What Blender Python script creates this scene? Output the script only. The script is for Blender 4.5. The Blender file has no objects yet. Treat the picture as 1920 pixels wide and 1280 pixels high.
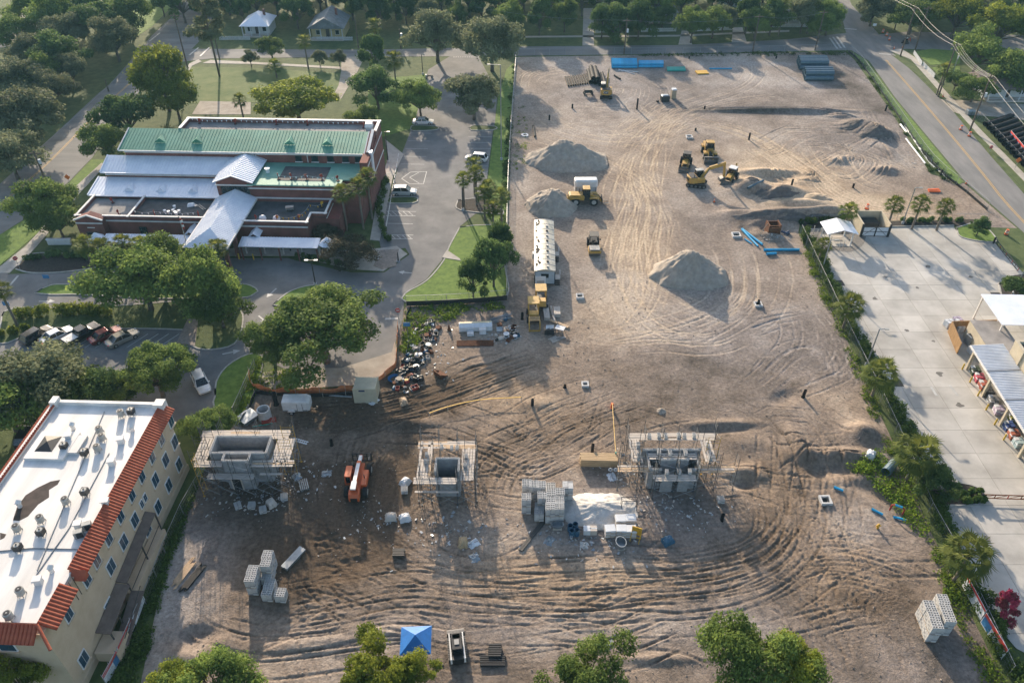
import bpy, bmesh, math, random
import numpy as np
from mathutils import Vector, Matrix, Euler
from mathutils.geometry import tessellate_polygon
R = math.radians
S = bpy.context.scene
C = S.collection
# ---------------------------------------------------------------- camera
F, TH, H = 1470.0, R(39.0), 73.0          # focal length in photo pixels, pitch down, altitude in metres
cam = bpy.data.cameras.new('camera')
cam.sensor_width = 36.0
cam.lens = 36.0 * F / 1920.0
cam.clip_start, cam.clip_end = 0.5, 6000
camo = bpy.data.objects.new('camera', cam)
camo.location = (0, 0, H)
camo.rotation_euler = (math.pi / 2 - TH, 0, 0)
C.objects.link(camo)
S.camera = camo
# ---------------------------------------------------------------- sky and sun
SUN_EL, SUN_AZ = R(19.0), R(-15.5)         # azimuth from +Y, towards +X positive
w = bpy.data.worlds.new('World'); S.world = w; w.use_nodes = True
nt = w.node_tree
sky = nt.nodes.new('ShaderNodeTexSky'); sky.sky_type = 'NISHITA'; sky.sun_disc = False
sky.sun_elevation = SUN_EL; sky.sun_rotation = SUN_AZ
sky.air_density = 1.0; sky.dust_density = 2.0; sky.ozone_density = 1.0
nt.nodes['Background'].inputs[1].default_value = 0.135
nt.links.new(sky.outputs[0], nt.nodes['Background'].inputs[0])
sl = bpy.data.lights.new('sun', 'SUN'); sl.energy = 4.3; sl.angle = R(0.55); sl.color = (1.0, 0.83, 0.64)
so = bpy.data.objects.new('sun', sl); C.objects.link(so)
sd = Vector((math.sin(SUN_AZ) * math.cos(SUN_EL), math.cos(SUN_AZ) * math.cos(SUN_EL), math.sin(SUN_EL)))
so.rotation_euler = sd.to_track_quat('Z', 'Y').to_euler()
so.location = (-40, 120, 120)
vs = S.view_settings
S.display_settings.display_device = 'sRGB'
vs.view_transform = 'Standard'; vs.look = 'None'; vs.gamma = 1.0; vs.use_curve_mapping = False
vs.exposure = 0.95
S.cycles.max_bounces = 6; S.cycles.diffuse_bounces = 3; S.cycles.glossy_bounces = 2
S.cycles.transmission_bounces = 3; S.cycles.transparent_max_bounces = 6; S.cycles.volume_bounces = 0
S.cycles.use_denoising = True
S.cycles.caustics_reflective = False; S.cycles.caustics_refractive = False
# ---------------------------------------------------------------- helpers
def G(x, y, z=0.0):
    u = (x - 960) / F; v = (640 - y) / F
    dy = math.cos(TH) + v * math.sin(TH); dz = -math.sin(TH) + v * math.cos(TH)
    t = (z - H) / dz
    return Vector((u * t, dy * t, z))
def GL(pts, z=0.0): return [G(p[0], p[1], z) for p in pts]
def linked(n, m):
    for k, v in m.items(): n.inputs[k].default_value = v
MATS = {}
def M(name, col, rough=0.8, var=0.12, scale=1.5, bump=0.0, bscale=20.0, metal=0.0, col2=None, detail=6, coat=0.0, stretch=None, lo=0.35, hi=0.68, world=False):
    """procedural surface: two tones mixed by fractal noise in object space, optional fine relief"""
    if name in MATS: return MATS[name]
    m = bpy.data.materials.new(name); m.use_nodes = True; t = m.node_tree; b = t.nodes['Principled BSDF']
    tc = t.nodes.new('ShaderNodeTexCoord'); mp = t.nodes.new('ShaderNodeMapping')
    t.links.new(t.nodes.new('ShaderNodeNewGeometry').outputs['Position'] if world else tc.outputs['Object'], mp.inputs['Vector'])
    if stretch: mp.inputs['Scale'].default_value = stretch
    n = t.nodes.new('ShaderNodeTexNoise'); linked(n, {'Scale': scale, 'Detail': detail, 'Roughness': 0.62})
    t.links.new(mp.outputs[0], n.inputs['Vector'])
    r = t.nodes.new('ShaderNodeValToRGB')
    c2 = col2 or tuple(min(1, c * (1 + var)) for c in col)
    c1 = col if col2 else tuple(c * (1 - var) for c in col)
    r.color_ramp.elements[0].position = lo; r.color_ramp.elements[1].position = hi
    r.color_ramp.elements[0].color = (*c1, 1); r.color_ramp.elements[1].color = (*c2, 1)
    t.links.new(n.outputs['Fac'], r.inputs['Fac']); 
    if world:
        oi = t.nodes.new('ShaderNodeObjectInfo'); mr = t.nodes.new('ShaderNodeMapRange'); linked(mr, {'To Min': .9, 'To Max': 1.08}); sc = t.nodes.new('ShaderNodeVectorMath'); sc.operation = 'SCALE'
        t.links.new(oi.outputs['Random'], mr.inputs['Value']); t.links.new(r.outputs['Color'], sc.inputs[0]); t.links.new(mr.outputs[0], sc.inputs['Scale']); t.links.new(sc.outputs[0], b.inputs['Base Color'])
    else: t.links.new(r.outputs['Color'], b.inputs['Base Color'])
    b.inputs['Roughness'].default_value = rough; b.inputs['Metallic'].default_value = metal
    if coat: b.inputs['Coat Weight'].default_value = coat
    if bump:
        n2 = t.nodes.new('ShaderNodeTexNoise'); linked(n2, {'Scale': bscale, 'Detail': 5})
        t.links.new(mp.outputs[0], n2.inputs['Vector'])
        bp = t.nodes.new('ShaderNodeBump'); linked(bp, {'Strength': min(1, bump), 'Distance': 0.1})
        t.links.new(n2.outputs['Fac'], bp.inputs['Height']); t.links.new(bp.outputs[0], b.inputs['Normal'])
    MATS[name] = m
    return m
def glass(name, col=(0.02, 0.03, 0.035)):
    if name in MATS: return MATS[name]
    m = M(name, col, 0.08, 0.2, 2.0); m.node_tree.nodes['Principled BSDF'].inputs['Specular IOR Level'].default_value = 0.7
    return m
class MB:
    def __init__(s): s.v = []; s.f = []; s.m = []
    def add(s, vs_, fs, mi=0, mat=None):
        o = len(s.v)
        s.v += [tuple(mat @ Vector(p)) if mat is not None else tuple(p) for p in vs_]
        s.f += [tuple(i + o for i in f) for f in fs]; s.m += [mi] * len(fs); return s
    def box(s, c, d, rz=0, mi=0, rx=0, ry=0, top=None):
        x, y, z = d[0] / 2, d[1] / 2, d[2] / 2
        tx, ty = top or (1, 1)
        vs_ = [(-x, -y, -z), (x, -y, -z), (x, y, -z), (-x, y, -z), (-x*tx, -y*ty, z), (x*tx, -y*ty, z), (x*tx, y*ty, z), (-x*tx, y*ty, z)]
        mt = Matrix.Translation(c) @ Euler((rx, ry, rz)).to_matrix().to_4x4()
        return s.add(vs_, [(3, 2, 1, 0), (4, 5, 6, 7), (0, 1, 5, 4), (1, 2, 6, 5), (2, 3, 7, 6), (3, 0, 4, 7)], mi, mt)
    def bb(s, x0, y0, z0, x1, y1, z1, mi=0): return s.box(((x0+x1)/2, (y0+y1)/2, (z0+z1)/2), (x1-x0, y1-y0, z1-z0), 0, mi)
    def bar(s, p0, p1, w_, h_=None, mi=0):
        p0, p1 = Vector(p0), Vector(p1); d = p1 - p0; L = d.length
        if L < 1e-6: return s
        q = d.to_track_quat('Y', 'Z').to_matrix().to_4x4(); h_ = h_ or w_
        x, z = w_ / 2, h_ / 2
        vs_ = [(-x, 0, -z), (x, 0, -z), (x, L, -z), (-x, L, -z), (-x, 0, z), (x, 0, z), (x, L, z), (-x, L, z)]
        return s.add(vs_, [(3, 2, 1, 0), (4, 5, 6, 7), (0, 1, 5, 4), (1, 2, 6, 5), (2, 3, 7, 6), (3, 0, 4, 7)], mi, Matrix.Translation(p0) @ q)
    def tube(s, p0, p1, r0, r1=None, n=8, mi=0, cap=True, inner=None):
        p0, p1 = Vector(p0), Vector(p1); d = p1 - p0; r1 = r0 if r1 is None else r1
        q = d.to_track_quat('Z', 'Y').to_matrix()
        a, b = [], []
        for i in range(n):
            t = 2 * math.pi * i / n; u = q @ Vector((math.cos(t), math.sin(t), 0))
            a.append(p0 + u * r0); b.append(p1 + u * r1)
        fs = [(i, (i + 1) % n, n + (i + 1) % n, n + i) for i in range(n)]
        if inner:
            c = [p0 + (x - p0) * inner for x in a]; e = [p1 + (x - p1) * inner for x in b]
            fs += [(2*n + (i+1) % n, 2*n + i, 3*n + i, 3*n + (i+1) % n) for i in range(n)]
            fs += [((i+1) % n, i, 2*n + i, 2*n + (i+1) % n) for i in range(n)] + [(n+i, n+(i+1) % n, 3*n + (i+1) % n, 3*n + i) for i in range(n)]
            return s.add(a + b + c + e, fs, mi)
        if cap: fs += [tuple(range(n - 1, -1, -1)), tuple(range(n, 2 * n))]
        return s.add(a + b, fs, mi)
    def path(s, pts, r, n=5, mi=0):
        for a, b in zip(pts[:-1], pts[1:]): s.tube(a, b, r, r, n, mi)
        return s
    def prism(s, poly, z0, z1, mi=0, mat=None):
        n = len(poly); ar = sum(poly[i][0] * poly[(i+1) % n][1] - poly[(i+1) % n][0] * poly[i][1] for i in range(n))
        if ar < 0: poly = poly[::-1]
        vs_ = [(p[0], p[1], z0) for p in poly] + [(p[0], p[1], z1) for p in poly]
        tri = tessellate_polygon([[Vector((p[0], p[1], 0)) for p in poly]])
        fs = []
        for t in tri:
            a, b, c = (vs_[i] for i in t)
            if (b[0]-a[0])*(c[1]-a[1]) - (b[1]-a[1])*(c[0]-a[0]) < 0: t = t[::-1]
            fs.append((t[0]+n, t[1]+n, t[2]+n)); fs.append((t[2], t[1], t[0]))
        fs += [(i, (i+1) % n, n + (i+1) % n, n + i) for i in range(n)]
        return s.add(vs_, fs, mi, mat)
    def ext(s, prof, a0, a1, axis='x', mi=0, mat=None):
        """closed profile (u,v) pushed from a0 to a1 along x (u=y,v=z) or y (u=x,v=z)"""
        n = len(prof)
        if axis == 'x': vs_ = [(a0, u, v) for u, v in prof] + [(a1, u, v) for u, v in prof]
        else: vs_ = [(u, a0, v) for u, v in prof] + [(u, a1, v) for u, v in prof]
        fs = [(i, (i+1) % n, n + (i+1) % n, n + i) for i in range(n)]
        tri = tessellate_polygon([[Vector((u, v, 0)) for u, v in prof]])
        for t in tri: fs.append(tuple(t)); fs.append(tuple(i + n for i in t[::-1]))
        return s.add(vs_, fs, mi, mat)
    def quad(s, a, b, c, d, mi=0): return s.add([a, b, c, d], [(0, 1, 2, 3)], mi)
    def slab(s, a, b, c, d, t=0.1, mi=0):
        a, b, c, d = map(Vector, (a, b, c, d)); n = (b - a).cross(d - a).normalized() * t
        if n.z < 0: n = -n
        lo = [p - n for p in (a, b, c, d)]
        return s.add([*lo, a, b, c, d], [(3, 2, 1, 0), (4, 5, 6, 7), (0, 1, 5, 4), (1, 2, 6, 5), (2, 3, 7, 6), (3, 0, 4, 7)], mi)
    def mesh(s, name, mats, smooth=False, fix=True):
        me = bpy.data.meshes.new(name); me.from_pydata(s.v, [], s.f)
        for m in (mats if isinstance(mats, (list, tuple)) else [mats]): me.materials.append(MATS[m] if isinstance(m, str) else m)
        me.polygons.foreach_set('material_index', s.m)
        if fix:
            bm = bmesh.new(); bm.from_mesh(me); bmesh.ops.recalc_face_normals(bm, faces=bm.faces); bm.to_mesh(me); bm.free()
        if smooth: me.polygons.foreach_set('use_smooth', [True] * len(me.polygons))
        me.update(); return me
    def build(s, name, mats, parent=None, smooth=False, bevel=0, fix=True):
        return link(name, s.mesh(name, mats, smooth, fix), parent, bevel)
def link(name, me, parent=None, bevel=0):
    o = bpy.data.objects.new(name, me); C.objects.link(o)
    if parent is not None: o.parent = parent
    if bevel:
        b = o.modifiers.new('bevel', 'BEVEL'); b.width = bevel; b.segments = 2; b.limit_method = 'ANGLE'; b.angle_limit = R(40)
    return o
def tag(o, label=None, cat=None, group=None, kind=None):
    if label: o['label'] = label
    if cat: o['category'] = cat
    if group: o['group'] = group
    if kind: o['kind'] = kind
    return o
def thing(name, label, cat, loc=(0, 0, 0), rz=0, group=None, scale=1):
    o = bpy.data.objects.new(name, None); C.objects.link(o); o.location = loc; o.rotation_euler = (0, 0, rz)
    o.scale = (scale,) * 3 if not isinstance(scale, tuple) else scale
    o.empty_display_size = 0.3
    return tag(o, label, cat, group)
KIDS = {}
def copy_tree(o, parent=None):
    c = o.copy(); C.objects.link(c)
    if parent is not None: c.parent = parent
    for ch in list(o.children): copy_tree(ch, c)
    return c
def place(proto, loc, rz, label, cat=None, group=None, scale=None):
    c = copy_tree(proto); c.location = loc; c.rotation_euler = (0, 0, rz)
    if scale: c.scale = scale if isinstance(scale, tuple) else (scale,) * 3
    return tag(c, label, cat, group)
def wipe(o):
    for ch in list(o.children): wipe(ch)
    bpy.data.objects.remove(o)
def heading(p0, p1):
    """rotation that turns local +X to point from p0 to p1"""
    return math.atan2(p1[1] - p0[1], p1[0] - p0[0])
def dens(pts, step):
    """Catmull-Rom through the points, resampled"""
    P = [Vector(p).to_2d() for p in pts]; P = [2*P[0]-P[1]] + P + [2*P[-1]-P[-2]]
    out = []
    for i in range(1, len(P) - 2):
        a, b, c, d = P[i-1:i+3]; n = max(1, int((c - b).length / step))
        for k in range(n):
            t = k / n
            out.append(0.5 * ((2*b) + (c-a)*t + (2*a-5*b+4*c-d)*t*t + (3*b-a-3*c+d)*t**3))
    out.append(P[-2]); return out
def offs(pts, d):
    o = []
    for i, p in enumerate(pts):
        a = pts[max(0, i-1)]; b = pts[min(len(pts)-1, i+1)]; t = (b - a)
        n = Vector((-t.y, t.x)).normalized() if t.length > 1e-6 else Vector((0, 0))
        o.append(p + n * d)
    return o
def strip(mb, pts, w_, z0, z1, mi=0):
    """a raised ribbon (kerb, painted line) along a plan polyline"""
    A, B = offs(pts, w_/2), offs(pts, -w_/2); n = len(pts); vs_ = []; fs = []
    for a, b in zip(A, B): vs_ += [(b.x, b.y, z0), (a.x, a.y, z0), (a.x, a.y, z1), (b.x, b.y, z1)]
    for i in range(n - 1):
        j = 4*i
        for k in range(4): fs.append((j+k, j+(k+1) % 4, j+4+(k+1) % 4, j+4+k))
    fs += [(3, 2, 1, 0), (4*n-4, 4*n-3, 4*n-2, 4*n-1)]
    return mb.add(vs_, fs, mi)
def sheet(name, px, z, mat, world=False, z0=-0.3, smooth=0):
    poly = px if world else [G(*p).to_2d() for p in px]
    if smooth: poly = dens(list(poly) + [poly[0]], smooth)[:-1]
    o = MB().prism(poly, z0, z).build(name, mat, fix=False)
    return tag(o, kind='structure')
def inside(X, Y, poly):
    r = np.zeros(X.shape, bool); n = len(poly); j = n - 1
    for i in range(n):
        xi, yi = poly[i][0], poly[i][1]; xj, yj = poly[j][0], poly[j][1]
        if yi != yj: r ^= ((yi > Y) != (yj > Y)) & (X < (xj - xi) * (Y - yi) / (yj - yi) + xi)
        j = i
    return r
def clip(poly, x0, y0, x1, y1):
    for ax, v, sg in ((0, x0, 1), (0, x1, -1), (1, y0, 1), (1, y1, -1)):
        out = []
        for i in range(len(poly)):
            a, b = poly[i-1], poly[i]; ia, ib = (a[ax]-v)*sg >= 0, (b[ax]-v)*sg >= 0
            if ia != ib:
                t = (v - a[ax]) / (b[ax] - a[ax]); out.append((a[0] + (b[0]-a[0])*t, a[1] + (b[1]-a[1])*t))
            if ib: out.append((b[0], b[1]))
        poly = out
        if len(poly) < 3: return []
    return poly
def area(p): return abs(sum(p[i-1][0]*p[i][1] - p[i][0]*p[i-1][1] for i in range(len(p)))) / 2
_rng = np.random.default_rng(7)
def vnoise(X, Y, scale, seed):
    rg = np.random.default_rng(seed); T = rg.random((256, 256))
    x = X / scale; y = Y / scale; xi = np.floor(x).astype(int); yi = np.floor(y).astype(int); fx = x - xi; fy = y - yi
    fx = fx*fx*(3-2*fx); fy = fy*fy*(3-2*fy)
    a = T[xi % 256, yi % 256]; b = T[(xi+1) % 256, yi % 256]; c = T[xi % 256, (yi+1) % 256]; d = T[(xi+1) % 256, (yi+1) % 256]
    return (a*(1-fx) + b*fx)*(1-fy) + (c*(1-fx) + d*fx)*fy - 0.5
def fbm(X, Y, scale, seed, o=4):
    r = 0; a = 1.0
    for k in range(o): r = r + a * vnoise(X + 31*k, Y + 17*k, scale, seed + k); scale *= 0.5; a *= 0.55
    return r
def text(s, size, mat, parent, loc, rot, name='lettering', depth=0.01, align='CENTER'):
    cu = bpy.data.curves.new(name, 'FONT'); cu.body = s; cu.size = size; cu.extrude = depth; cu.align_x = align; cu.align_y = 'CENTER'
    cu.resolution_u = 2
    o = bpy.data.objects.new(name, cu); C.objects.link(o)
    dg = bpy.context.evaluated_depsgraph_get(); me = bpy.data.meshes.new_from_object(o.evaluated_get(dg))
    bpy.data.objects.remove(o); me.materials.clear(); me.materials.append(MATS[mat])
    o = link(name, me, parent); o.location = loc; o.rotation_euler = rot
    return o
# ================================================================ the setting
M('grass', (0.045, 0.075, 0.014), 0.95, scale=0.6, bump=0.9, bscale=6, col2=(0.095, 0.125, 0.035))
M('lawn', (0.085, 0.15, 0.02), 0.95, scale=1.1, bump=0.8, bscale=9, col2=(0.16, 0.25, 0.04))
M('dry_lawn', (0.07, 0.12, 0.022), 0.95, scale=0.25, bump=0.8, bscale=8, col2=(0.16, 0.19, 0.06))
M('asphalt', (0.12, 0.12, 0.122), 0.9, scale=0.22, bump=0.3, bscale=60, col2=(0.235, 0.228, 0.22), lo=0.3, hi=0.72)
M('road', (0.15, 0.148, 0.145), 0.9, scale=0.3, bump=0.3, bscale=60, col2=(0.24, 0.23, 0.22), stretch=(1, .25, 1))
M('old_road', (0.14, 0.14, 0.14), 0.9, scale=0.3, bump=0.3, bscale=60, col2=(0.23, 0.225, 0.215), stretch=(.25, 1, 1))
M('pavement', (0.34, 0.315, 0.275), 0.9, scale=0.8, bump=0.2, bscale=30, col2=(0.46, 0.43, 0.38))
M('concrete', (0.30, 0.285, 0.255), 0.85, scale=0.16, bump=0.15, bscale=40, col2=(0.51, 0.49, 0.45), lo=0.3, hi=0.62, detail=9, world=True)
M('joint', (0.20, 0.185, 0.16), 0.95)
M('kerb_stone', (0.38, 0.37, 0.34), 0.9, scale=2, var=0.2)
M('white_paint', (0.52, 0.52, 0.50), 0.7, scale=1.5, col2=(0.34, 0.34, 0.33))
M('yellow_paint', (0.62, 0.36, 0.06), 0.7, scale=2, col2=(0.40, 0.27, 0.12))
M('sand_lot', (0.30, 0.26, 0.21), 0.95, scale=0.5, bump=0.5, bscale=12, col2=(0.44, 0.39, 0.33))
M('mulch', (0.045, 0.035, 0.028), 0.95, scale=3, bump=0.8, bscale=25, var=0.4)
M('gravel', (0.16, 0.145, 0.13), 0.95, scale=9, bump=1.0, bscale=30, col2=(0.34, 0.32, 0.29))
M('paver', (0.26, 0.22, 0.19), 0.9, scale=3, bump=0.2, var=0.25)

SITE = [(968,107),(1585,97),(1602,112),(1668,205),(1745,326),(1808,343),(1908,428),(1852,426),(1828,411),(1500,418),(1497,436),(1545,540),(1590,640),(1632,735),(1680,840),(1740,985),(1800,1110),(1890,1290),(1900,1345),(250,1345),(280,1200),(310,1060),(345,960),(384,880),(455,768),(475,737),(690,722),(738,697),(746,660),(745,600),(762,572),(950,562),(950,470),(955,330),(965,114)]
SW = [G(*p).to_2d() for p in SITE]
# wide ground with an opening where the dug-up site lies
big = [Vector((-1500, -300)), Vector((1500, -300)), Vector((1500, 2600)), Vector((-1500, 2600))]
loops = [[v.to_3d() for v in big], [v.to_3d() for v in SW]]
allv = [tuple(v) for l in loops for v in l]
g = MB(); g.add(allv, [t for t in tessellate_polygon(loops)])
n_ = len(big); k_ = len(SW)
g.add([(v.x, v.y, 0) for v in SW] + [(v.x, v.y, -1.2) for v in SW], [(i, (i+1) % k_, k_+(i+1) % k_, k_+i) for i in range(k_)])
tag(g.build('ground', 'grass'), kind='structure')

# ---- dug-up site: one height field with ruts, berms and a tone for each patch of soil
xs = np.arange(-50, 93, 0.16)
ys = [33.0]
while ys[-1] < 217: ys.append(ys[-1] + 0.105 * (0.6 + ys[-1] / 75.0))
ys = np.array(ys)
X, Y = np.meshgrid(xs, ys)
Z = 0.10*fbm(X, Y, 14, 3) + 0.06*fbm(X, Y, 2.4, 11, 4) + 0.045*fbm(X, Y, 0.75, 23, 3)
tone = 0.44 + 0.36*fbm(X, Y, 20, 41, 5) + 0.24*fbm(X, Y, 2.6, 52, 5)
warm = 0.45 + 0.5*fbm(X, Y, 30, 61, 4)
def blob(px, py, rx, ry, rot=0, sh=2.0):
    c = G(px, py); dx, dy = X - c.x, Y - c.y; a = R(rot)
    u = (dx*math.cos(a) + dy*math.sin(a)) / rx; v = (-dx*math.sin(a) + dy*math.cos(a)) / ry
    return np.exp(-(u*u + v*v)**(sh/2))
far = np.clip((Y - 84) / 22, 0, 1)                      # graded pad behind, churned soil in front
Z = Z * (1 - 0.55*far); tone = tone - 0.07*(1-far) + 0.13*far; warm = warm - 0.14*far
# soil tones: pale dry sand, darker patches
for px, py, rx, ry, rot, dt, dw in [
  (620,1000,11,7,15,-.34,.2),(800,900,9,3,0,-.16,.15),(950,830,12,4,10,-.16,.2),(1100,790,10,3,5,-.14,.2),(1450,940,4,6,0,-.18,.2),(1620,1120,7,4,30,-.12,.1),(700,770,14,2.5,5,-.14,.1),(1180,520,4,14,0,.10,.1),(1200,620,9,5,0,.10,.05),(1430,320,9,5,0,.14,.6),(1600,380,10,3,0,.12,.5),(600,1060,7,5,0,-.25,.35),(460,960,9,5,0,-.24,-.15),(480,1150,16,3,0,-.06,.1),(760,870,7,6,0,-.12,.2),(700,900,5,9,0,-.12,.1),
  (880,1180,20,3.2,0,.20,-.25),(1100,1190,14,4,0,.14,-.2),(330,1130,4.5,10,0,.28,-.5),(330,1040,3,6,0,.22,-.35),(1290,1000,9,5,0,-.14,-.3),(1250,940,5,3,0,-.08,-.4),
  (1150,1010,9,3.5,0,.02,-.5),(1120,940,5,2.6,0,.35,-.3),(1350,1150,8,5,0,.12,-.45),(1080,1080,16,4,0,.10,.45),(1500,900,5,9,10,-.10,.2),(1600,1000,6,4,0,.20,-.3),(1560,960,4,3,0,.18,-.2),
  (1600,770,6,5,0,.15,.35),(1530,740,4,3,0,.05,.3),(1480,650,8,9,0,.02,-.35),(1560,640,5,10,0,.04,-.4),(1250,650,9,9,0,-.06,-.05),(1120,600,7,9,0,.10,.35),(1230,700,8,5,0,.08,.1),
  (900,700,8,3.5,10,-.20,.1),(800,740,12,3,5,-.16,.25),(640,790,12,2.6,0,-.20,.0),(900,620,3,2,0,.25,0),(980,500,3,14,0,.08,-.1),(1040,560,3,6,0,-.06,-.2),
  (1200,380,6,22,0,.10,.30),(1200,470,7,8,0,.12,.45),(1130,440,6,5,0,.14,.40),(1560,380,18,3.5,0,.22,.85),(1480,300,14,6,-25,.06,.5),(1420,330,5,5,0,.10,.6),(1530,345,6,4,0,.08,.9),(1700,400,9,3,0,.2,.7),
  (1625,180,6,26,8,-.46,-.4),(1600,260,9,10,0,-.32,-.3),(1450,208,26,2.6,0,-.30,-.15),(1350,208,8,2.0,0,-.15,0),(1250,140,40,14,0,.03,-.45),(1050,180,12,8,0,-.06,-.25),(1120,160,6,3,0,-.1,-.3),(1270,190,9,4,0,-.08,-.2),
  (1050,125,12,3,0,.12,-.2),(1480,120,10,2,0,.16,-.4),(1340,120,12,2,0,.06,-.3),(1700,310,5,4,0,.18,.2),(1060,250,9,5,0,.10,-.1),(960,740,10,3,0,.02,.3),(1000,770,6,2.5,0,.14,.2),
  (1330,870,3,2.2,0,.14,.2),(1400,900,4,3,0,.16,.1),(1500,1120,12,3,0,-.04,.25),(1650,1060,8,4,0,.02,.1),(1760,1230,6,7,0,.0,-.3),(560,880,4,3,0,-.15,.1),(1180,860,8,4,0,-.06,.2)]:
    b = blob(px, py, rx, ry, rot); tone += dt*b; warm += dw*b
# mounds, berms, cuts (metres)
for px, py, rx, ry, rot, h in [
  (1405,352,3.6,2.2,20,1.9),(1462,362,4.2,1.7,5,1.8),(1440,322,5,1.0,0,.8),(1520,330,1.5,3,0,.9),(1500,380,5,1.2,0,.7),(1575,300,3,1.4,20,.8),(1660,320,2.5,1.5,0,.9),(1380,400,3,1,0,.5),(1432,362,2.3,.9,18,-1.3),(1455,333,6,2.4,0,-.7),(1415,335,2,1.5,0,.5),(1495,338,2.2,1.6,0,.5),(1480,407,9,1.7,0,1.9),(1560,406,4,1.5,0,1.3),
  (1610,236,3.6,2.2,0,1.5),(1640,250,3.6,2.8,-20,2.1),(1580,220,3,1.6,0,.9),(1655,280,1.8,5,15,.8),(1430,208,14,.9,0,.7),(1430,204,14,.8,0,-.4),(1540,210,9,.9,0,.6),
  (1618,812,1.8,1.6,0,1.3),(1570,855,4.6,1.0,0,.9),(1500,840,1.2,3.4,10,1.1),(1560,880,3.8,1.6,0,-.55),(1530,870,1.4,2,0,-.4),(1590,895,3.0,1.0,0,.4),(1470,870,.9,3.5,8,.5),(1395,905,1.4,.9,0,-.6),(1385,885,1.8,1,0,.6),(1420,888,1.5,1.5,0,.5),
  (1360,805,5,.7,5,-.25),(1350,795,5,.8,0,.4),(1400,830,3,1.5,0,.3),(740,795,2.2,.8,0,.5),(775,795,2.5,1.0,5,.45),(370,1200,2.0,1.5,0,-.9),(395,1205,2,1.0,0,.6),(350,1225,2,1,0,.5),
  (1460,430,2.6,1.2,0,-.8),(1440,440,2.2,1.5,0,.6),(1420,420,2,1.1,0,.5),(1000,757,1.9,1.4,0,.35),(1470,745,2.0,1.2,30,-.4),(1680,950,2,3,25,-.3),(1640,920,3,1.2,-30,-.3),(640,1060,3,1.6,20,-.35),(600,1010,3,2,0,.25),
  (1110,1190,1.4,.7,0,-.2),(620,1200,5,.5,5,.25),(700,1180,4,.5,0,.25),(560,1215,5,.6,0,.22),(1240,1235,5,.5,0,.25)]:
    Z += h*blob(px, py, rx, ry, rot, 2.2 if h > 0 else 3.0)
    if abs(h) > .8: tone -= .10*blob(px, py, rx*1.2, ry*1.2, rot)
for px, py, rx, ry, amp, sc in [(900,850,14,6,.10,1.1),(1050,800,12,5,.12,1.2),(700,1000,8,9,.10,1.1),(600,1050,9,6,.14,1.2),(1600,1080,11,8,.10,1.2),(1500,920,6,8,.10,1.0),(760,760,14,5,.06,.9),(1100,1130,16,4,.07,1.0),(850,990,8,4,.08,.9),(1420,990,7,4,.08,1.0),(560,1190,12,3,.08,1.0),(1200,1130,9,3,.08,.9),(1560,290,12,8,.10,1.6),(1420,430,6,3,.25,1.2),(920,690,7,4,.08,.9),(780,1190,14,5,.06,.9)]:
    Z += amp*fbm(X, Y, sc*1.4, int(px+py), 3)*1.4*blob(px, py, rx, ry)
# wheel and track ruts: bundles of passes along traced lines
rr = random.Random(11)
def rut(pts, wd, depth, dt, dw, berm=0.45, tread=0.0):
    """cut one wheel lane along a dense plan polyline"""
    global Z
    A = np.array([(p.x, p.y) for p in pts]); s0 = 0.0; TOT = float(np.hypot(*(A[1:]-A[:-1]).T).sum()) + .01; m = wd*2.2
    I0, I1 = np.searchsorted(xs, [A[:, 0].min()-m, A[:, 0].max()+m]); J0, J1 = np.searchsorted(ys, [A[:, 1].min()-m, A[:, 1].max()+m])
    if I1-I0 < 2 or J1-J0 < 2: return
    RC = np.zeros((J1-J0, I1-I0)); RL = np.zeros_like(RC)
    for a, b in zip(A[:-1], A[1:]):
        d = b - a; L = float(np.hypot(*d))
        if L < 1e-4: continue
        i0, i1 = np.searchsorted(xs, [min(a[0], b[0])-m, max(a[0], b[0])+m]); j0, j1 = np.searchsorted(ys, [min(a[1], b[1])-m, max(a[1], b[1])+m])
        if i1 <= i0 or j1 <= j0: s0 += L; continue
        sx = X[j0:j1, i0:i1] - a[0]; sy = Y[j0:j1, i0:i1] - a[1]
        t = (sx*d[0] + sy*d[1]) / L; q = np.abs(sx*d[1] - sy*d[0]) / L
        k = ((t >= -.02) & (t < L+.02)).astype(float); s1 = (s0 + np.clip(t, 0, L))/TOT
        fade = np.clip(np.minimum(s1, 1-s1)*7, 0, 1)*np.clip(.9 + 1.1*NZ[j0:j1, i0:i1], .1, 1.5)*k
        core = np.exp(-(q/(wd*.5))**4)*fade; lip = np.exp(-((q-wd*.78)/(wd*.28))**2)*fade
        md = 1 + tread*np.sign(np.sin((t+s0)*2*math.pi/.42 + (q > wd*.2)*1.5)) if tread else 1.0
        v = (slice(j0-J0, j1-J0), slice(i0-I0, i1-I0)); RC[v] = np.maximum(RC[v], core*md); RL[v] = np.maximum(RL[v], lip); s0 += L
    w = (slice(J0, J1), slice(I0, I1))
    Z[w] = Z[w]*(1 - np.clip(RC, 0, 1)*.5) - RC*depth + RL*depth*berm
    RT[w] += RC*dt - RL*dt*.3; RW[w] += RC*dw
NZ = fbm(X, Y, 1.8, 97, 4)
RT = np.zeros_like(X); RW = np.zeros_like(X)
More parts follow.
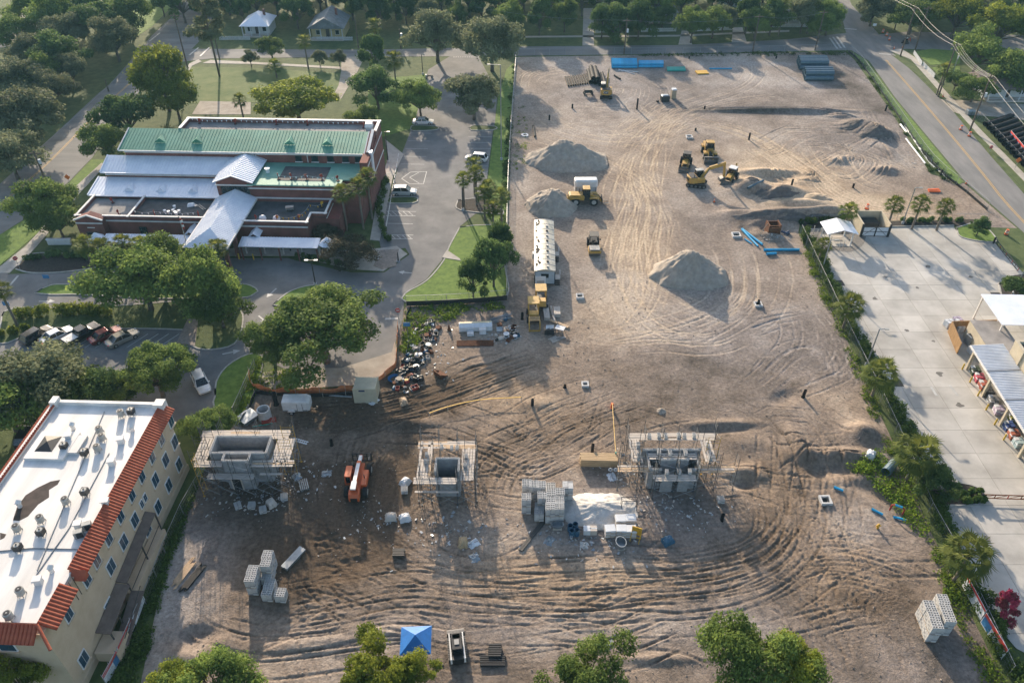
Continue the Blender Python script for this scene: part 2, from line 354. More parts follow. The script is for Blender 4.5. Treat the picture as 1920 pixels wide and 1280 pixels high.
def tracks(px, n=3, spread=1.5, gauge=2.0, wd0=0.55, depth=0.08, dt=0.05, dw=0.0, tread=0.0):
    base = dens([G(*p).to_2d() for p in px], 1.1)
    for k in range(n):
        o = rr.gauss(0, spread*1.15); ph = rr.uniform(0, 6.3); fr = rr.uniform(.03, .09)
        line = offs(base, o)
        line = [p + Vector((math.sin(ph + i*fr*1.7), math.cos(ph*1.3 + i*fr)))*(.3+.35*spread) for i, p in enumerate(line)]
        i0 = int(rr.uniform(0, .42)*len(line)); i1 = len(line) - int(rr.uniform(0, .42)*len(line)); tl = rr.uniform(-.02, .02)*spread; line = [p + Vector((0, (i-len(line)/2)*tl)) for i, p in enumerate(line)]
        line = line[i0:i1]
        if len(line) < 3: continue
        for sgn in (-1, 1):
            f = rr.uniform(.45, 1.25); rut(offs(line, sgn*gauge/2), wd0*rr.uniform(.7, 1.2), depth*f, dt*f, dw, tread=tread)
LIGHT = dict(gauge=2.1, wd0=.36, depth=.03, dt=.20, dw=.25)
for px in [[(985,175),(1000,140),(1060,128),(1130,128)],[(1010,165),(990,195),(1040,240),(1150,268),(1200,250),(1290,190),(1350,168)],[(1180,330),(1210,262),(1280,205),(1400,160),(1425,112)],
  [(1000,245),(1120,288),(1200,335),(1250,400),(1262,470)],[(1120,250),(1200,262),(1290,230),(1340,225)],[(1190,610),(1155,520),(1180,440),(1205,380),(1190,300),(1230,240)],[(1100,680),(1150,622),(1200,540),(1212,450),(1232,380),(1250,300)],
  [(1215,460),(1213,520),(1262,562),(1345,585),(1400,560)],[(1335,425),(1390,470),(1402,520),(1380,580),(1300,622),(1180,655),(1080,672)],[(1380,445),(1412,500),(1400,565),(1330,610)],[(1230,240),(1180,300),(1150,380),(1160,470)],
  [(1290,190),(1240,240),(1220,330),(1250,420),(1330,440)],[(1060,180),(1090,200),(1160,205),(1230,200)],[(1160,150),(1200,165),(1190,190),(1150,200)],[(1240,190),(1220,200),(1240,212),(1280,208)],
  [(1000,260),(1080,250),(1180,245),(1290,215),(1400,190),(1500,180)],[(1170,560),(1220,610),(1300,640),(1370,620)],[(1130,650),(1230,640),(1330,640),(1420,600)]]:
    tracks(px, n=5, spread=2.2, **LIGHT)
tracks([(1240,195),(1320,222),(1420,252),(1520,322),(1585,372),(1700,402),(1850,425)], n=7, spread=1.3, gauge=2.1, wd0=.5, depth=.04, dt=.20, dw=.6)
tracks([(1190,300),(1215,260),(1270,215),(1330,190)], n=6, spread=2.2, **LIGHT)
tracks([(1200,600),(1180,480),(1205,380),(1190,300)], n=6, spread=3.5, **LIGHT)
for px in [[(1500,330),(1560,300),(1620,268),(1660,250)],[(1480,268),(1560,270),(1660,300),(1725,335)],[(1540,300),(1590,280),(1630,300),(1600,330),(1550,320)],[(1420,300),(1470,290),(1520,260),(1600,250)],[(1450,240),(1540,240),(1640,245)],[(1400,270),(1440,300),(1480,330),(1560,340)],[(1560,255),(1620,330),(1680,345)],[(1500,255),(1540,300),(1600,345)]]:
    tracks(px, n=4, spread=1.6, gauge=2.1, wd0=.42, depth=.075, dt=.15, dw=.15)
for px in [[(1600,105),(1660,200),(1720,300)],[(1570,160),(1620,240),(1690,320)],[(1400,212),(1520,210),(1640,222)]]:
    tracks(px, n=3, spread=2, gauge=2.2, wd0=.4, depth=.035, dt=.08)
for px in [[(1520,560),(1560,600),(1592,650),(1580,692),(1540,712),(1450,742)],[(1450,560),(1500,580),(1520,640),(1480,700),(1430,742)],[(1570,645),(1590,655),(1588,680),(1560,705)],[(1400,620),(1470,600),(1540,590)],[(1440,740),(1450,700),(1500,660),(1560,660)],[(1480,620),(1530,650),(1550,690),(1540,730)]]:
    tracks(px, n=3, spread=1.0, gauge=2.0, wd0=.4, depth=.05, dt=.10, dw=-.1, tread=.35)
DEEP = dict(gauge=1.9, wd0=.31, depth=.075, dt=-.12, dw=.08)
for px, n in [([(475,795),(600,795),(700,775),(850,732),(960,690),(1050,660),(1100,622)],10),([(560,832),(640,835),(680,790),(760,765),(900,745)],3),([(500,770),(640,775),(760,755),(880,715),(980,680)],6),([(840,715),(880,690),(930,680),(990,660)],4),([(900,700),(880,730),(900,745)],2)]:
    tracks(px, n=n, spread=1.3, gauge=1.9, wd0=.38, depth=.09, dt=-.16, dw=.1)
for px, n in [([(690,790),(760,800),(840,802),(920,832),(980,862),(1022,850),(1100,805),(1150,775),(1250,790)],4),([(770,1050),(705,1020),(662,960),(655,900),(672,820),(722,780)],4),([(690,930),(702,1010),(762,1068),(862,1098),(1000,1092),(1150,1080),(1300,1082),(1420,1050),(1482,980),(1470,900),(1440,832),(1380,782),(1280,772)],9),
  ([(420,1110),(520,1142),(640,1122),(760,1100),(900,1112),(1100,1120),(1250,1100),(1400,1082),(1522,1010)],4),([(930,960),(938,905),(962,872),(1012,852),(1080,840)],3),([(345,1120),(400,1165),(480,1185),(600,1172),(750,1150),(900,1172),(1050,1150)],2),
  ([(980,1182),(1080,1202),(1180,1182),(1280,1132),(1330,1090)],2),([(840,1000),(920,980),(932,930),(918,880),(880,820)],2),([(560,950),(600,1040),(642,1100),(705,1150)],4),([(520,1070),(600,1060),(680,1080),(760,1120)],3),([(740,1010),(720,960),(730,900),(760,850)],3),([(1000,880),(940,860),(860,840)],3),([(930,870),(990,830),(1050,790),(1130,760),(1180,740)],4)]:
    tracks(px, n=int(n*1.6)+1, spread=2.1, tread=.25, **DEEP)
for px, n in [([(1440,832),(1490,800),(1500,880),(1502,960),(1562,1032),(1622,1112),(1682,1182),(1745,1290)],6),([(1480,1000),(1540,960),(1600,1080),(1662,1162),(1722,1290)],4),([(1640,1290),(1592,1182),(1542,1102),(1500,1000)],4),([(1470,1092),(1560,1062),(1660,1082),(1745,1112)],4),([(1480,1042),(1600,1040),(1700,1072),(1740,1100)],3),([(1420,880),(1450,950),(1440,1010),(1380,1050),(1250,1070)],5),([(1500,1120),(1570,1150),(1580,1100),(1620,1060)],2),([(1560,1290),(1540,1200),(1500,1130),(1440,1090)],3)]:
    tracks(px, n=int(n*1.5), spread=1.4, gauge=1.9, wd0=.32, depth=.075, dt=.02, dw=.12, tread=.35)
for i in range(120):                                     # short crossing passes on the churned ground
    px, py = rr.uniform(420, 1650), rr.uniform(780, 1230); a = rr.uniform(0, 6.3); q = rr.uniform(-.5, .5); l = rr.uniform(60, 130)
    tracks([(px, py), (px + l*math.cos(a), py + .6*l*math.sin(a)), (px + l*(math.cos(a)+math.cos(a+q)), py + .6*l*(math.sin(a)+math.sin(a+q)))], n=1, spread=.5, gauge=1.9, wd0=.38, depth=.055, dt=-.03, dw=.05, tread=.3)
tone = np.clip(tone + np.clip(RT, -.34, .34) + .10*fbm(X, Y, .6, 71, 3), 0, 1); warm = np.clip(warm + np.clip(RW, -.4, .5), 0, 1)
ins = inside(X, Y, SW)
Z = np.clip(Z, -1.9, 3)
# the rim meets the surrounding ground level
e = ins.astype(float)
for _ in range(4):
    p = np.pad(e, 2, mode='edge'); e = (p[2:-2, 2:-2] + p[:-4, 2:-2] + p[4:, 2:-2] + p[2:-2, :-4] + p[2:-2, 4:]) / 5
Z = Z * np.clip(e*1.4 - .4, 0, 1) - .06*(1 - np.clip(e*1.4-.4, 0, 1))
def terrain_z(x, y):
    i = min(max(int(np.searchsorted(xs, x)), 0), len(xs)-1); j = min(max(int(np.searchsorted(ys, y)), 0), len(ys)-1); return float(Z[j, i])
keep = e > 0.02
idx = -np.ones(X.shape, int); fk = keep[:-1, :-1] | keep[1:, :-1] | keep[:-1, 1:] | keep[1:, 1:]
used = np.zeros(X.shape, bool); used[:-1, :-1] |= fk; used[1:, :-1] |= fk; used[:-1, 1:] |= fk; used[1:, 1:] |= fk
idx[used] = np.arange(used.sum())
V = np.stack([X[used], Y[used], Z[used]], 1)
jj, ii = np.nonzero(fk)
Q = np.stack([idx[jj, ii], idx[jj, ii+1], idx[jj+1, ii+1], idx[jj+1, ii]], 1)
me = bpy.data.meshes.new('site_ground')
me.vertices.add(len(V)); me.vertices.foreach_set('co', V.ravel()); me.loops.add(Q.size); me.loops.foreach_set('vertex_index', Q.ravel())
me.polygons.add(len(Q)); me.polygons.foreach_set('loop_start', np.arange(0, Q.size, 4)); me.update(calc_edges=True)
me.polygons.foreach_set('use_smooth', np.ones(len(Q), bool))
t_ = tone[used][:, None]; w_ = warm[used][:, None]
dk = np.array([[.088, .074, .061]]); dkw = np.array([[.115, .081, .054]]); pl = np.array([[.47, .425, .388]]); plw = np.array([[.54, .43, .31]])
md = np.array([[.245, .210, .188]]); mdw = np.array([[.295, .22, .155]])
D_, M_, P_ = dk + (dkw-dk)*w_, md + (mdw-md)*w_, pl + (plw-pl)*w_
col = np.where(t_ < .45, D_ + (M_-D_)*(t_/.45), M_ + (P_-M_)*((t_-.45)/.55))
ca = me.color_attributes.new('soil', 'FLOAT_COLOR', 'POINT'); ca.data.foreach_set('color', np.concatenate([col, np.ones((len(col), 1))], 1).ravel())
m = bpy.data.materials.new('soil'); m.use_nodes = True; t = m.node_tree; b = t.nodes['Principled BSDF']; b.inputs['Roughness'].default_value = .97
b.inputs['Specular IOR Level'].default_value = .15
at = t.nodes.new('ShaderNodeAttribute'); at.attribute_name = 'soil'
tc = t.nodes.new('ShaderNodeTexCoord'); n1 = t.nodes.new('ShaderNodeTexNoise'); linked(n1, {'Scale': 2.2, 'Detail': 9, 'Roughness': .7}); t.links.new(tc.outputs['Object'], n1.inputs['Vector'])
mr = t.nodes.new('ShaderNodeMapRange'); linked(mr, {'From Min': .3, 'From Max': .7, 'To Min': .58, 'To Max': 1.42}); t.links.new(n1.outputs['Fac'], mr.inputs['Value'])
mx = t.nodes.new('ShaderNodeVectorMath'); mx.operation = 'SCALE'; t.links.new(at.outputs['Color'], mx.inputs[0]); t.links.new(mr.outputs[0], mx.inputs['Scale']); t.links.new(mx.outputs[0], b.inputs['Base Color'])
n2 = t.nodes.new('ShaderNodeTexNoise'); linked(n2, {'Scale': 5.0, 'Detail': 7, 'Roughness': .7}); t.links.new(tc.outputs['Object'], n2.inputs['Vector'])
bp = t.nodes.new('ShaderNodeBump'); linked(bp, {'Strength': .9, 'Distance': .16}); t.links.new(n2.outputs['Fac'], bp.inputs['Height']); t.links.new(bp.outputs[0], b.inputs['Normal'])
me.materials.append(m); MATS['soil'] = m
tag(link('site_ground', me), kind='structure')
# loose clods and stones on the churned soil
rg = np.random.default_rng(5); nc = 9000; cx = rg.uniform(-42, 60, nc); cy = 36 + rg.random(nc)**1.3*70; kk = inside(cx, cy, SW) & (fbm(cx, cy, 6, 3, 3) > -.05); cx, cy = cx[kk], cy[kk]; ix = np.searchsorted(xs, cx); iy = np.searchsorted(ys, cy); cz = Z[iy, ix]; sz = .035 + .11*rg.random(len(cx))**3.5
base = np.array([(1, 0, 0), (-.5, .87, 0), (-.5, -.87, 0), (.3, .5, .7), (-.6, 0, .6), (.3, -.5, .75)]); ang = rg.uniform(0, 6.3, len(cx)); ca_, sa_ = np.cos(ang), np.sin(ang); bb_ = base[None] * (1 + .35*rg.normal(size=(len(cx), 6, 3))); px_ = bb_[..., 0]*ca_[:, None] - bb_[..., 1]*sa_[:, None]; py_ = bb_[..., 0]*sa_[:, None] + bb_[..., 1]*ca_[:, None]
cv = np.stack([cx[:, None] + px_*sz[:, None], cy[:, None] + py_*sz[:, None], cz[:, None] - .01 + bb_[..., 2]*sz[:, None]], -1).reshape(-1, 3); ff = np.array([(0, 1, 3), (1, 4, 3), (1, 2, 4), (2, 5, 4), (2, 0, 5), (0, 3, 5), (3, 4, 5)]); cf = (ff[None] + 6*np.arange(len(cx))[:, None, None]).reshape(-1, 3)
cm = bpy.data.meshes.new('clods'); cm.from_pydata(cv.tolist(), [], cf.tolist()); M('clod', (.16, .13, .105), .95, scale=.6, col2=(.34, .29, .245)); cm.materials.append(MATS['clod']); tag(link('clods', cm), kind='stuff')

# ---- roads
LR_L = [(-120,440),(0,345),(98,256),(185,175),(205,160),(285,67),(330,25),(372,-30)]; LR_R = [(430,-30),(400,30),(385,66),(352,100),(300,125),(250,185),(215,235),(172,297),(131,339),(60,402),(0,440),(-60,490)]
sheet('road_west', LR_L + LR_R, .03, 'old_road')
sheet('road_north', [(330,92),(690,94),(972,88),(1275,85),(1380,80),(1480,74),(1590,62),(1610,94),(1280,101),(972,105),(690,107),(400,110),(340,116)], .034, 'old_road')
RR_L = [(1552,-40),(1571,0),(1583,50),(1597,95),(1630,115),(1679,184),(1744,262),(1810,341),(1915,432),(2080,590)]; RR_R = [(2080,500),(1920,364),(1859,295),(1787,210),(1728,151),(1672,98),(1643,59),(1597,10),(1575,-40)]
sheet('road_east', RR_L + RR_R, .038, 'road')
sheet('side_street', [(1640,66),(1700,60),(1800,62),(1990,70),(1990,105),(1800,96),(1700,92),(1668,96)], .033, 'road')
sheet('sand_lane', [(1758,186),(1800,188),(1990,200),(1990,238),(1900,222),(1800,214),(1780,208)], .03, 'sand_lot')
pm = MB(); cl = dens([G(*p).to_2d() for p in [(1661,113),(1720,180),(1790,262),(1850,335),(1892,387),(2000,500)]], 3)
strip(pm, offs(cl, .16), .13, .04, .046); strip(pm, offs(cl, -.16), .13, .04, .046)
tag(pm.build('road_marking', 'yellow_paint'), kind='structure')
pm = MB(); cl = dens([G(*p).to_2d() for p in [(0,386),(98,298),(190,205),(250,150),(300,95)]], 3)
strip(pm, offs(cl, .16), .12, .031, .04); strip(pm, offs(cl, -.16), .12, .031, .04)
tag(pm.build('road_marking', 'yellow_paint'), kind='structure')
pm = MB()
for a, b, w0 in [((1583,54),(1606,56),.5),((1648,101),(1670,103),.5),((1556,72),(1570,92),.5),((1562,70),(1577,91),.5),((1569,69),(1584,90),.5),((375,106),(392,90),.4),((280,78),(300,62),.4),((355,104),(372,90),.4)]:
    A, B = G(*a), G(*b); strip(pm, [A.to_2d(), B.to_2d()], w0, .035, .05)
for i in range(14): strip(pm, [G(850+i*4.2, 107.5).to_2d(), G(852.2+i*4.2, 107.5).to_2d()], .35, .036, .05)
tag(pm.build('road_marking', 'white_paint'), kind='structure')

# ---- library car park and drives
ASPH = [(847,104),(897,106),(915,140),(932,180),(928,231),(925,240),(912,344),(908,395),(890,402),(862,425),(840,464),(830,486),(799,524),(759,549),(755,600),(742,640),(737,692),(700,703),(560,705),(470,660),(425,690),(405,720),(404,770),(300,800),(0,800),(-120,800),(-120,540),(0,504),(16,514),(122,512),(194,500),(300,484),(540,484),(556,489),(615,502),(659,511),(721,511),(768,477),(760,465),(715,470),(711,450),(722,400),(753,290),(772,240),(803,131)]
sheet('car_park', ASPH, .028, 'asphalt')
sheet('forecourt', [(200,487),(440,480),(556,480),(615,495),(659,505),(719,509),(764,477),(744,462),(716,466),(640,470),(560,468),(440,466),(200,478)], .12, 'pavement')
sheet('footpath', [(722,262),(757,290),(737,332),(712,452),(694,450),(712,345),(727,300)], .12, 'pavement')
sheet('brick_plaza', [(712,470),(748,468),(742,500),(716,506),(700,500)], .135, 'paver')
sheet('footpath', [(-40,530),(0,512),(18,512),(62,470),(88,440),(150,362),(200,308),(190,306),(140,352),(72,436),(48,462),(0,500),(-40,518)], .06, 'pavement')
sheet('footpath', [(380,119),(480,121),(640,130),(640,126),(480,117),(395,113)], .06, 'pavement')
sheet('footpath', [(340,150),(355,120),(372,112),(378,116),(360,124),(347,150)], .06, 'pavement')
sheet('dirt_path', [(640,107),(684,107),(670,135),(655,160),(640,185),(620,190),(635,160),(640,132)], .045, 'sand_lot')
sheet('dirt_path', [(375,190),(470,192),(470,215),(360,215)], .045, 'sand_lot')
sheet('driveway', [(1094,16),(1112,16),(1114,86),(1092,86)], .045, 'pavement')
sheet('driveway', [(1278,58),(1290,58),(1298,84),(1272,84)], .045, 'pavement')
sheet('driveway', [(1374,52),(1392,52),(1400,79),(1372,80)], .045, 'pavement')
sheet('footpath', [(985,71),(1270,69),(1480,60),(1480,57),(1270,66),(985,68)], .045, 'pavement')
sheet('footpath', [(1655,78),(1720,150),(1790,222),(1850,290),(1925,365),(1990,420),(1990,400),(1930,355),(1858,280),(1796,214),(1728,145),(1662,76)][:0] or [(1668,96),(1708,112),(1760,170),(1830,248),(1925,345),(1990,410),(1990,396),(1930,336),(1838,243),(1770,168),(1715,108),(1690,92)], .07, 'pavement')
def island(name, px, mat='lawn', sm=1.0, kerb=True, z=.11):
    pts = dens([G(*p).to_2d() for p in px + [px[0]]], sm)
    o = tag(MB().prism(pts[:-1], -.2, z).build(name, mat, fix=False), kind='structure')
    if kerb: strip(MB(), pts + [pts[1]], .22, -.1, z + .04).build('kerb', 'kerb_stone', o)
    return o
island('lawn_island', [(67,550),(97,535),(156,534),(300,530),(440,533),(470,536),(484,547),(470,556),(440,559),(300,560),(156,553),(97,553)])
island('lawn_island', [(4,594),(28,578),(175,577),(400,562),(445,578),(456,600),(440,645),(384,656),(352,642),(345,619),(110,619),(40,633),(0,645)], 'grass')
sheet('brick_path', [(332,643),(352,600),(372,598),(366,650)], .18, 'paver')
island('lawn_island', [(404,742),(406,716),(425,688),(462,666),(492,668),(480,730),(445,785),(402,765)])
island('lawn_island', [(512,572),(546,546),(590,535),(628,542),(655,556),(660,580),(600,590)])
island('lawn_island', [(862,427),(900,423),(944,430),(947,500),(947,557),(850,563),(762,567),(760,551),(801,526),(832,489),(842,464)])
sheet('footpath', [(829,484),(838,470),(862,486),(864,490)], .17, 'pavement')
island('planting_island', [(729,371),(776,370),(783,375),(776,381),(729,381)], 'grass', .5)
island('planting_island', [(858,376),(905,374),(944,396),(944,402),(862,394)], 'mulch', .6)
island('planting_island', [(770,242),(776,236),(818,238),(818,244),(775,246)], 'grass', .5)
island('planting_island', [(880,242),(888,236),(928,238),(926,244),(884,245)], 'grass', .5)
island('planting_island', [(30,505),(55,478),(120,476),(195,487),(205,497),(125,510),(60,512)], 'mulch', .8)
sheet('lawn', [(350,125),(480,128),(640,138),(640,190),(350,195)], .035, 'dry_lawn')
sheet('lawn', [(0,440),(60,404),(131,342),(172,299),(200,300),(150,356),(72,436),(0,498)], .035, 'lawn')
sheet('lawn', [(928,230),(935,180),(950,130),(964,118),(954,330),(946,425),(908,405),(914,344)], .035, 'lawn')
sheet('lawn', [(700,262),(775,240),(800,140),(690,150),(690,230)], .034, 'lawn')
sheet('lawn', [(205,30),(240,-25),(330,-25),(330,5),(285,50),(255,70),(215,90)], .035, 'lawn')
sheet('lawn', [(0,120),(60,160),(90,200),(0,190)], .035, 'lawn')
sheet('lawn', [(1715,98),(1745,92),(1800,96),(1800,120),(1745,122)], .035, 'lawn')
sheet('lawn', [(1748,127),(1800,124),(1800,150),(1766,148)], .035, 'lawn')
sheet('verge', [(1602,100),(1626,115),(1676,184),(1742,264),(1806,342),(1795,348),(1735,285),(1672,205),(1615,120)], .05, 'lawn')
sheet('verge', [(1672,104),(1702,112),(1756,172),(1826,250),(1925,352),(1925,362),(1860,292),(1788,207),(1730,148)], .05, 'grass')
sheet('sandy_yard', [(0,40),(60,20),(190,0),(195,35),(120,70),(0,90)], .04, 'sand_lot')
sheet('bare_ground', [(475,735),(480,700),(560,690),(640,690),(735,660),(740,640),(745,660),(737,696),(690,720)], .04, 'sand_lot')
# white paint in the car park
pm = MB(); Z1 = .03; Z2 = .036
def pl_(a, b, w0=.1): strip(pm, [G(*a).to_2d(), G(*b).to_2d()], w0, Z1, Z2)
for i in range(9):                                      # left row beside the footpath
    y = 250 + i*14.5
    if 322 < y < 345: continue
    xl = 772 - (y-240)*.31; pl_((xl, y), (xl + 40 + i*1.2, y + .5))
for i in range(10):
    y = 246 + i*11; xr = 925 - (y-240)*.125; pl_((xr, y), (xr - 45, y - .5))
for a, b in [((724,396),(780,397)),((723,405),(779,405)),((722,419),(774,420)),((720,441),(775,441)),((719,448),(774,448)),((753,335),(770,323)),((753,335),(768,345)),((770,323),(800,322)),((800,322),(794,345)),((794,345),(768,345)),((768,333),(785,324)),((768,333),(786,344))]: pl_(a, b, .14)
for k in range(5): pl_((726+k*10, 397), (734+k*10, 404), .12); pl_((724+k*10, 441), (732+k*10, 448), .12)
for i in range(9): pl_((140+i*19.5, 652), (180+i*19.5, 626), .12)
def arrow(px, py, dx, dy):
    A = G(px, py).to_2d(); d = (G(px+dx, py+dy).to_2d() - A); L = d.length; d.normalize(); n = Vector((-d.y, d.x))
    B = A + d*L*.6; strip(pm, [A, B], .25, Z1, Z2)
    T = [B + n*.55, B - n*.55, A + d*L]; pm.prism(T, Z1, Z2)
for a in [(73,565,30,0),(518,541,-18,17),(485,592,15,13),(417,664,34,-7),(772,512,-25,-2),(30,600,-1,1)][:5]: arrow(*a)
strip(pm, [G(12,543).to_2d(), G(34,517).to_2d()], .35, Z1, Z2); strip(pm, [G(722,598).to_2d(), G(746,597).to_2d()], .4, Z1, Z2)
tag(pm.build('parking_marking', 'white_paint'), kind='structure')

# ---- concrete yard on the east side, poured in bays
LOT = [(1512,432),(1674,427),(1788,425),(1792,432),(1803,447),(1866,456),(1930,525),(1990,525),(1990,1260),(1905,1215),(1850,1150),(1825,1090),(1785,1000),(1760,950),(1730,890),(1697,820),(1652,727),(1593,612),(1546,515),(1530,480)]
LW = [G(*p).to_2d() for p in LOT]
lot = sheet('concrete_yard', LW, .03, 'joint', world=True)
x0 = min(p.x for p in LW); y0 = min(p.y for p in LW); sx, sy = 4.6, 4.1
shared = {}
for i in range(12):
    for j in range(22):
        gx, gy = x0 + i*sx, y0 + j*sy
        c = clip([tuple(p) for p in LW], gx + .02, gy + .02, gx + sx - .02, gy + sy - .02)
        if len(c) < 3 or area(c) < .3: continue
        if abs(area(c) - (sx-.04)*(sy-.04)) < .01:
            if 'm' not in shared: shared['m'] = MB().bb(-sx/2+.02, -sy/2+.02, -.05, sx/2-.02, sy/2-.02, .06).mesh('bay', 'concrete')
            o = link('concrete_bay', shared['m'], lot); o.location = (gx + sx/2, gy + sy/2, rr.uniform(-.004, .004))
        else: MB().prism(c, -.05, .06 + rr.uniform(-.004, .004)).build('concrete_bay', 'concrete', lot, fix=False)
sheet('gravel_bed', [(1519,434),(1615,428),(1622,450),(1612,465),(1592,473),(1566,470),(1528,474)], .075, 'gravel', smooth=.8)
sheet('planting_strip', [(1500,419),(1828,412),(1850,425),(1792,424),(1674,425),(1512,430)], .08, 'mulch')
island('planting_island', [(1793,428),(1804,446),(1866,454),(1850,428),(1830,418)], 'lawn', .8, z=.13)
island('planting_island', [(1762,948),(1835,946),(1846,930),(1832,914),(1800,906),(1770,910)], 'mulch', .8, z=.13)
island('planting_island', [(1873,535),(1882,522),(1920,515),(1990,520),(1990,570),(1900,575),(1880,560)], 'mulch', .8, z=.13)
for px, py in [(1573,531),(1869,554),(1681,718)]:
    c = G(px, py); o = MB(); o.bb(-.75, -.75, -.1, .75, .75, .075)
    for k in range(9): o.bb(-.7, -.68+k*.16, .07, .7, -.62+k*.16, .09, 1)
    o = o.build('drain_grate', [M('pit', (.02, .02, .02)), M('grate', (.09, .085, .08), .5, metal=.6)]); o.location = c
    tag(o, {1573: 'square drain grate in the concrete yard near the palm hedge top', 1869: 'square drain grate beside the mulched bed at the yard entrance', 1681: 'square drain grate in the concrete beside the middle palm'}[px], 'drain grate', 'drain grates in the yard')
pm = MB()
for k in range(6):
    x = 1655 + k*22; strip(pm, [G(x, 430).to_2d(), G(x+8, 455).to_2d()], .1, .062, .07)
for a, b in [((1745,725),(1756,742)),((1780,722),(1796,742))]: strip(pm, [G(*a).to_2d(), G(*b).to_2d()], .35, .062, .07)
tag(pm.build('parking_marking', 'white_paint'), kind='structure')
M('oil', (.15, .14, .125), .7, scale=2, var=.3)
for px, py, r in [(1640,560,.5),(1700,620,.35),(1760,700,.6),(1690,780,.4),(1750,640,.25),(1660,520,.3),(1800,760,.5),(1820,520,.4),(1850,1010,.5),(1720,540,.3),(1780,880,.35),(1740,500,.5)]:
    c = G(px, py); tag(MB().prism([(c.x + r*rr.uniform(.5, 1.3)*math.cos(t*.63), c.y + r*rr.uniform(.5, 1.3)*math.sin(t*.63)) for t in range(10)], .06, .0685).build('oil_stain', 'oil', fix=False), kind='structure')
o = MB(); strip(o, [G(*p).to_2d() for p in [(1520,431),(1674,426),(1788,424)]], .25, 0, .2); tag(o.build('kerb', 'kerb_stone'), kind='structure')
# ================================================================ library with brick walls and metal roofs
ROT = R(-2.2)
def brickmat(name, a, b, mo):
    m = bpy.data.materials.new(name); m.use_nodes = True; t = m.node_tree; p = t.nodes['Principled BSDF']; p.inputs['Roughness'].default_value = .9
    tc = t.nodes.new('ShaderNodeTexCoord'); sp = t.nodes.new('ShaderNodeSeparateXYZ'); cb = t.nodes.new('ShaderNodeCombineXYZ'); ad = t.nodes.new('ShaderNodeMath')
    t.links.new(tc.outputs['Object'], sp.inputs[0]); t.links.new(sp.outputs[0], ad.inputs[0]); t.links.new(sp.outputs[1], ad.inputs[1]); t.links.new(ad.outputs[0], cb.inputs[0]); t.links.new(sp.outputs[2], cb.inputs[1])
    br = t.nodes.new('ShaderNodeTexBrick'); linked(br, {'Scale': 1.0, 'Color1': (*a, 1), 'Color2': (*b, 1), 'Mortar': (*mo, 1), 'Mortar Size': .012, 'Brick Width': .22, 'Row Height': .075}); t.links.new(cb.outputs[0], br.inputs['Vector'])
    n = t.nodes.new('ShaderNodeTexNoise'); linked(n, {'Scale': .5, 'Detail': 6}); t.links.new(tc.outputs['Object'], n.inputs['Vector'])
    mr = t.nodes.new('ShaderNodeMapRange'); linked(mr, {'From Min': .3, 'From Max': .7, 'To Min': .75, 'To Max': 1.25}); t.links.new(n.outputs['Fac'], mr.inputs['Value'])
    v = t.nodes.new('ShaderNodeVectorMath'); v.operation = 'SCALE'; t.links.new(br.outputs['Color'], v.inputs[0]); t.links.new(mr.outputs[0], v.inputs['Scale']); t.links.new(v.outputs[0], p.inputs['Base Color'])
    MATS[name] = m
brickmat('brick', (.22, .062, .046), (.16, .048, .038), (.18, .11, .095))
M('coping', (.66, .65, .63), .7, scale=1, var=.12)
M('green_metal', (.05, .215, .145), .5, scale=.35, col2=(.095, .31, .22), metal=.15)
M('white_metal', (.68, .72, .80), .40, scale=.5, col2=(.82, .85, .90), metal=.15)
M('tar', (.035, .038, .044), .8, scale=.6, col2=(.085, .088, .095), bump=.3, bscale=8)
M('grey_roof', (.19, .18, .175), .9, scale=.35, col2=(.34, .32, .30), bump=.2, bscale=10)
M('dark_trim', (.06, .055, .05), .6)
glass('glass', (.012, .03, .032))
M('green_roof', (.12, .30, .22), .7, scale=.4, col2=(.20, .40, .31))
M('red_plastic', (.28, .03, .02), .6, var=.2)
M('white_plastic', (.75, .76, .78), .5, var=.08)
M('steel', (.30, .31, .32), .45, metal=.7, var=.15)
M('orange_plastic', (.75, .14, .03), .6, var=.15)
M('yellow_steel', (.62, .36, .03), .5, var=.2, scale=4)
LIB = thing('library', 'red brick library with green and white metal roofs beside the car park', 'building', (-75.2, 118.4, 0), ROT)
def wall(poly, z0, z1, nm='wall', mat='brick'): return MB().prism(poly, z0, z1).build(nm, mat, LIB)
def flat(poly, z, mat, zp, cap=.35, nm='flat_roof', par=True, skip=()):
    """parapeted flat roof: deck slab, brick upstand, white coping"""
    d = MB().prism(poly, z - .25, z).build(nm, mat, LIB)
    if par:
        loop = [Vector(p) for p in poly]; n = len(loop)
        up = MB(); cp = MB()
        for i in range(n):
            if i in skip: continue
            a, b = loop[i], loop[(i+1) % n]; L = (b-a).length
            t = (b-a)/L; q = Vector((-t.y, t.x))*.15
            up.bar((a.x+q.x, a.y+q.y, (z+zp)/2-.14), (b.x+q.x, b.y+q.y, (z+zp)/2-.14), .26, zp-z+.3)
            cp.bar((a.x+q.x-t.x*.2, a.y+q.y-t.y*.2, zp+.06+.0015*i), (b.x+q.x+t.x*.2, b.y+q.y+t.y*.2, zp+.06+.0015*i), cap, .14)
        up.build('parapet', 'brick', LIB); cp.build('coping', 'coping', LIB)
    return d
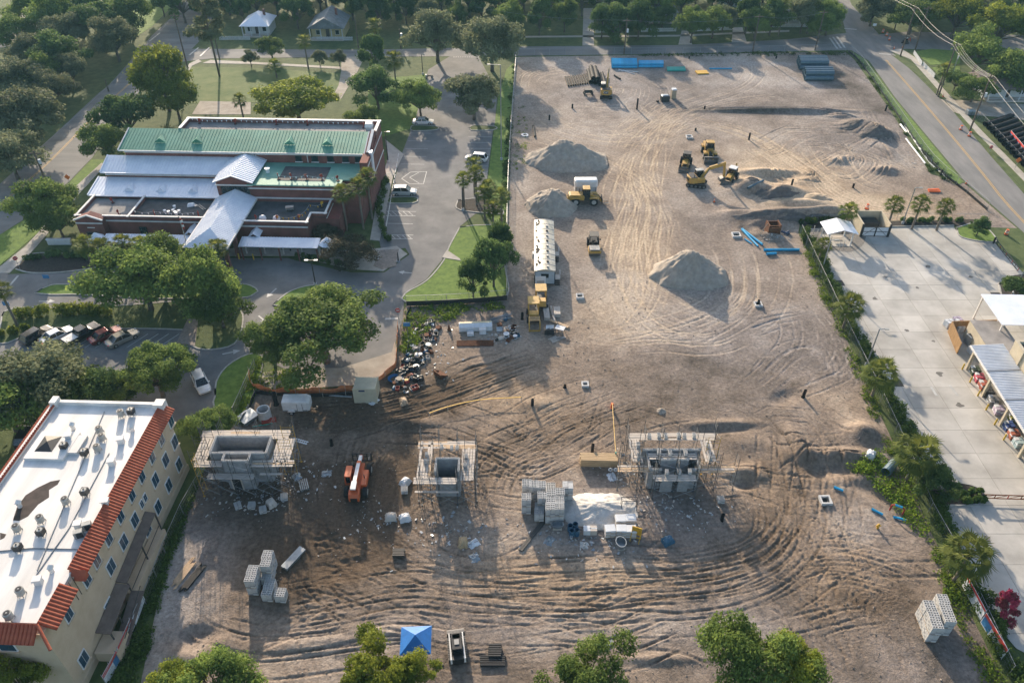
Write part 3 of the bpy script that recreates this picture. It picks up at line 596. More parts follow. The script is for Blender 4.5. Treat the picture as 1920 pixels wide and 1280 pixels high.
def shed(nm, u0, u1, v0, z0, v1, z1, mat, seam=.6):
    """metal roof plane from eave (v0,z0) up to (v1,z1) with standing seams, rake boards and gutter"""
    r = MB().slab((u0, v0, z0), (u1, v0, z0), (u1, v1, z1), (u0, v1, z1), .14).build(nm, mat, LIB)
    s = MB(); n = int((u1-u0)/seam)
    for i in range(1, n): s.bar((u0+i*seam, v0, z0+.015), (u0+i*seam, v1, z1+.015), .035, .035)
    tag(s.build('roof_seam', mat, r), kind='stuff')
    g = MB().bar((u0, v0-.08, z0-.08), (u1, v0-.08, z0-.08), .16, .18); g.bar((u0-.1, v0, z0-.02), (u0-.1, v1, z1-.02), .22, .26); g.bar((u1+.1, v0, z0-.02), (u1+.1, v1, z1-.02), .22, .26)
    g.build('gutter', 'white_metal' if mat == 'white_metal' else 'coping', r)
    return r
def vent(u, v, z, mat, pr):
    m = MB(); m.add([(u-1.1, v-.5, z-.2), (u+1.1, v-.5, z-.2), (u, v-.5, z+.62), (u-.05, v+1.5, z+.62), (u+.05, v+1.5, z+.62)], [(0, 1, 2), (1, 4, 3, 2), (0, 2, 3)])
    m.build('roof_vent', mat, pr)
def band(u0, v0, u1, v1, z, h=.22):
    MB().bar((u0, v0, z), (u1, v1, z), .14, h).build('stone_band', 'coping', LIB)
# block A/B : tall rear part
wall([(3, 16.4), (47.6, 16.4), (47.6, 22), (48.9, 22), (48.9, 27), (11.6, 27), (11.6, 22), (3, 22)], 0, 9.7)
wall([(11.6, 21.9), (48.9, 21.9), (48.9, 27), (11.6, 27)], 9.7, 10.4)
flat([(11.6, 22.3), (48.9, 22.3), (48.9, 27), (11.6, 27)], 10.5, 'grey_roof', 11.2, .55, skip=(0,))
rB = shed('green_roof', 2.2, 47.6, 15.9, 9.6, 22.0, 11.2, 'green_metal')
MB().ext([(15.9, 9.3), (22.2, 10.9), (22.2, 11.4), (15.9, 9.9)], 47.9, 48.9, 'x').build('gable_wall', 'brick', LIB)
wall([(47.5, 12.2), (48.9, 12.2), (48.9, 22.2), (47.5, 22.2)], 0, 9.7)
MB().bar((48.4, 15.8, 10.0), (48.4, 22.3, 11.55), .5, .15).build('coping', 'coping', LIB)
MB().box((48.9, 16.2, 8.0), (.5, 1.2, 4.2)).build('louvre_box', 'white_metal', LIB)
for u in (9.3, 16.2, 33.5, 40.5): vent(u, 18.6, 10.4, 'green_metal', rB)
band(3, 16.36, 47.6, 16.36, 9.05)
for k, u in enumerate((35.3, 38.3, 41.2, 44.0, 46.4)):
    w0 = MB().bb(u-.62, 16.28, 7.75, u+.62, 16.42, 8.95).build('window', 'dark_trim', LIB); MB().bb(u-.54, 16.22, 7.83, u+.54, 16.30, 8.87).build('pane', 'glass', w0); MB().bb(u-.7, 16.16, 7.6, u+.7, 16.4, 7.74).build('sill', 'coping', w0)
for u in (27.5, 37.0, 47.2): MB().tube((u, 16.2, 9.4), (u, 16.2, 7.6), .08).build('downpipe', 'coping', LIB)
# block C
wall([(.2, 12.6), (26, 12.6), (26, 16.6), (.2, 16.6)], 0, 7.05)
rC = shed('white_roof', -.3, 24.0, 12.1, 7.0, 16.35, 8.35, 'white_metal')
band(.2, 12.55, 22.6, 12.55, 6.35)
# block D
wall([(-.6, 7.8), (22.6, 7.8), (22.6, 12.6), (-.6, 12.6)], 0, 5.0)
rD = shed('white_roof', -1.0, 22.5, 7.2, 5.0, 12.4, 5.95, 'white_metal')
for u in (6.0, 11.8, 17.6): vent(u, 8.9, 5.35, 'white_metal', rD)
# block E: low front with flat roofs
wall([(0, 0), (23, 0), (23, 7.8), (0, 7.8)], 0, 4.3)
flat([(0, 0), (9.4, 0), (9.4, 7.2), (0, 7.2)], 4.35, 'grey_roof', 4.95, skip=(2,))
flat([(9.4, 0), (22.8, 0), (22.8, 7.2), (9.4, 7.2)], 4.35, 'tar', 4.95, skip=(1, 2, 3))
band(0, -.03, 23, -.03, 4.1)
ER = [(29, -.8), (40.5, -.8), (40.5, 2.3), (43, 2.3), (43, 7.5), (29, 7.5)]
wall(ER, 0, 4.3); flat(ER, 4.35, 'tar', 4.95, skip=(5,))
band(29, -.84, 40.5, -.84, 4.05)
wall([(22.9, .5), (29.1, .5), (29.1, 7.7), (22.9, 7.7)], 0, 5.0, 'lobby_wall')
# block F: green flat roof
FR = [(28.2, 7.6), (44.6, 7.6), (44.6, 10.0), (47.2, 10.0), (47.2, 16.2), (28.2, 16.2)]
wall(FR, 0, 7.2); fr = flat(FR, 7.5, 'green_roof', 7.75, .3, par=False); MB().prism([(p[0]+(-.1 if p[0]<30 else .12), p[1]-(.12 if p[1]<12 else 0)) for p in FR], 7.3, 7.49).build('roof_edge', 'green_roof', fr)
MB().bb(33.2, 9.2, 7.51, 41.6, 14.6, 7.56).build('tar_patch', 'tar', fr)
band(28.2, 7.56, 44.6, 7.56, 6.75); band(44.6, 7.6, 44.6, 10, 6.75); band(43.02, 2.3, 43.02, 7.5, 4.05)
MB().tube((30.6, 12.2, 7.5), (30.6, 12.2, 8.2), .35).tube((30.6, 12.2, 8.2), (30.6, 12.2, 8.35), .5).build('roof_vent', 'white_plastic', fr)
# entrance gable
gw = MB().ext([(22.6, 0), (29.0, 0), (29.0, 7.9), (25.8, 9.1), (22.6, 7.9)], 7.7, 8.2, 'y').build('gable_wall', 'brick', LIB)
wall([(22.6, 8.2), (29, 8.2), (29, 16.4), (22.6, 16.4)], 0, 7.9)
for s, nm in ((-1, 'l'), (1, 'r')):
    r = MB().slab((25.8, 7.1, 9.35), (25.8 + s*3.6, 7.1, 8.0), (25.8 + s*3.6, 16.3, 8.0), (25.8, 16.3, 9.35), .14).build('gable_roof', 'white_metal', LIB)
    q = MB()
    for k in range(1, 15): q.bar((25.8, 7.1+k*.6, 9.38), (25.8 + s*3.6, 7.1+k*.6, 8.03), .07, .08)
    tag(q.build('roof_seam', 'white_metal', r), kind='stuff')
wn = MB().bb(23.4, 7.55, 4.9, 28.4, 7.68, 7.0).build('window', 'glass', LIB)
fm = MB()
for k in range(6): fm.bb(23.4+k*1.0-.04, 7.48, 4.9, 23.4+k*1.0+.04, 7.56, 7.0)
for z in (5.6, 6.3): fm.bb(23.4, 7.47, z-.04, 28.4, 7.55, z+.04)
fm.build('mullion', 'dark_trim', wn)
band(22.5, 7.62, 29.1, 7.62, 7.25)
# long entrance canopy with hipped front end
A, B, Cc, D_ = (22.3, 7.5, 4.95), (29.5, 7.5, 4.95), (29.5, -9.4, 4.95), (22.3, -9.4, 4.95)
r0, r1 = (25.9, 7.5, 6.6), (25.9, -5.8, 6.6)
for q, nm in (((A, r0, r1, D_), 0), ((B, r0, r1, Cc), 0)):
    r = MB().slab(*[Vector(p) for p in q], .13).build('canopy_roof', 'white_metal', LIB); sm = MB(); n = 36
    for k in range(1, n):
        v = 7.5 - k*.47
        f = 1.0 if v > -5.8 else max(0.02, (v + 9.4)/3.6)
        e = q[0][0]; sm.bar((e, v, 4.98), (e + (25.9-e)*f, v, 4.98 + 1.65*f), .04, .05)
    tag(sm.build('roof_seam', 'white_metal', r), kind='stuff')
MB().add([D_, Cc, r1, (22.3, -9.4, 4.8), (29.5, -9.4, 4.8)], [(0, 1, 2), (3, 4, 1, 0)]).build('canopy_hip', 'white_metal', LIB)
g = MB()
for a, b in ((A, D_), (D_, Cc), (Cc, B)): g.bar((a[0], a[1], 4.85), (b[0], b[1], 4.85), .2, .28)
g.build('gutter', 'coping', LIB)
for u in (22.9, 28.9):
    for v in (-8.8, -4.5, -.6): MB().bb(u-.3, v-.3, 0, u+.3, v+.3, 4.8).build('column', 'brick', LIB)
# covered walks
for u0, u1, v0, v1 in ((6.2, 22.2, -5.2, -2.8), (29.6, 43.0, -5.4, -2.9)):
    r = MB().slab((u0, v0, 2.85), (u1, v0, 2.85), (u1, v1, 3.25), (u0, v1, 3.25), .18).build('walkway_roof', 'white_metal', LIB); q = MB()
    for k in range(1, int((u1-u0)/.5)): q.bar((u0+k*.5, v0, 2.88), (u0+k*.5, v1, 3.28), .06, .07)
    tag(q.build('roof_seam', 'white_metal', r), kind='stuff')
    n = int((u1-u0)/3)
    for k in range(n+1):
        for v in (v0+.3, v1-.3): MB().bb(u0+.3+k*(u1-u0-.6)/n-.1, v-.1, 0, u0+.3+k*(u1-u0-.6)/n+.1, v+.1, 2.85).build('post', 'brick' if v < v0+1 else 'coping', LIB)
for u in (5.0, 44.4):
    m = MB(); n = 8; ring = [(u + 1.5*math.cos(R(22.5+45*k)), -4.1 + 1.5*math.sin(R(22.5+45*k)), 3.0) for k in range(n)]
    m.add(ring + [(u, -4.1, 4.2)], [(k, (k+1) % n, n) for k in range(n)]); m.build('pavilion_roof', 'white_metal', LIB)
    for k in range(0, n, 2): p = ring[k]; MB().bb(p[0]-.08, p[1]-.08, 0, p[0]+.08, p[1]+.08, 3.0).build('post', 'coping', LIB)
for u, v0, v1 in ((20.6, -2.9, .3), (31.6, -3.0, -.3)):
    m = MB().slab((u-1, v0, 3.2), (u, v0, 3.9), (u, v1, 3.9), (u-1, v1, 3.2), .1).slab((u+1, v0, 3.2), (u, v0, 3.9), (u, v1, 3.9), (u+1, v1, 3.2), .1); m.build('link_roof', 'white_metal', LIB)
# side porch with small pediment
MB().ext([(.6, 0), (5.2, 0), (5.2, 4.9), (2.9, 5.75), (.6, 4.9)], -1.3, .3, 'y').build('porch_wall', 'brick', LIB)
for s in (-1, 1): MB().bar((2.9, -1.35, 5.82), (2.9 + s*2.5, -1.35, 4.9), .3, .22).build('pediment_coping', 'coping', LIB)
band(.6, -1.36, 5.2, -1.36, 4.3); dr = MB().bb(1.8, -1.36, 0, 4.0, -1.28, 2.6).build('door', 'dark_trim', LIB); MB().bb(2.0, -1.4, .2, 3.8, -1.35, 2.4).build('pane', 'glass', dr)
MB().bb(2.3, -1.38, 3.35, 3.6, -1.34, 3.5).build('sign_lettering', 'coping', LIB)
MB().bb(10.6, -.06, 1.6, 11.9, .06, 3.0).build('window', 'glass', LIB)
# lower steps on the right side
wall([(43, 2.3), (45.2, 2.3), (45.2, 7.6), (43, 7.6)], 0, 4.0); wall([(44.6, 7.6), (48.2, 7.6), (48.2, 12.4), (44.6, 12.4)], 0, 6.6)
band(44.6, 7.57, 48.2, 7.57, 6.2); band(48.23, 7.6, 48.23, 12.4, 6.2); band(48.93, 12.4, 48.93, 27, 5.2); band(48.93, 12.4, 48.93, 27, 8.9)
# ---- things left on the library roofs by the roofers
def lib(u, v, z): return Vector((-75.2 + u*math.cos(ROT) - v*math.sin(ROT), 118.4 + u*math.sin(ROT) + v*math.cos(ROT), z))
M('rubber_base', (.05, .03, .028), .8)
def stand(u, v, z, label, mat='red_plastic', rz=0.3):
    o = thing('warning_stand', label, 'warning stand', lib(u, v, z), rz, 'warning line stands on the library roof')
    MB().box((0, 0, .05), (.5, .5, .1)).build('base', 'rubber_base', o); MB().tube((0, 0, .1), (0, 0, 1.1), .09, .06).build('post', mat, o); MB().box((.1, 0, .85), (.5, .06, .5), ry=.3).build('paddle', mat, o)
    return o
i = 0
for (u, v, z, nm) in [(14, 26, 10.5, 'first red stand along the rear grey roof edge'), (21, 26, 10.5, 'second red stand along the rear grey roof edge'), (29, 26, 10.5, 'third red stand along the rear grey roof edge'), (35, 26, 10.5, 'fourth red stand along the rear grey roof edge'), (46, 25.2, 10.5, 'red stand next to the white roof fan on the rear roof'),
  (33.3, 9.6, 7.56, 'leftmost red stand on the dark patch of the green roof'), (35.6, 9.7, 7.56, 'second red stand on the dark patch of the green roof'), (38.4, 9.5, 7.56, 'third red stand on the dark patch of the green roof'), (41.1, 9.7, 7.56, 'red stand at the right end of the dark patch'), (44.0, 9.4, 7.5, 'red stand on bare green roof near the palms'),
  (4, 5.6, 4.35, 'red stand on the light grey roof corner over the porch'), (6.9, 1.5, 4.35, 'red stand in the middle of the light grey roof'), (13.2, 1.6, 4.35, 'red stand left of the buckets on the black roof'), (20.9, 1.6, 4.35, 'red stand right of the buckets on the black roof'),
  (31.2, .6, 4.35, 'red stand at the left of the yellow flag line'), (34.9, .6, 4.35, 'red stand beside the white bags on the black roof'), (38.6, .9, 4.35, 'red stand where the yellow flag line turns'), (41.5, 5.6, 4.35, 'yellow stand at the far end of the flag line')]:
    stand(u, v, z, nm, 'yellow_steel' if 'yellow stand' in nm else 'red_plastic', .2 + i*.4); i += 1
def pennant(pts, label, mat):
    o = thing('pennant_line', label, 'flag line', lib(*pts[0]), ROT, 'flag lines on the library roof'); p0 = Vector(pts[0]); ln = MB(); k = 0
    for a, b in zip(pts[:-1], pts[1:]):
        a, b = Vector(a) - p0, Vector(b) - p0; n = max(2, int((b-a).length/.9))
        for j in range(n):
            q0, q1 = a.lerp(b, j/n), a.lerp(b, (j+1)/n); sg = lambda f: -.35*(1-(2*f-1)**2)
            q0 = q0 + Vector((0, 0, .95 + sg(j/n))); q1 = q1 + Vector((0, 0, .95 + sg((j+1)/n))); ln.tube(q0, q1, .015, n=3)
            MB().add([q0+Vector((.05, 0, 0)), q0+Vector((.35, 0, 0)), q0+Vector((.2, .02, -.4)), q0+Vector((.2, -.02, -.4))], [(0, 1, 2), (1, 0, 3)]).build('pennant', mat, o, fix=False)
    ln.build('cord', 'white_plastic', o)
pennant([(12.5, 26.2, 10.5), (21, 26.2, 10.5), (29, 26.2, 10.5), (35, 26.2, 10.5), (45.5, 26.2, 10.5)], 'white flag line sagging along the rear grey library roof', 'white_plastic')
pennant([(33.3, 9.4, 7.56), (38.4, 9.4, 7.56), (44, 9.2, 7.56)], 'white flag line across the dark patch on the green roof', 'white_plastic')
pennant([(9.8, 1.4, 4.35), (13.2, 1.4, 4.35), (20.9, 1.4, 4.35)], 'white flag line along the black roof left of the canopy', 'white_plastic')
pennant([(34.9, .5, 4.35), (38.6, .8, 4.35), (39.6, 4.6, 4.35), (42, 5.2, 4.35)], 'yellow flag line on the black roof right of the canopy', 'yellow_steel')
for k, (u, v) in enumerate([(14.6, 2.6), (15.4, 2.3), (16.0, 2.9), (16.6, 2.2), (17.1, 2.7), (15.7, 4.2), (16.9, 1.9)]):
    o = thing('bucket', 'white bucket standing among the roofing tools on the black roof', 'bucket', lib(u, v, 4.35), k, 'white buckets on the black library roof')
    MB().tube((0, 0, 0), (0, 0, .5), .2, .26, 10).build('pail', 'white_plastic', o); MB().tube((0, 0, .5), (0, 0, .54), .28, .28, 10).build('lid', 'white_plastic', o)
for u, v, nm in ((32.9, .9, 'left of the two white bags of granules on the black roof'), (35.3, .9, 'right of the two white bags of granules on the black roof')):
    o = thing('bulk_bag', nm, 'bag', lib(u-.6, v, 4.35), .1)
    m = MB().box((0, 0, .35), (1.3, .9, .7), top=(.75, .7)).build('sack', 'white_plastic', o, bevel=.15)
    MB().box((.1, 0, .78), (.7, .4, .16), top=(.5, .5)).build('gathered_top', 'white_plastic', o)
o = thing('rooftop_fan', 'white boxy rooftop fan in the corner of the rear roof', 'roof fan', lib(47.2, 24.6, 10.5), 0); MB().bb(-.6, -.6, 0, .6, .6, .7).build('curb', 'coping', o); MB().box((0, 0, 1.0), (1.5, 1.4, .7), top=(.8, .8)).build('hood', 'white_plastic', o)
o = thing('roof_cart', 'grey wheeled roofing cart on the black roof right of the canopy', 'cart', lib(36.2, 4.2, 4.35), .2); MB().bb(-.7, -.4, .3, .7, .4, .8).build('tray', 'steel', o); MB().tube((-.4, -.45, .2), (-.4, .45, .2), .2).tube((.4, -.45, .2), (.4, .45, .2), .2).build('wheel', 'dark_trim', o)
o = thing('ladder', 'aluminium ladder lying on the black roof left of the canopy', 'ladder', lib(20.3, 4.6, 4.4), -.8); m = MB().bb(-1.2, -.25, 0, 1.2, -.18, .1).bb(-1.2, .18, 0, 1.2, .25, .1); m.build('rail', 'steel', o)
for k in range(7): MB().bb(-1.05+k*.34, -.2, .03, -1.0+k*.34, .2, .08).build('rung', 'steel', o)
o = thing('tool_pile', 'pale heap of roofing tarps and tools on the black roof', 'tarp', lib(18.3, 5.2, 4.35), 0); MB().box((0, 0, .25), (1.5, 1.0, .5), .3, top=(.6, .5)).build('tarp', 'white_plastic', o, bevel=.1); MB().box((.9, -.3, .12), (.6, .5, .24), .6).build('tool_case', 'steel', o)
o = thing('flagpole', 'tall flagpole with red and white flag in front of the entrance canopy', 'flagpole', lib(22.0, -7.2, 0), 0)
MB().tube((0, 0, 0), (0, 0, 9.5), .11, .06).build('pole', 'steel', o)
fl = MB()
for k in range(5): fl.box((.12 + .04*(k % 2), .04*k, 8.9-k*.42), (.34+.05*(k % 3), .12, .4), .3, k % 2)
fl.build('flag', ['red_plastic', 'white_plastic'], o)
# ================================================================ tan apartment block with white roof and red tiles
M('stucco', (.54, .41, .28), .9, scale=.7, bump=.25, bscale=40, col2=(.62, .49, .35))
M('membrane', (.54, .525, .495), .6, scale=.5, col2=(.76, .745, .715), bump=.1, bscale=4, stretch=(1, .12, 1), lo=.25, hi=.6)
M('clay', (.30, .058, .026), .8, scale=1.2, col2=(.44, .115, .055))
M('ac_grey', (.38, .38, .36), .5, metal=.3, var=.2); M('ac_dark', (.025, .025, .027), .5)
M('window_frame', (.72, .74, .76), .5); glass('blue_glass', (.03, .07, .11))
M('stain', (.055, .04, .035), .9, scale=1, var=.4); M('brown_roof', (.16, .125, .105), .85, var=.2)
TAN = thing('apartment_block', 'tan stucco apartment block with white flat roof and red tile edge', 'building', (-40.9, 37.0, 0), ROT)
W_, D0 = 13.0, 28.2
MB().bb(-W_, 0, 0, 0, D0, 10.2).build('wall', 'stucco', TAN)
rf = MB().bb(-W_+.3, .9, 10.2, -.3, D0-.1, 10.5).build('roof', 'membrane', TAN)
pp = MB().bb(-W_, D0-.1, 10.0, 0, D0+.3, 11.0).bb(-W_-.02, D0-.6, 10.0, -W_+.7, D0+.5, 11.35).bb(-1.0, D0-.6, 10.0, .1, D0+.5, 11.35).bb(-W_-.01, 2, 10.0, -W_+.45, D0-.6, 10.9)
pp.build('parapet', 'membrane', TAN)
# one strip of barrel tiles at a time
tile = MB(); n = 6
for k in range(n):
    a0, a1 = math.pi*k/n, math.pi*(k+1)/n
    tile.quad((0, -.14*math.cos(a0), .11*math.sin(a0)), (0, -.14*math.cos(a1), .11*math.sin(a1)), (2.0, -.14*math.cos(a1), .11*math.sin(a1)), (2.0, -.14*math.cos(a0), .11*math.sin(a0)))
tile_me = tile.mesh('roof_tile', 'clay', True, False)
def tiles(p0, p1, down, L, nm='tile_roof'):
    """rows of tiles from ridge line p0-p1 falling along `down`"""
    p0, p1, down = Vector(p0), Vector(p1), Vector(down).normalized()
    bd = MB().slab(p0, p1, p1 + down*L, p0 + down*L, .12).build(nm, 'clay', TAN)
    d = (p1-p0); n = int(d.length/.36); z = down.cross(d.normalized()); z = z if z.z > 0 else -z; y = z.cross(down)
    mt = Matrix((down, y, z)).transposed().to_4x4()
    for k in range(n):
        o = link('roof_tile', tile_me, bd); o.matrix_local = Matrix.Translation(p0 + d*((k+.5)/n)) @ mt @ Matrix.Scale(L/2.0, 4, (1, 0, 0))
tiles((-.55, 6.2, 10.95), (-.55, D0+.2, 10.95), (1, 0, -.62), 1.75)
tiles((-.55, .6, 10.95), (-.55, 4.7, 10.95), (1, 0, -.62), 1.75)
tiles((-W_+.3, .55, 10.95), (-.4, .55, 10.95), (0, -1, -.62), 1.75)
tiles((-W_+.5, 2.0, 10.98), (-W_+.5, D0, 10.98), (-1, 0, -.62), 1.6)
MB().tube((-.45, .5, 10.98), (1.2, -1.2, 9.85), .14).build('hip_tile', 'clay', TAN); MB().ext([(5.6, 9.9), (6.3, 10.7), (6.3, 9.9)], -.5, 1.1, 'x').build('tile_end', 'clay', TAN)
def win(y, z, w=1.0, h=1.5, x=0.0, face='x'):
    f = MB(); p = MB()
    if face == 'x':
        f.bb(x-.02, y-w/2, z-h/2, x+.09, y+w/2, z+h/2); p.bb(x+.05, y-w/2+.1, z-h/2+.1, x+.11, y-.03, z+h/2-.1); p.bb(x+.05, y+.03, z-h/2+.1, x+.11, y+w/2-.1, z+h/2-.1); s = MB().bb(x, y-w/2-.12, z-h/2-.14, x+.2, y+w/2+.12, z-h/2-.01)
    else:
        f.bb(y-w/2, -.09, z-h/2, y+w/2, .02, z+h/2); p.bb(y-w/2+.1, -.11, z-h/2+.1, y+w/2-.1, -.06, z+h/2-.1); s = MB().bb(y-w/2-.1, -.2, z-h/2-.14, y+w/2+.1, 0, z-h/2-.01)
    o = f.build('window', 'window_frame', TAN); p.build('pane', 'blue_glass', o); s.build('sill', 'stucco', o)
for y in (28.2, 25.3, 22.6, 19.8, 17.2, 14.4, 11.6, 9.0, 6.9, 3.2): win(y, 8.25, 1.15, 1.5)
for y in (27.4, 24.6, 21.6, 16.0, 13.2, 10.2): win(y, 5.6, 1.35, 1.7)
for y in (18.9, 18.0): win(y, 5.8, .7, 1.1)
for y in (26.6, 23.4, 20.2, 17.2, 7.6, 2.0): win(y, 2.6, 1.3, 1.7)
for xx in (-4, -8): win(xx, 8.0, 1.6, 1.2, face='y')
MB().bb(-.03, -.03, 0, .12, D0+.05, .9).build('plinth', 'stucco', TAN)
# covered stair along the wall
MB().slab((.05, 18.0, 4.6), (1.15, 18.0, 4.4), (1.15, 9.8, 3.4), (.05, 9.8, 3.6), .15).build('stair_roof', 'brown_roof', TAN)
MB().slab((.05, 9.7, 3.5), (1.5, 9.7, 3.3), (1.5, 4.6, 2.6), (.05, 4.6, 2.8), .15).build('stair_roof', 'brown_roof', TAN)
MB().slab((1.3, 9.7, 2.3), (2.6, 9.7, 2.3), (2.6, 4.6, .7), (1.3, 4.6, .7), .2).build('stair_flight', 'brown_roof', TAN)
MB().bb(.12, 3.2, 0, 2.4, 5.6, 1.5).build('stair_landing', 'stucco', TAN); MB().bb(.12, 9.8, 0, 1.4, 18.0, 1.6).build('stair_base', 'stucco', TAN)
for y, x, zt in ((17.9, 1.1, 4.35), (14, 1.1, 3.85), (9.8, 1.2, 3.3), (6.6, 1.45, 2.8), (4.7, 1.45, 2.5)): MB().bb(x-.06, y-.06, 0, x+.06, y+.06, zt).build('stair_post', 'dark_trim', TAN)
MB().bar((1.2, 17.8, 2.7), (1.2, 10, 2.0), .06, .06).bar((2.6, 9.6, 3.3), (2.6, 4.7, 1.7), .06, .06).build('handrail', 'dark_trim', TAN)
for y in (5.0, 5.6): MB().bar((.02, y, 7.8), (.02, y, 10.6), .05, .05).build('ladder_rail', 'dark_trim', TAN)
# raised skylight kerb
sk = MB().bb(-11.9, 19.6, 10.5, -7.6, 23.6, 10.85).build('roof_kerb', 'membrane', TAN); MB().bb(-8.6, 20.6, 10.5, -6.6, 23.2, 10.82).build('roof_kerb', 'membrane', TAN)
MB().add([(-11.2, 20.6, 10.86), (-9.3, 20.6, 10.86), (-9.3, 22.9, 10.86), (-11.2, 22.9, 10.86), (-10.25, 21.75, 11.25)], [(0, 1, 4), (1, 2, 4), (2, 3, 4), (3, 0, 4)]).build('skylight', 'ac_dark', sk)
def stain(pts):
    MB().prism(pts, 10.49, 10.507).build('roof_stain', 'stain', TAN)
def T(px, py, z=10.5):
    p = G(px, py, z) - Vector((-40.9, 37.0, 0)); c, s = math.cos(-ROT), math.sin(-ROT); return Vector((p.x*c - p.y*s, p.x*s + p.y*c))
stain([T(*p) for p in [(24,975),(32,950),(48,928),(70,914),(95,902),(113,899),(108,908),(92,918),(92,932),(72,945),(52,968),(36,976)]])
stain([T(*p) for p in [(0,998),(12,1001),(8,1008),(0,1012)]])
lines = MB()
for pts in ([(196,772),(120,950),(70,1070)], [(205,850),(130,990),(60,1090)], [(-20,1035),(60,1028),(155,1030),(175,1000)]):
    q = [T(*p) for p in pts]; lines.path([(p.x, p.y, 10.56) for p in q], .05)
lines.build('conduit', 'steel', TAN)
def unit(px, py, kind, label, rz=0.0):
    base = G(px, py, 10.5)
    o = thing('air_conditioner' if kind in 'gd' else 'roof_vent', label, 'air conditioner' if kind in 'gd' else 'roof vent', base, ROT + rz, 'machines on the white roof', .74)
    if kind in 'gd':
        cm = 'ac_grey' if kind == 'g' else 'ac_dark'
        st = MB()
        for x in (-.35, .35):
            for y in (-.35, .35): st.bb(x-.04, y-.04, 0, x+.04, y+.04, .35)
        st.build('stand', 'steel', o)
        b = MB()
        if kind == 'g': b.tube((0, 0, .35), (0, 0, 1.15), .5, .5, 14).tube((0, 0, 1.15), (0, 0, 1.3), .53, .47, 14)
        else: b.bb(-.45, -.45, .35, .45, .45, 1.2)
        b.build('casing', cm, o); MB().tube((0, 0, 1.3 if kind == 'g' else 1.2), (0, 0, 1.34 if kind == 'g' else 1.25), .38, .36, 14).build('fan_grille', 'ac_dark' if kind == 'g' else 'ac_grey', o); MB().tube((0, 0, 1.3), (0, 0, 1.38), .12, .1).build('fan_hub', cm, o)
    elif kind == 'v':
        MB().tube((0, 0, 0), (0, 0, .7), .3, .3, 12).build('pipe', 'membrane', o); MB().tube((0, -.15, .7), (0, .35, 1.0), .42, .34, 12).build('hood', 'membrane', o)
    elif kind == 'b':
        MB().box((0, 0, .45), (.9, .8, .9), .2, top=(.85, .85)).build('housing', 'membrane', o); MB().box((0, 0, 1.0), (1.05, .9, .16), .2).build('hood', 'membrane', o)
    else:
        MB().box((0, 0, .55), (1.1, .7, 1.1), .4).build('housing', 'ac_grey', o); MB().box((.3, -.3, .55), (.8, .12, .8), .4).build('grille', 'ac_dark', o)
for a in [(229,781,'g','pale air conditioner at the far edge of the white roof beside a black one'),(248,777,'d','black air conditioner at the far right edge of the white roof'),(189,812,'g','farthest of three clustered pale air conditioners on the white roof'),(194,826,'g','middle of three clustered pale air conditioners on the white roof'),(185,846,'g','nearest of three clustered pale air conditioners on the white roof'),(123,842,'d','black air conditioner beside the skylight on the white roof'),(161,854,'d','black air conditioner below the clustered pale units'),
  (162,928,'d','black air conditioner alone in the middle of the white roof'),(126,945,'g','pale air conditioner right of the long brown roof stain'),(79,979,'g','pale air conditioner near the lower end of the brown stain'),(35,996,'g','pale air conditioner between the two brown stains'),(80,1003,'d','square dark air conditioner on a frame below the brown stain'),(37,1032,'d','black air conditioner on a frame near the left roof edge'),(42,1115,'g','pale air conditioner in the lower left of the white roof'),(20,1160,'g','nearest pale air conditioner at the front roof edge'),
  (138,804,'v','round white vent at the far left of the white roof'),(249,808,'v','round white vent near the far right roof corner'),(38,950,'v','round white vent at the brown stain'),(98,1072,'v','round white vent with a long shadow in the lower roof'),(131,823,'b','white box vent left of the clustered air conditioners'),(228,830,'b','white box vent right of the clustered air conditioners'),(211,871,'b','white box vent in the middle of the roof right side'),(149,989,'b','small white box vent below the lone black unit'),(74,1093,'b','white box vent near the front of the roof'),(200,946,'b','white box at the red tile edge halfway along'),
  (150,1005,'x','grey boxed air handler near the red tile edge'),(166,990,'x','dark equipment box on a rail at the red tile edge')]:
    unit(*a)
# ================================================================ trees, palms, hedges
def leafmat(name, a, b, tr=.28):
    m = bpy.data.materials.new(name); m.use_nodes = True; t = m.node_tree; p = t.nodes['Principled BSDF']; p.inputs['Roughness'].default_value = .75; p.inputs['Specular IOR Level'].default_value = .12
    at = t.nodes.new('ShaderNodeAttribute'); at.attribute_name = 'tint'; oi = t.nodes.new('ShaderNodeObjectInfo')
    mx = t.nodes.new('ShaderNodeMix'); mx.data_type = 'RGBA'; mx.inputs['A'].default_value = (*a, 1); mx.inputs['B'].default_value = (*b, 1); t.links.new(at.outputs['Fac'], mx.inputs['Factor'])
    hs = t.nodes.new('ShaderNodeHueSaturation'); mr = t.nodes.new('ShaderNodeMapRange'); linked(mr, {'To Min': .8, 'To Max': 1.2}); t.links.new(oi.outputs['Random'], mr.inputs['Value']); t.links.new(mr.outputs[0], hs.inputs['Value'])
    t.links.new(mx.outputs['Result'], hs.inputs['Color']); t.links.new(hs.outputs[0], p.inputs['Base Color'])
    tl = t.nodes.new('ShaderNodeBsdfTranslucent'); ms = t.nodes.new('ShaderNodeMixShader'); ms.inputs[0].default_value = tr
    h2 = t.nodes.new('ShaderNodeHueSaturation'); h2.inputs['Value'].default_value = 1.5; h2.inputs['Hue'].default_value = .485; t.links.new(hs.outputs[0], h2.inputs['Color']); t.links.new(h2.outputs[0], tl.inputs['Color'])
    t.links.new(p.outputs[0], ms.inputs[1]); t.links.new(tl.outputs[0], ms.inputs[2]); t.links.new(ms.outputs[0], t.nodes['Material Output'].inputs['Surface'])
    MATS[name] = m
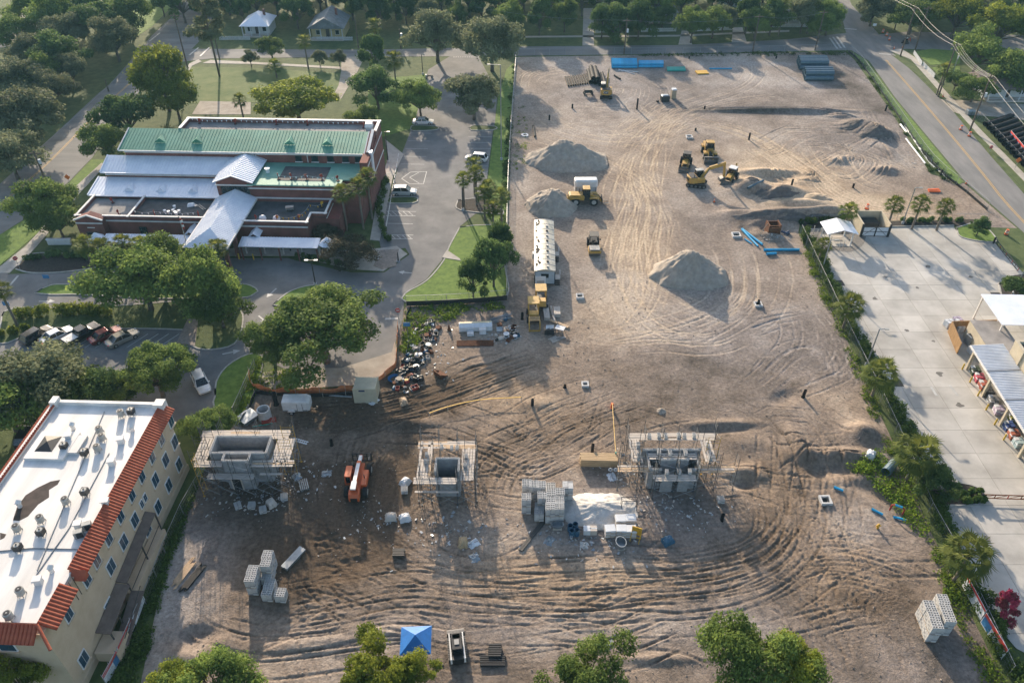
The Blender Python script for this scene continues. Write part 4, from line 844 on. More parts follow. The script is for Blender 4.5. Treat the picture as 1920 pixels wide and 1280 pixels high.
leafmat('leaf_oak', (.050, .092, .022), (.185, .26, .065), .38); leafmat('leaf_bright', (.075, .125, .016), (.24, .28, .04), .38); leafmat('leaf_dark', (.032, .070, .024), (.12, .19, .055), .32)
leafmat('leaf_grey', (.07, .092, .045), (.20, .22, .12), .32); leafmat('leaf_palm', (.05, .085, .016), (.19, .21, .05), .3); leafmat('leaf_hedge', (.030, .062, .012), (.09, .145, .03)); leafmat('leaf_weed', (.07, .14, .014), (.20, .28, .035), .35)
leafmat('leaf_pink', (.10, .05, .03), (.50, .06, .14), .3); leafmat('leaf_crape', (.05, .052, .028), (.12, .105, .065))
M('bark', (.10, .08, .062), .95, scale=3, bump=.6, bscale=10, col2=(.19, .16, .13)); M('palm_bark', (.13, .105, .08), .95, scale=6, bump=.6, bscale=14, col2=(.24, .20, .16))
def leaves(name, centers, radii, n, size, mat, seed, flat=.0, shell=.55, tint=None):
    """thousands of small leaf faces spread through clumps: crown that lets light through"""
    rg = np.random.default_rng(seed); ce = np.array(centers, float); ra = np.array(radii, float)
    if ra.ndim == 1: ra = np.stack([ra, ra, ra*.8], 1)
    wgt = ra[:, 0]*ra[:, 1]; ix = rg.choice(len(ce), n, p=wgt/wgt.sum())
    d = rg.normal(size=(n, 3)); d /= np.linalg.norm(d, axis=1)[:, None]
    rad = shell + (1-shell)*rg.random(n)**.6; rad *= 1 + .18*rg.normal(size=n)
    pos = ce[ix] + d*ra[ix]*rad[:, None]
    nrm = d*.9 + rg.normal(size=(n, 3))*.75 + np.array([0, 0, .5]); nrm /= np.linalg.norm(nrm, axis=1)[:, None]
    a = np.cross(nrm, rg.normal(size=(n, 3))); a /= np.linalg.norm(a, axis=1)[:, None]; b = np.cross(nrm, a)
    s = size*(.6 + .8*rg.random(n))[:, None]
    q = np.stack([pos - a*s, pos - b*s*.6 + nrm*s*.15, pos + a*s, pos + b*s*.6 + nrm*s*.15], 1).reshape(-1, 3)
    me = bpy.data.meshes.new(name); me.vertices.add(4*n); me.vertices.foreach_set('co', q.ravel()); me.loops.add(4*n); me.loops.foreach_set('vertex_index', np.arange(4*n)); me.polygons.add(n); me.polygons.foreach_set('loop_start', np.arange(0, 4*n, 4)); me.update(calc_edges=True)
    ct = rg.random(len(ce)); tv = np.clip(.7*ct[ix] + .4*rg.random(n) - .05, 0, 1)
    at = me.attributes.new('tint', 'FLOAT', 'POINT'); at.data.foreach_set('value', np.repeat(tv, 4)); me.materials.append(MATS[mat]); return me
def limbs(centers, h0, rt, seed, lean=.0, mat='bark'):
    rg = random.Random(seed); m = MB(); top = Vector((lean, 0, h0)); m.tube((0, 0, -.05), top*.5 + Vector((rg.uniform(-.02, .02), 0, 0)), rt*1.25, rt, 9); m.tube(top*.5, top, rt, rt*.8, 8)
    for c in centers:
        c = Vector(c); k = top.lerp(c, .45) + Vector((rg.uniform(-.06, .06), rg.uniform(-.06, .06), .03)); m.tube(top*.92, k, rt*.5, rt*.32, 6); m.tube(k, c, rt*.32, rt*.1, 5)
    return m.mesh('trunk', mat, True)
def oak_proto(seed, nc=34, nleaf=11000, size=.036, mat='leaf_oak', rx=1.0, rz=.62, h0=.42, zc=.85, cr=(.20, .33), dome=False, hole=.0):
    """unit crown radius 1; height about 1.5"""
    rg = random.Random(seed); ce, ra = [], []
    for k in range(nc):
        a = k*2.39996 + rg.uniform(-.3, .3); t = (k+.5)/nc; r = math.sqrt(t)*.84*rx; zz = zc + rz*(math.sqrt(max(0, 1 - t*.85)) - .35) + rg.uniform(-.14, .14)
        if not dome and rg.random() < .3: zz -= rg.uniform(.15, .4)
        r *= rg.uniform(.75, 1.15)*(1 if dome else 1 + .20*math.sin(2*a + seed) + .14*math.sin(3*a + 2*seed)); zz += 0 if dome else .12*math.sin(2*a + seed*1.7); ce.append((r*math.cos(a), r*math.sin(a), zz)); q = rg.uniform(cr[0]*.7, cr[1]); ra.append((q, q*rg.uniform(.8, 1.2), q*rg.uniform(.55, .85)))
    return leaves('crown', ce, ra, nleaf, size, mat, seed), limbs([c for c in ce if rg.random() < .55], h0, .05, seed)
PR = {}
for i in range(4): PR['oak%d' % i] = oak_proto(100+i, 30+4*i)
PR['fine0'] = oak_proto(140, 46, 26000, .024, 'leaf_oak', cr=(.14, .25)); PR['fine1'] = oak_proto(141, 40, 24000, .025, 'leaf_oak', cr=(.15, .27))
PR['near0'] = oak_proto(150, 30, 17000, .026, 'leaf_bright', cr=(.15, .27), rz=.7); PR['near1'] = oak_proto(151, 26, 15000, .026, 'leaf_bright', cr=(.14, .26), rz=.8)
PR['near2'] = oak_proto(152, 30, 16000, .026, 'leaf_oak', cr=(.16, .28), rz=.75)
PR['bright0'] = oak_proto(110, 44, 15000, .034, 'leaf_bright', dome=True, rz=.72, cr=(.2, .28)); PR['bright1'] = oak_proto(111, 30, 11000, .036, 'leaf_bright')
PR['dark0'] = oak_proto(120, 30, 9000, .042, 'leaf_dark', rz=.8); PR['dark1'] = oak_proto(121, 26, 9000, .042, 'leaf_dark', rz=.9)
PR['grey0'] = oak_proto(130, 32, 11000, .036, 'leaf_grey'); PR['grey1'] = oak_proto(131, 34, 11000, .034, 'leaf_grey', rz=.7)
PR['tall0'] = oak_proto(160, 24, 8000, .05, 'leaf_dark', rx=.75, rz=1.1, zc=.95, h0=.35, cr=(.22, .34)); PR['crape'] = oak_proto(170, 26, 9000, .03, 'leaf_crape', rz=.6, zc=.7, h0=.25); PR['pink'] = oak_proto(171, 22, 4000, .06, 'leaf_pink', rz=.8, zc=.9)
PR['bush0'] = oak_proto(180, 18, 5000, .06, 'leaf_hedge', rz=.5, zc=.35, h0=.12, cr=(.28, .4)); PR['bush1'] = oak_proto(181, 16, 5000, .06, 'leaf_weed', rz=.5, zc=.35, h0=.12, cr=(.28, .4))
def pine_proto(seed):
    rg = random.Random(seed); ce, ra = [], []
    for k in range(22):
        z = rg.uniform(.55, 1.0); r = .26*(1.15-z)*2.2*rg.random()**.5; a = rg.uniform(0, 6.3); ce.append((r*math.cos(a), r*math.sin(a), z)); q = rg.uniform(.04, .085); ra.append((q*1.2, q*1.2, q*.7))
    m = MB().tube((0, 0, 0), (0, 0, .6), .014, .011, 8).tube((0, 0, .6), (0, 0, .98), .011, .004, 6)
    for c in ce: m.tube((0, 0, c[2]-.05), c, .004, .002, 4)
    return leaves('crown', ce, ra, 6000, .016, 'leaf_grey', seed), m.mesh('trunk', 'bark', True)
PR['pine'] = pine_proto(5)
def tree(kind, px, py, h, r, label, name=None, cat='tree', group=None, rz=None, base=False, loc=None):
    """px,py mark the middle of the crown (or the foot when base is set); h crown top, r crown radius in metres"""
    crown, trunk = PR[kind]
    if loc is not None: p = Vector(loc)
    elif base: p = G(px, py)
    else: q = G(px, py, h*.58); p = Vector((q.x, q.y, 0))
    zt = 1.0 if kind == 'pine' else 1.5
    nm = name or {'oak': 'oak_tree', 'fine': 'oak_tree', 'near': 'street_tree', 'brig': 'broad_tree', 'dark': 'evergreen_tree', 'grey': 'oak_tree', 'tall': 'evergreen_tree', 'crap': 'crape_myrtle', 'pink': 'crape_myrtle', 'bush': 'shrub', 'pine': 'pine_tree'}[kind[:4] if kind[:3] != 'oak' else 'oak']
    if kind == 'pine': sc = (h, h, h)
    else: sc = (r, r, h/zt if not kind.startswith('bush') else h/.85)
    o = thing(nm, label, cat, p, rz if rz is not None else (px*.37 + py*.11) % 6.28, group, sc)
    link('crown', crown, o); link('trunk', trunk, o); return o
# ---- named trees, from the library towards the street
for a in [
 ('bright0',555,190,9.5,9.6,'huge bright green domed oak behind the library roof'),('bright1',298,138,15,7.8,'tall yellow-green tree left of the lawn behind the library'),('bright1',325,180,10,5.5,'yellow-green tree touching the rear library corner'),('dark0',235,215,10,6.5,'dark green tree between the road and the library'),('oak1',195,262,8,5.2,'dark rounded oak at the left end of the white library roof'),
 ('grey0',40,215,11,8.5,'big hazy oak beside the left road below the badge'),('grey1',15,290,9,7,'oak crown cut by the left picture edge beside the road'),('oak2',85,375,8.5,5.6,'round oak beside the left road near the porch'),('oak0',105,412,6.5,4.2,'smaller oak in front of the porch by the footpath'),
 ('grey1',210,70,11,7,'hazy oak above the curve of the left road'),('oak3',507,88,6,4.0,'small dark round tree in front of the white cottage'),('grey0',818,62,13,8.6,'large greyish oak left of the car park entrance'),('grey1',922,78,13,8.8,'large greyish oak right of the car park entrance'),
 ('dark1',705,165,9,6.2,'dark oak at the back corner of the library'),('oak3',680,225,6.5,4,'dark low tree against the library rear right corner'),('oak2',786,182,8.5,5.0,'oak shading the white car in the car park'),('grey0',888,178,10,7.2,'wide spreading oak on the right of the car park'),('tall0',700,105,9,4,'dark tree beside the palm at the roadside'),
 ('grey1',635,108,4,2.2,'small young tree by the footpath left of the dirt track'),('grey0',598,108,4,2.2,'second young tree from the dirt track'),('grey1',468,108,4,2.2,'young tree beside the street corner footpath'),
 ('dark0',925,490,8.5,3.6,'taller dark magnolia on the curved lawn by the site fence'),('dark1',886,520,6.5,2.7,'shorter dark magnolia on the curved lawn'),('dark1',938,455,7,2.6,'narrow magnolia behind the taller one at the fence'),
 ('crape',655,468,5,5.4,'wide bronze-grey crape myrtle in front of the right covered walk'),('crape',610,440,4,3.2,'small crape myrtle beside the right brick wall'),('oak2',262,520,10.5,7.6,'big oak in the drive island left of the entrance'),('oak1',385,525,11,5.6,'tall oak in the drive island below the canopy'),('oak3',300,485,8,5,'oak between the two drive lanes near the flagpole'),('oak0',410,580,6,4,'oak at the right end of the drive island'),
 ('grey1',70,715,9,7.0,'pale spreading oak in the lower left car park'),('oak2',5,760,8,6.5,'dark oak at the left edge behind the apartment block'),('oak3',110,735,7,5,'oak between the pale oak and the apartment roof'),('fine0',288,695,8,5.6,'round oak right of the parked cars'),('dark1',200,732,6,4,'dark low tree between two oaks behind the apartment block'),
 ('fine0',602,616,10.5,9.6,'huge spreading live oak beside the site fence'),('fine1',506,640,6.5,4.4,'low western limb crown of the live oak group'),('fine1',392,800,5,3.6,'bushy tree behind the first scaffolded building'),
 ('grey0',1640,15,9,6,'tree at the far corner of the right road'),('oak2',1715,30,9,6.5,'oak behind the utility pole at the street corner'),('bright1',1800,25,12,8,'bright oak at the top right behind the power lines'),('bright1',1880,45,13,9,'tallest bright oak near the top right corner'),('oak0',1840,95,11,8,'oak behind the white billboard'),('oak1',1905,130,10,7.5,'oak at the right edge above the pipe yard'),('dark0',1795,150,5,3.2,'dark shrubby tree beside the front garden'),('oak3',1830,165,6,5,'low oak below the billboard'),
 ('dark1',1838,425,3.2,1.9,'dark rounded shrub on the lawn bed at the yard entrance'),('dark0',1910,545,4.5,3,'dark shrub in the mulched bed at the right edge'),('dark1',1757,905,4.6,2.6,'dark magnolia beside the palm at the yard gate'),('pink',1888,1138,3.8,1.5,'pink flowering crape myrtle at the lower right edge'),
 ('near2',415,1285,9,4.2,'leafy treetop at the bottom left of the site'),('near1',340,1300,7.5,3.4,'pale treetop beside the bottom left treetop'),('near0',705,1288,9,4.4,'bright treetop left of the blue canopy at the bottom'),('near1',772,1282,8,3.0,'treetop just below the blue canopy'),('near2',1105,1282,9,4.3,'treetop at the bottom centre right of the rail stack'),('near2',1400,1250,12,4.8,'tall treetop at the bottom right centre'),('near1',1480,1275,10,3.6,'right half of the tall treetop pair at the bottom'),('near0',30,1275,7,3.8,'treetop in front of the apartment block corner'),
 ('dark1',105,105,10,7,'darker crown among the merged canopy at the far left'),('grey1',20,150,10,8,'pale crown at the far left picture edge'),('oak0',60,140,9,6.5,'low crown in the far left canopy above the road'),('dark0',180,40,11,7.5,'dark crown behind the far left lawn'),('oak1',240,25,11,7,'crown beside the far lawn near the left road'),('oak2',100,25,12,8,'large crown at the far left top edge'),('grey0',60,95,9,6,'hazy oak beside the sandy yard at the far left'),('oak1',25,55,9,6,'hazy tree in the far left corner'),('grey1',120,60,10,7,'hazy oak in the middle of the far left garden'),('dark0',150,15,11,7,'dark hazy tree at the top left edge'),('oak3',60,10,11,7,'hazy treetop in the top left corner'),('grey0',130,130,8,5,'hazy oak above the left road bend'),('grey1',95,165,8,5.5,'hazy oak beside the left road'),('pine',392,60,19,3,'tall thin pine at the street corner beside a utility pole')]:
    tree(*a)
# ---- woodland behind the north street
rg = random.Random(77); k = 0
for row, (yy, hh) in enumerate([(20,8.5),(-8,10.5),(-40,13),(-75,15)]):
    x = 395 if row == 0 else 250
    while x < 1960:
        x += rg.uniform(34, 62)
        if row == 0 and (460 < x < 540 or 580 < x < 660 or 1560 < x < 1660 or 1085 < x < 1125): continue
        if row > 0 and 1545 < x < 1650: continue
        if x < 300 and row == 0: continue
        y = yy + rg.uniform(-12, 12) + (8 if x > 1100 and row == 0 else 0); h = hh*rg.uniform(.75, 1.15)
        kd = rg.choice(['dark0', 'dark1', 'oak0', 'oak3', 'tall0', 'grey0'])
        tree(kd, x, y, h, h*rg.uniform(.42, .58), 'dark leafy tree in the hazy wood behind the north street', name='woodland_tree', group='woodland trees behind the north street', rz=rg.uniform(0, 6)); k += 1
for k, (x, y) in enumerate([(1130,40),(1200,35),(1160,45),(1300,45),(1340,38),(1420,40),(1450,30),(1520,30),(1540,45)]):
    tree(rg.choice(['oak0', 'dark1', 'oak3']), x, y, rg.uniform(7, 10), rg.uniform(4, 5.5), '%s roadside oak counted from the left along the north street gardens' % ['first', 'third', 'second', 'fourth', 'fifth', 'sixth', 'seventh', 'eighth', 'ninth'][k], group='roadside oaks along the north street')
# ---- palms
def palm_proto(seed, n=34):
    rg = random.Random(seed); m = MB(); tint = []
    for k in range(n):
        a = k*2.39996; el = R(82 - 125*((k+.5)/n)) + rg.uniform(-.12, .12); d = Vector((math.cos(a)*math.cos(el), math.sin(a)*math.cos(el), math.sin(el)))
        L = rg.uniform(.38, .62); c = d*L; side = d.cross(Vector((0, 0, 1)));
        if side.length < .1: side = Vector((1, 0, 0))
        side.normalize(); up = side.cross(d); v0 = len(m.v); m.bar((0, 0, 0), c, .02, .02)
        tv = min(1, max(0, .65 - .5*(k/n) + rg.uniform(-.2, .25)))
        for j in range(11):
            f = (j-5)/5; dd = (d*math.cos(f*1.15) + side*math.sin(f*1.15)); tip = c + dd*(.62 - .16*abs(f))*rg.uniform(.85, 1.1) - Vector((0, 0, .12 + .12*rg.random())) ; w_ = up.cross(dd)*.05 if False else side.cross(dd)
            w2 = (dd.cross(up)).normalized()*.03; mid = c + dd*.26 + up*.02
            m.add([c, mid + w2, tip, mid - w2], [(0, 1, 2, 3)])
        tint += [tv]*(len(m.v)-v0)
    me = m.mesh('crown', 'leaf_palm', fix=False); at = me.attributes.new('tint', 'FLOAT', 'POINT'); at.data.foreach_set('value', tint); return me
PALM = [palm_proto(s) for s in (1, 2, 3)]
pt = MB(); rg = random.Random(3)
for k in range(10): pt.tube((0, 0, k/10), (0, 0, (k+1)/10), .20 - .004*k + (.02 if k % 2 else 0), .19 - .004*k, 8)
palm_trunk = pt.mesh('trunk', 'palm_bark', True)
def palm(px, py, h, r, label, base=False, group=None):
    p = G(px, py) if base else G(px, py, h); i = int(px) % 3
    o = thing('palm_tree', label, 'palm tree', (p.x, p.y, 0), px % 6, group)
    c = link('crown', PALM[i], o); c.location = (0, 0, h); c.scale = (r/.95,)*3; t = link('trunk', palm_trunk, o); t.scale = (1, 1, h); return o
for a in [(1592,396,4.6,1.9,'palm left of the walled bin enclosure'),(1678,384,5.2,1.9,'palm right of the walled bin enclosure beside the lamp post'),(1727,382,5.2,1.9,'middle palm on the planting strip above the yard'),(1773,388,4.8,1.8,'rightmost palm on the planting strip above the yard'),(1543,460,3.8,1.7,'small palm at the top of the hedge by the open shelter'),(1594,574,4.4,2.4,'palm in the hedge beside the first square drain'),(1651,700,4.6,2.6,'palm in the hedge beside the leaning lamp post'),(1722,851,4.8,2.9,'large palm in the hedge above the yard gate bed'),(1816,1042,4.6,2.7,'lowest palm in the hedge beside the banner fence'),
 (157,458,7.5,1.9,'leftmost palm in front of the library porch'),(190,465,6.5,1.9,'second palm in front of the library porch'),(230,455,5,1.8,'third palm in front of the left covered walk'),(263,460,5,1.8,'fourth palm in front of the left covered walk'),(316,462,5,1.9,'palm near the foot of the flagpole'),(408,465,5.5,1.9,'palm right under the front edge of the entrance canopy'),(0,545,6.5,1.8,'palm cut by the left picture edge'),
 (640,362,7.5,1.9,'left of the three palms at the library east wall'),(671,350,8.5,2.0,'middle of the three palms at the library east wall'),(688,332,8.5,2.0,'right of the three palms at the library east wall'),
 (888,308,6.5,1.8,'back palm of the trio in the car park island'),(868,336,6,1.7,'left palm of the trio in the car park island'),(892,326,6.5,1.9,'front palm of the trio in the car park island'),(908,362,5.5,1.9,'left palm of the four at the site fence'),(940,368,5.5,1.9,'right palm of the four at the site fence'),(924,390,5,1.9,'front palm of the four at the site fence'),(915,352,5.5,1.8,'rear palm of the four at the site fence'),
 (570,78,7,2.2,'tall palm beside the north street in front of the grey cottage'),(515,124,3.0,2.1,'squat round palm on the lawn corner'),(449,188,5,1.8,'palm behind the library rear parapet'),(702,48,9,2.4,'tall palm at the wood edge above the dirt track'),(738,112,7,2.6,'palm at the car park corner by the street'),(1472,6,9,2.3,'palm in the hazy wood near the right road'),(1528,2,9,2.2,'palm standing at the far end of the right road'),(1772,132,6,2.2,'palm in the front garden below the billboard')]:
    palm(*a)
# ---- hedges and rough growth
def hedge(px, wd, h, n, label, mat='leaf_hedge', size=.16, name='hedge', cat='hedge', seed=1, step=.8, kind=None, z=0):
    pts = dens([G(*p).to_2d() for p in px], step); rg = random.Random(seed); ce, ra = [], []; o0 = pts[0]
    for p in pts:
        for s in range(max(1, int(wd/1.2))):
            q = rg.uniform(.55, .95)*min(wd*.5, h*.62); ce.append((p.x - o0.x + rg.uniform(-wd/3, wd/3), p.y - o0.y + rg.uniform(-.3, .3), h*.5 + rg.uniform(-.1, .15)*h)); ra.append((q, q, h*.48))
    me = leaves(name, ce, ra, n, size, mat, seed, shell=.45); o = link(name, me); o.location = (o0.x, o0.y, z)
    return tag(o, label, cat, kind=kind) if kind is None else tag(o, kind=kind)
HEDGE = [(1508,440),(1540,505),(1580,590),(1632,690),(1672,765),(1720,870),(1752,950),(1790,1040),(1830,1120),(1885,1235),(1925,1310)]
hedge(HEDGE, 1.9, 1.9, 42000, 'long dark clipped hedge between the site and the concrete yard', 'leaf_hedge', .13)
hedge([(1505,420),(1580,417)], 1.4, 1.2, 2600, 'low hedge behind the open shelter at the top of the yard', seed=4)
hedge([(1690,417),(1800,415)], 1.0, .9, 3000, 'dark low hedge below the row of palms', 'leaf_dark', seed=5)
hedge([(1800,930),(1830,925),(1840,940),(1810,944)], 1.2, 1.0, 2400, 'clipped green shrubs in the yard gate bed', seed=6)
hedge([(55,488),(100,480),(150,484),(195,490)], 1.6, 1.2, 3600, 'dark rounded hedge in the mulched bed left of the library', 'leaf_dark', seed=7)
hedge([(30,596),(70,592),(110,588),(160,588),(200,590)], 2.2, 1.8, 6000, 'loose green shrub row in the drive island above the parked cars', 'leaf_bright', seed=8)
hedge([(-20,630),(20,628),(55,618)], 1.6, 1.2, 3000, 'low green hedge at the left picture edge by the parked cars', 'leaf_bright', seed=18)
hedge([(560,482),(610,492),(650,498)], 1.2, 1.0, 2500, 'dark clipped hedge beside the drop-off kerb', 'leaf_dark', seed=9)
hedge([(730,455),(712,400),(724,340)][::-1], 1.2, 1.2, 2600, 'low shrubs along the east library wall', 'leaf_hedge', seed=10)
def growth(px, n, h, size, mat, seed, clump=.35):
    P_ = [G(*p).to_2d() for p in px]; rg = np.random.default_rng(seed); lo = np.array(P_).min(0); hi = np.array(P_).max(0); c = lo + rg.random((n*3, 2))*(hi-lo); c = c[inside(c[:, 0], c[:, 1], P_)][:n]; k = fbm(c[:, 0], c[:, 1], 3.0, seed, 3) + .5; c = c[k > .22]; k = k[k > .22]
    ce = np.concatenate([c - c[0], (h*.25*k)[:, None]], 1); ra = np.stack([.25+.5*k, .25+.5*k, h*(.3+.7*k)], 1); me = leaves('weeds', ce, ra, int(n*clump*40), size, mat, seed, shell=.2); o = link('weeds', me); o.location = (c[0][0], c[0][1], 0); return tag(o, kind='stuff')
growth([(752,655),(758,600),(765,576),(948,566),(948,578),(880,588),(830,602),(800,620),(780,650),(765,672)], 420, .55, .15, 'leaf_weed', 31); growth([(1590,875),(1640,840),(1690,860),(1735,985),(1745,1020),(1700,985),(1660,930),(1630,905)], 420, .7, .13, 'leaf_weed', 32); growth([(1502,440),(1520,480),(1560,575),(1620,700),(1648,780),(1690,860),(1660,850),(1615,730),(1570,620),(1520,510)], 380, .6, .12, 'leaf_weed', 33); growth([(1740,1000),(1775,1060),(1830,1180),(1890,1300),(1850,1300),(1800,1180),(1755,1070)], 300, .6, .11, 'leaf_weed', 34)
growth([(384,885),(350,960),(312,1065),(285,1190),(262,1290),(205,1290),(255,1180),(300,1060),(335,965)], 700, .6, .13, 'leaf_hedge', 35); growth([(445,800),(480,735),(492,668),(470,700),(430,780)], 240, .6, .14, 'leaf_weed', 36); growth([(1605,112),(1668,207),(1745,326),(1800,350),(1795,340),(1740,290),(1670,195),(1615,112)], 300, .5, .14, 'leaf_hedge', 37); growth([(1200,101),(1590,97),(1592,104),(1200,107)], 260, .5, .15, 'leaf_hedge', 38); growth([(965,115),(948,430),(936,430),(952,220)], 300, .5, .15, 'leaf_hedge', 39); growth([(480,700),(560,690),(560,730),(480,735)], 120, .5, .14, 'leaf_weed', 40); growth([(970,200),(985,200),(990,300),(960,330)], 60, .3, .12, 'leaf_weed', 41)
# ================================================================ vehicles and machines (local +X is forward)
M('rubber', (.018, .018, .019), .9, var=.3, scale=8); M('cat_yellow', (.36, .22, .06), .55, scale=2.2, col2=(.54, .32, .06)); M('machine_black', (.022, .022, .024), .55, var=.3)
M('machine_white', (.66, .66, .65), .5, var=.1); M('machine_orange', (.62, .11, .025), .5, scale=2, col2=(.50, .13, .05)); M('bucket_steel', (.13, .125, .12), .55, scale=3, metal=.5, col2=(.22, .21, .20))
M('rim_grey', (.35, .34, .32), .5, var=.15); M('lamp_white', (.8, .8, .78), .2); M('lamp_red', (.5, .02, .02), .3); glass('car_glass', (.015, .02, .024))
for nm, c in dict(car_white=(.72, .72, .71), car_silver=(.45, .46, .46), car_black=(.02, .02, .022), car_maroon=(.16, .012, .02), car_gold=(.36, .33, .28), car_grey=(.16, .17, .18)).items(): M(nm, c, .28, .04, 1, metal=.25, coat=.6)
def wheel(o, x, y, r, w_, rim='rim_grey'):
    t = MB().tube((x, y-w_/2, r), (x, y+w_/2, r), r, r, 18); t.tube((x, y-w_/2-.02, r), (x, y-w_/2+.05, r), r*.8, r*.9, 18); t = t.build('wheel', 'rubber', o)
    MB().tube((x, y-w_/2-.04, r), (x, y+w_/2+.04, r), r*.56, r*.56, 14).build('rim', rim, t); return t
def at(o, px0, px1):
    a, b = G(*px0), G(*px1); o.location = (a+b)/2; o.rotation_euler = (0, 0, heading(a, b)); return o
def car(px0, px1, label, mat, kind='sedan', L=None, name=None):
    o = thing(name or ('suv' if kind == 'suv' else 'car'), label, 'car'); at(o, px0, px1)
    L = L or (4.7 if kind == 'suv' else 4.8); h = L/2; W = .92; rH = 1.68 if kind == 'suv' else 1.42; bl = .98 if kind == 'suv' else .86
    sec = lambda x, z0, z1, w0, w1: (x, z0, z1, w0, w1)
    st = [(-h, .45, bl-.12, .78, .74), (-h+.25, .3, bl, .9, .84), (-h+1.0, .25, bl+.03, .93, .87), (0, .25, bl, .93, .88), (h-1.2, .25, bl-.06, .93, .86), (h-.35, .3, bl-.16, .88, .78), (h, .42, .66, .72, .66)]
    m = MB(); R_ = []
    for x, z0, z1, w0, w1 in st: R_ += [(x, -w0, z0), (x, w0, z0), (x, w0, (z0+z1)/2+.1), (x, w1, z1), (x, -w1, z1), (x, -w0, (z0+z1)/2+.1)]
    fs = [(6*i+k, 6*i+(k+1) % 6, 6*i+6+(k+1) % 6, 6*i+6+k) for i in range(len(st)-1) for k in range(6)] + [tuple(range(6)), tuple(range(6*len(st)-1, 6*len(st)-7, -1))]
    m.add(R_, fs).build('body', mat, o, bevel=.03)
    xr0, xr1 = (-h+.12, -h+.55) if kind == 'suv' else (-h+.7, -h+1.45); xf0, xf1 = h-1.15, h-1.95
    g = MB(); w0, w1 = .84, .66
    bx = [(xr0, -w0, bl-.02), (xf0, -w0, bl-.08), (xf0, w0, bl-.08), (xr0, w0, bl-.02), (xr1, -w1, rH-.04), (xf1, -w1, rH-.04), (xf1, w1, rH-.04), (xr1, w1, rH-.04)]
    g.add(bx, [(0, 1, 5, 4), (1, 2, 6, 5), (2, 3, 7, 6), (3, 0, 4, 7), (4, 5, 6, 7)]).build('windows', 'car_glass', o)
    MB().box(((xr1+xf1)/2, 0, rH), (xf1-xr1+.1, 2*w1+.05, .07), top=(.95, .92)).build('roof', mat, o, bevel=.02)
    p = MB()
    for s in (-1, 1):
        p.bar((xr1, s*w1, rH-.03), (xr0, s*w0, bl), .09, .07); p.bar((xf1, s*w1, rH-.03), (xf0, s*w0, bl-.06), .09, .07); p.bar(((xr0+xf0)/2, s*w0*.99, bl), ((xr1+xf1)/2+.05, s*w1*1.02, rH-.03), .09, .05)
    p.build('pillars', mat, o)
    for s in (-1, 1):
        wheel(o, h-.9, s*.82, .34, .22); wheel(o, -h+.95, s*.82, .34, .22)
        MB().box((h-.09, s*.55, .66), (.16, .3, .13)).build('headlight', 'lamp_white', o); MB().box((-h+.06, s*.6, .74), (.12, .3, .14)).build('tail_light', 'lamp_red', o); MB().box((h-1.5, s*.98, bl+.03), (.14, .16, .12)).build('mirror', mat, o)
    return o
car((738,364),(780,364),'silver SUV parked by the striped car park island','car_silver','suv')
car((774,232),(813,232),'white sedan parked under the car park oak','car_white'); car((913,303),(874,299),'white SUV parked behind the car park palms','car_white','suv')
car((204,652),(258,626),'gold sedan at the right end of the parked row','car_gold'); car((172,646),(226,620),'maroon sedan parked between the gold sedan and the black pickup','car_maroon')
car((80,648),(136,620),'white sedan second from the left in the parked row','car_white'); car((45,650),(98,618),'black SUV at the left end of the parked row','car_black','suv')
car((370,704),(388,742),'white hatchback driving past the lawn curve','car_white','suv'); car((40,850),(72,792),'black car beside the apartment block','car_black','suv')
car((1744,6),(1756,26),'dark car parked beside the street at the top right','car_grey','suv')
def pickup(px0, px1, label, mat):
    o = thing('pickup_truck', label, 'truck'); at(o, px0, px1); h = 2.75
    MB().ext([(-h, .45), (h-.1, .45), (h, .75), (h-.1, 1.02), (1.1, 1.12), (-h, 1.12)], -.95, .95, 'y').build('body', mat, o, bevel=.04)
    MB().add([(-.9, -.9, 1.1), (1.4, -.9, 1.1), (1.4, .9, 1.1), (-.9, .9, 1.1), (-.6, -.72, 1.78), (.6, -.72, 1.78), (.6, .72, 1.78), (-.6, .72, 1.78)], [(0, 1, 5, 4), (1, 2, 6, 5), (2, 3, 7, 6), (3, 0, 4, 7), (4, 5, 6, 7)]).build('windows', 'car_glass', o)
    MB().box((0, 0, 1.8), (1.3, 1.46, .07)).build('roof', mat, o, bevel=.02); MB().bb(-h+.05, -.85, 1.1, -.95, .85, 1.17).build('bed_cover', 'machine_white', o)
    for s in (-1, 1): wheel(o, 1.75, s*.85, .38, .25); wheel(o, -1.65, s*.85, .38, .25); MB().box((h-.1, s*.6, .85), (.12, .35, .2)).build('headlight', 'lamp_white', o); MB().box((-h, s*.8, .9), (.08, .18, .3)).build('tail_light', 'lamp_red', o)
pickup((126,650),(186,616),'black pickup with pale bed cover in the parked row','car_black')
o = thing('motorcycle', 'dark motorcycle parked at the top of the car park', 'motorcycle', G(805,147), .3)
for x in (-.7, .7): wheel(o, x, 0, .32, .14)
MB().box((0, 0, .65), (1.0, .3, .3), top=(.6, .7)).build('tank', 'machine_black', o); MB().box((-.45, 0, .85), (.6, .3, .12)).build('seat', 'rubber', o); MB().bar((.45, -.35, 1.05), (.45, .35, 1.05), .05).build('handlebar', 'steel', o); MB().box((-.8, 0, .9), (.3, .5, .3)).build('pannier', 'machine_white', o)

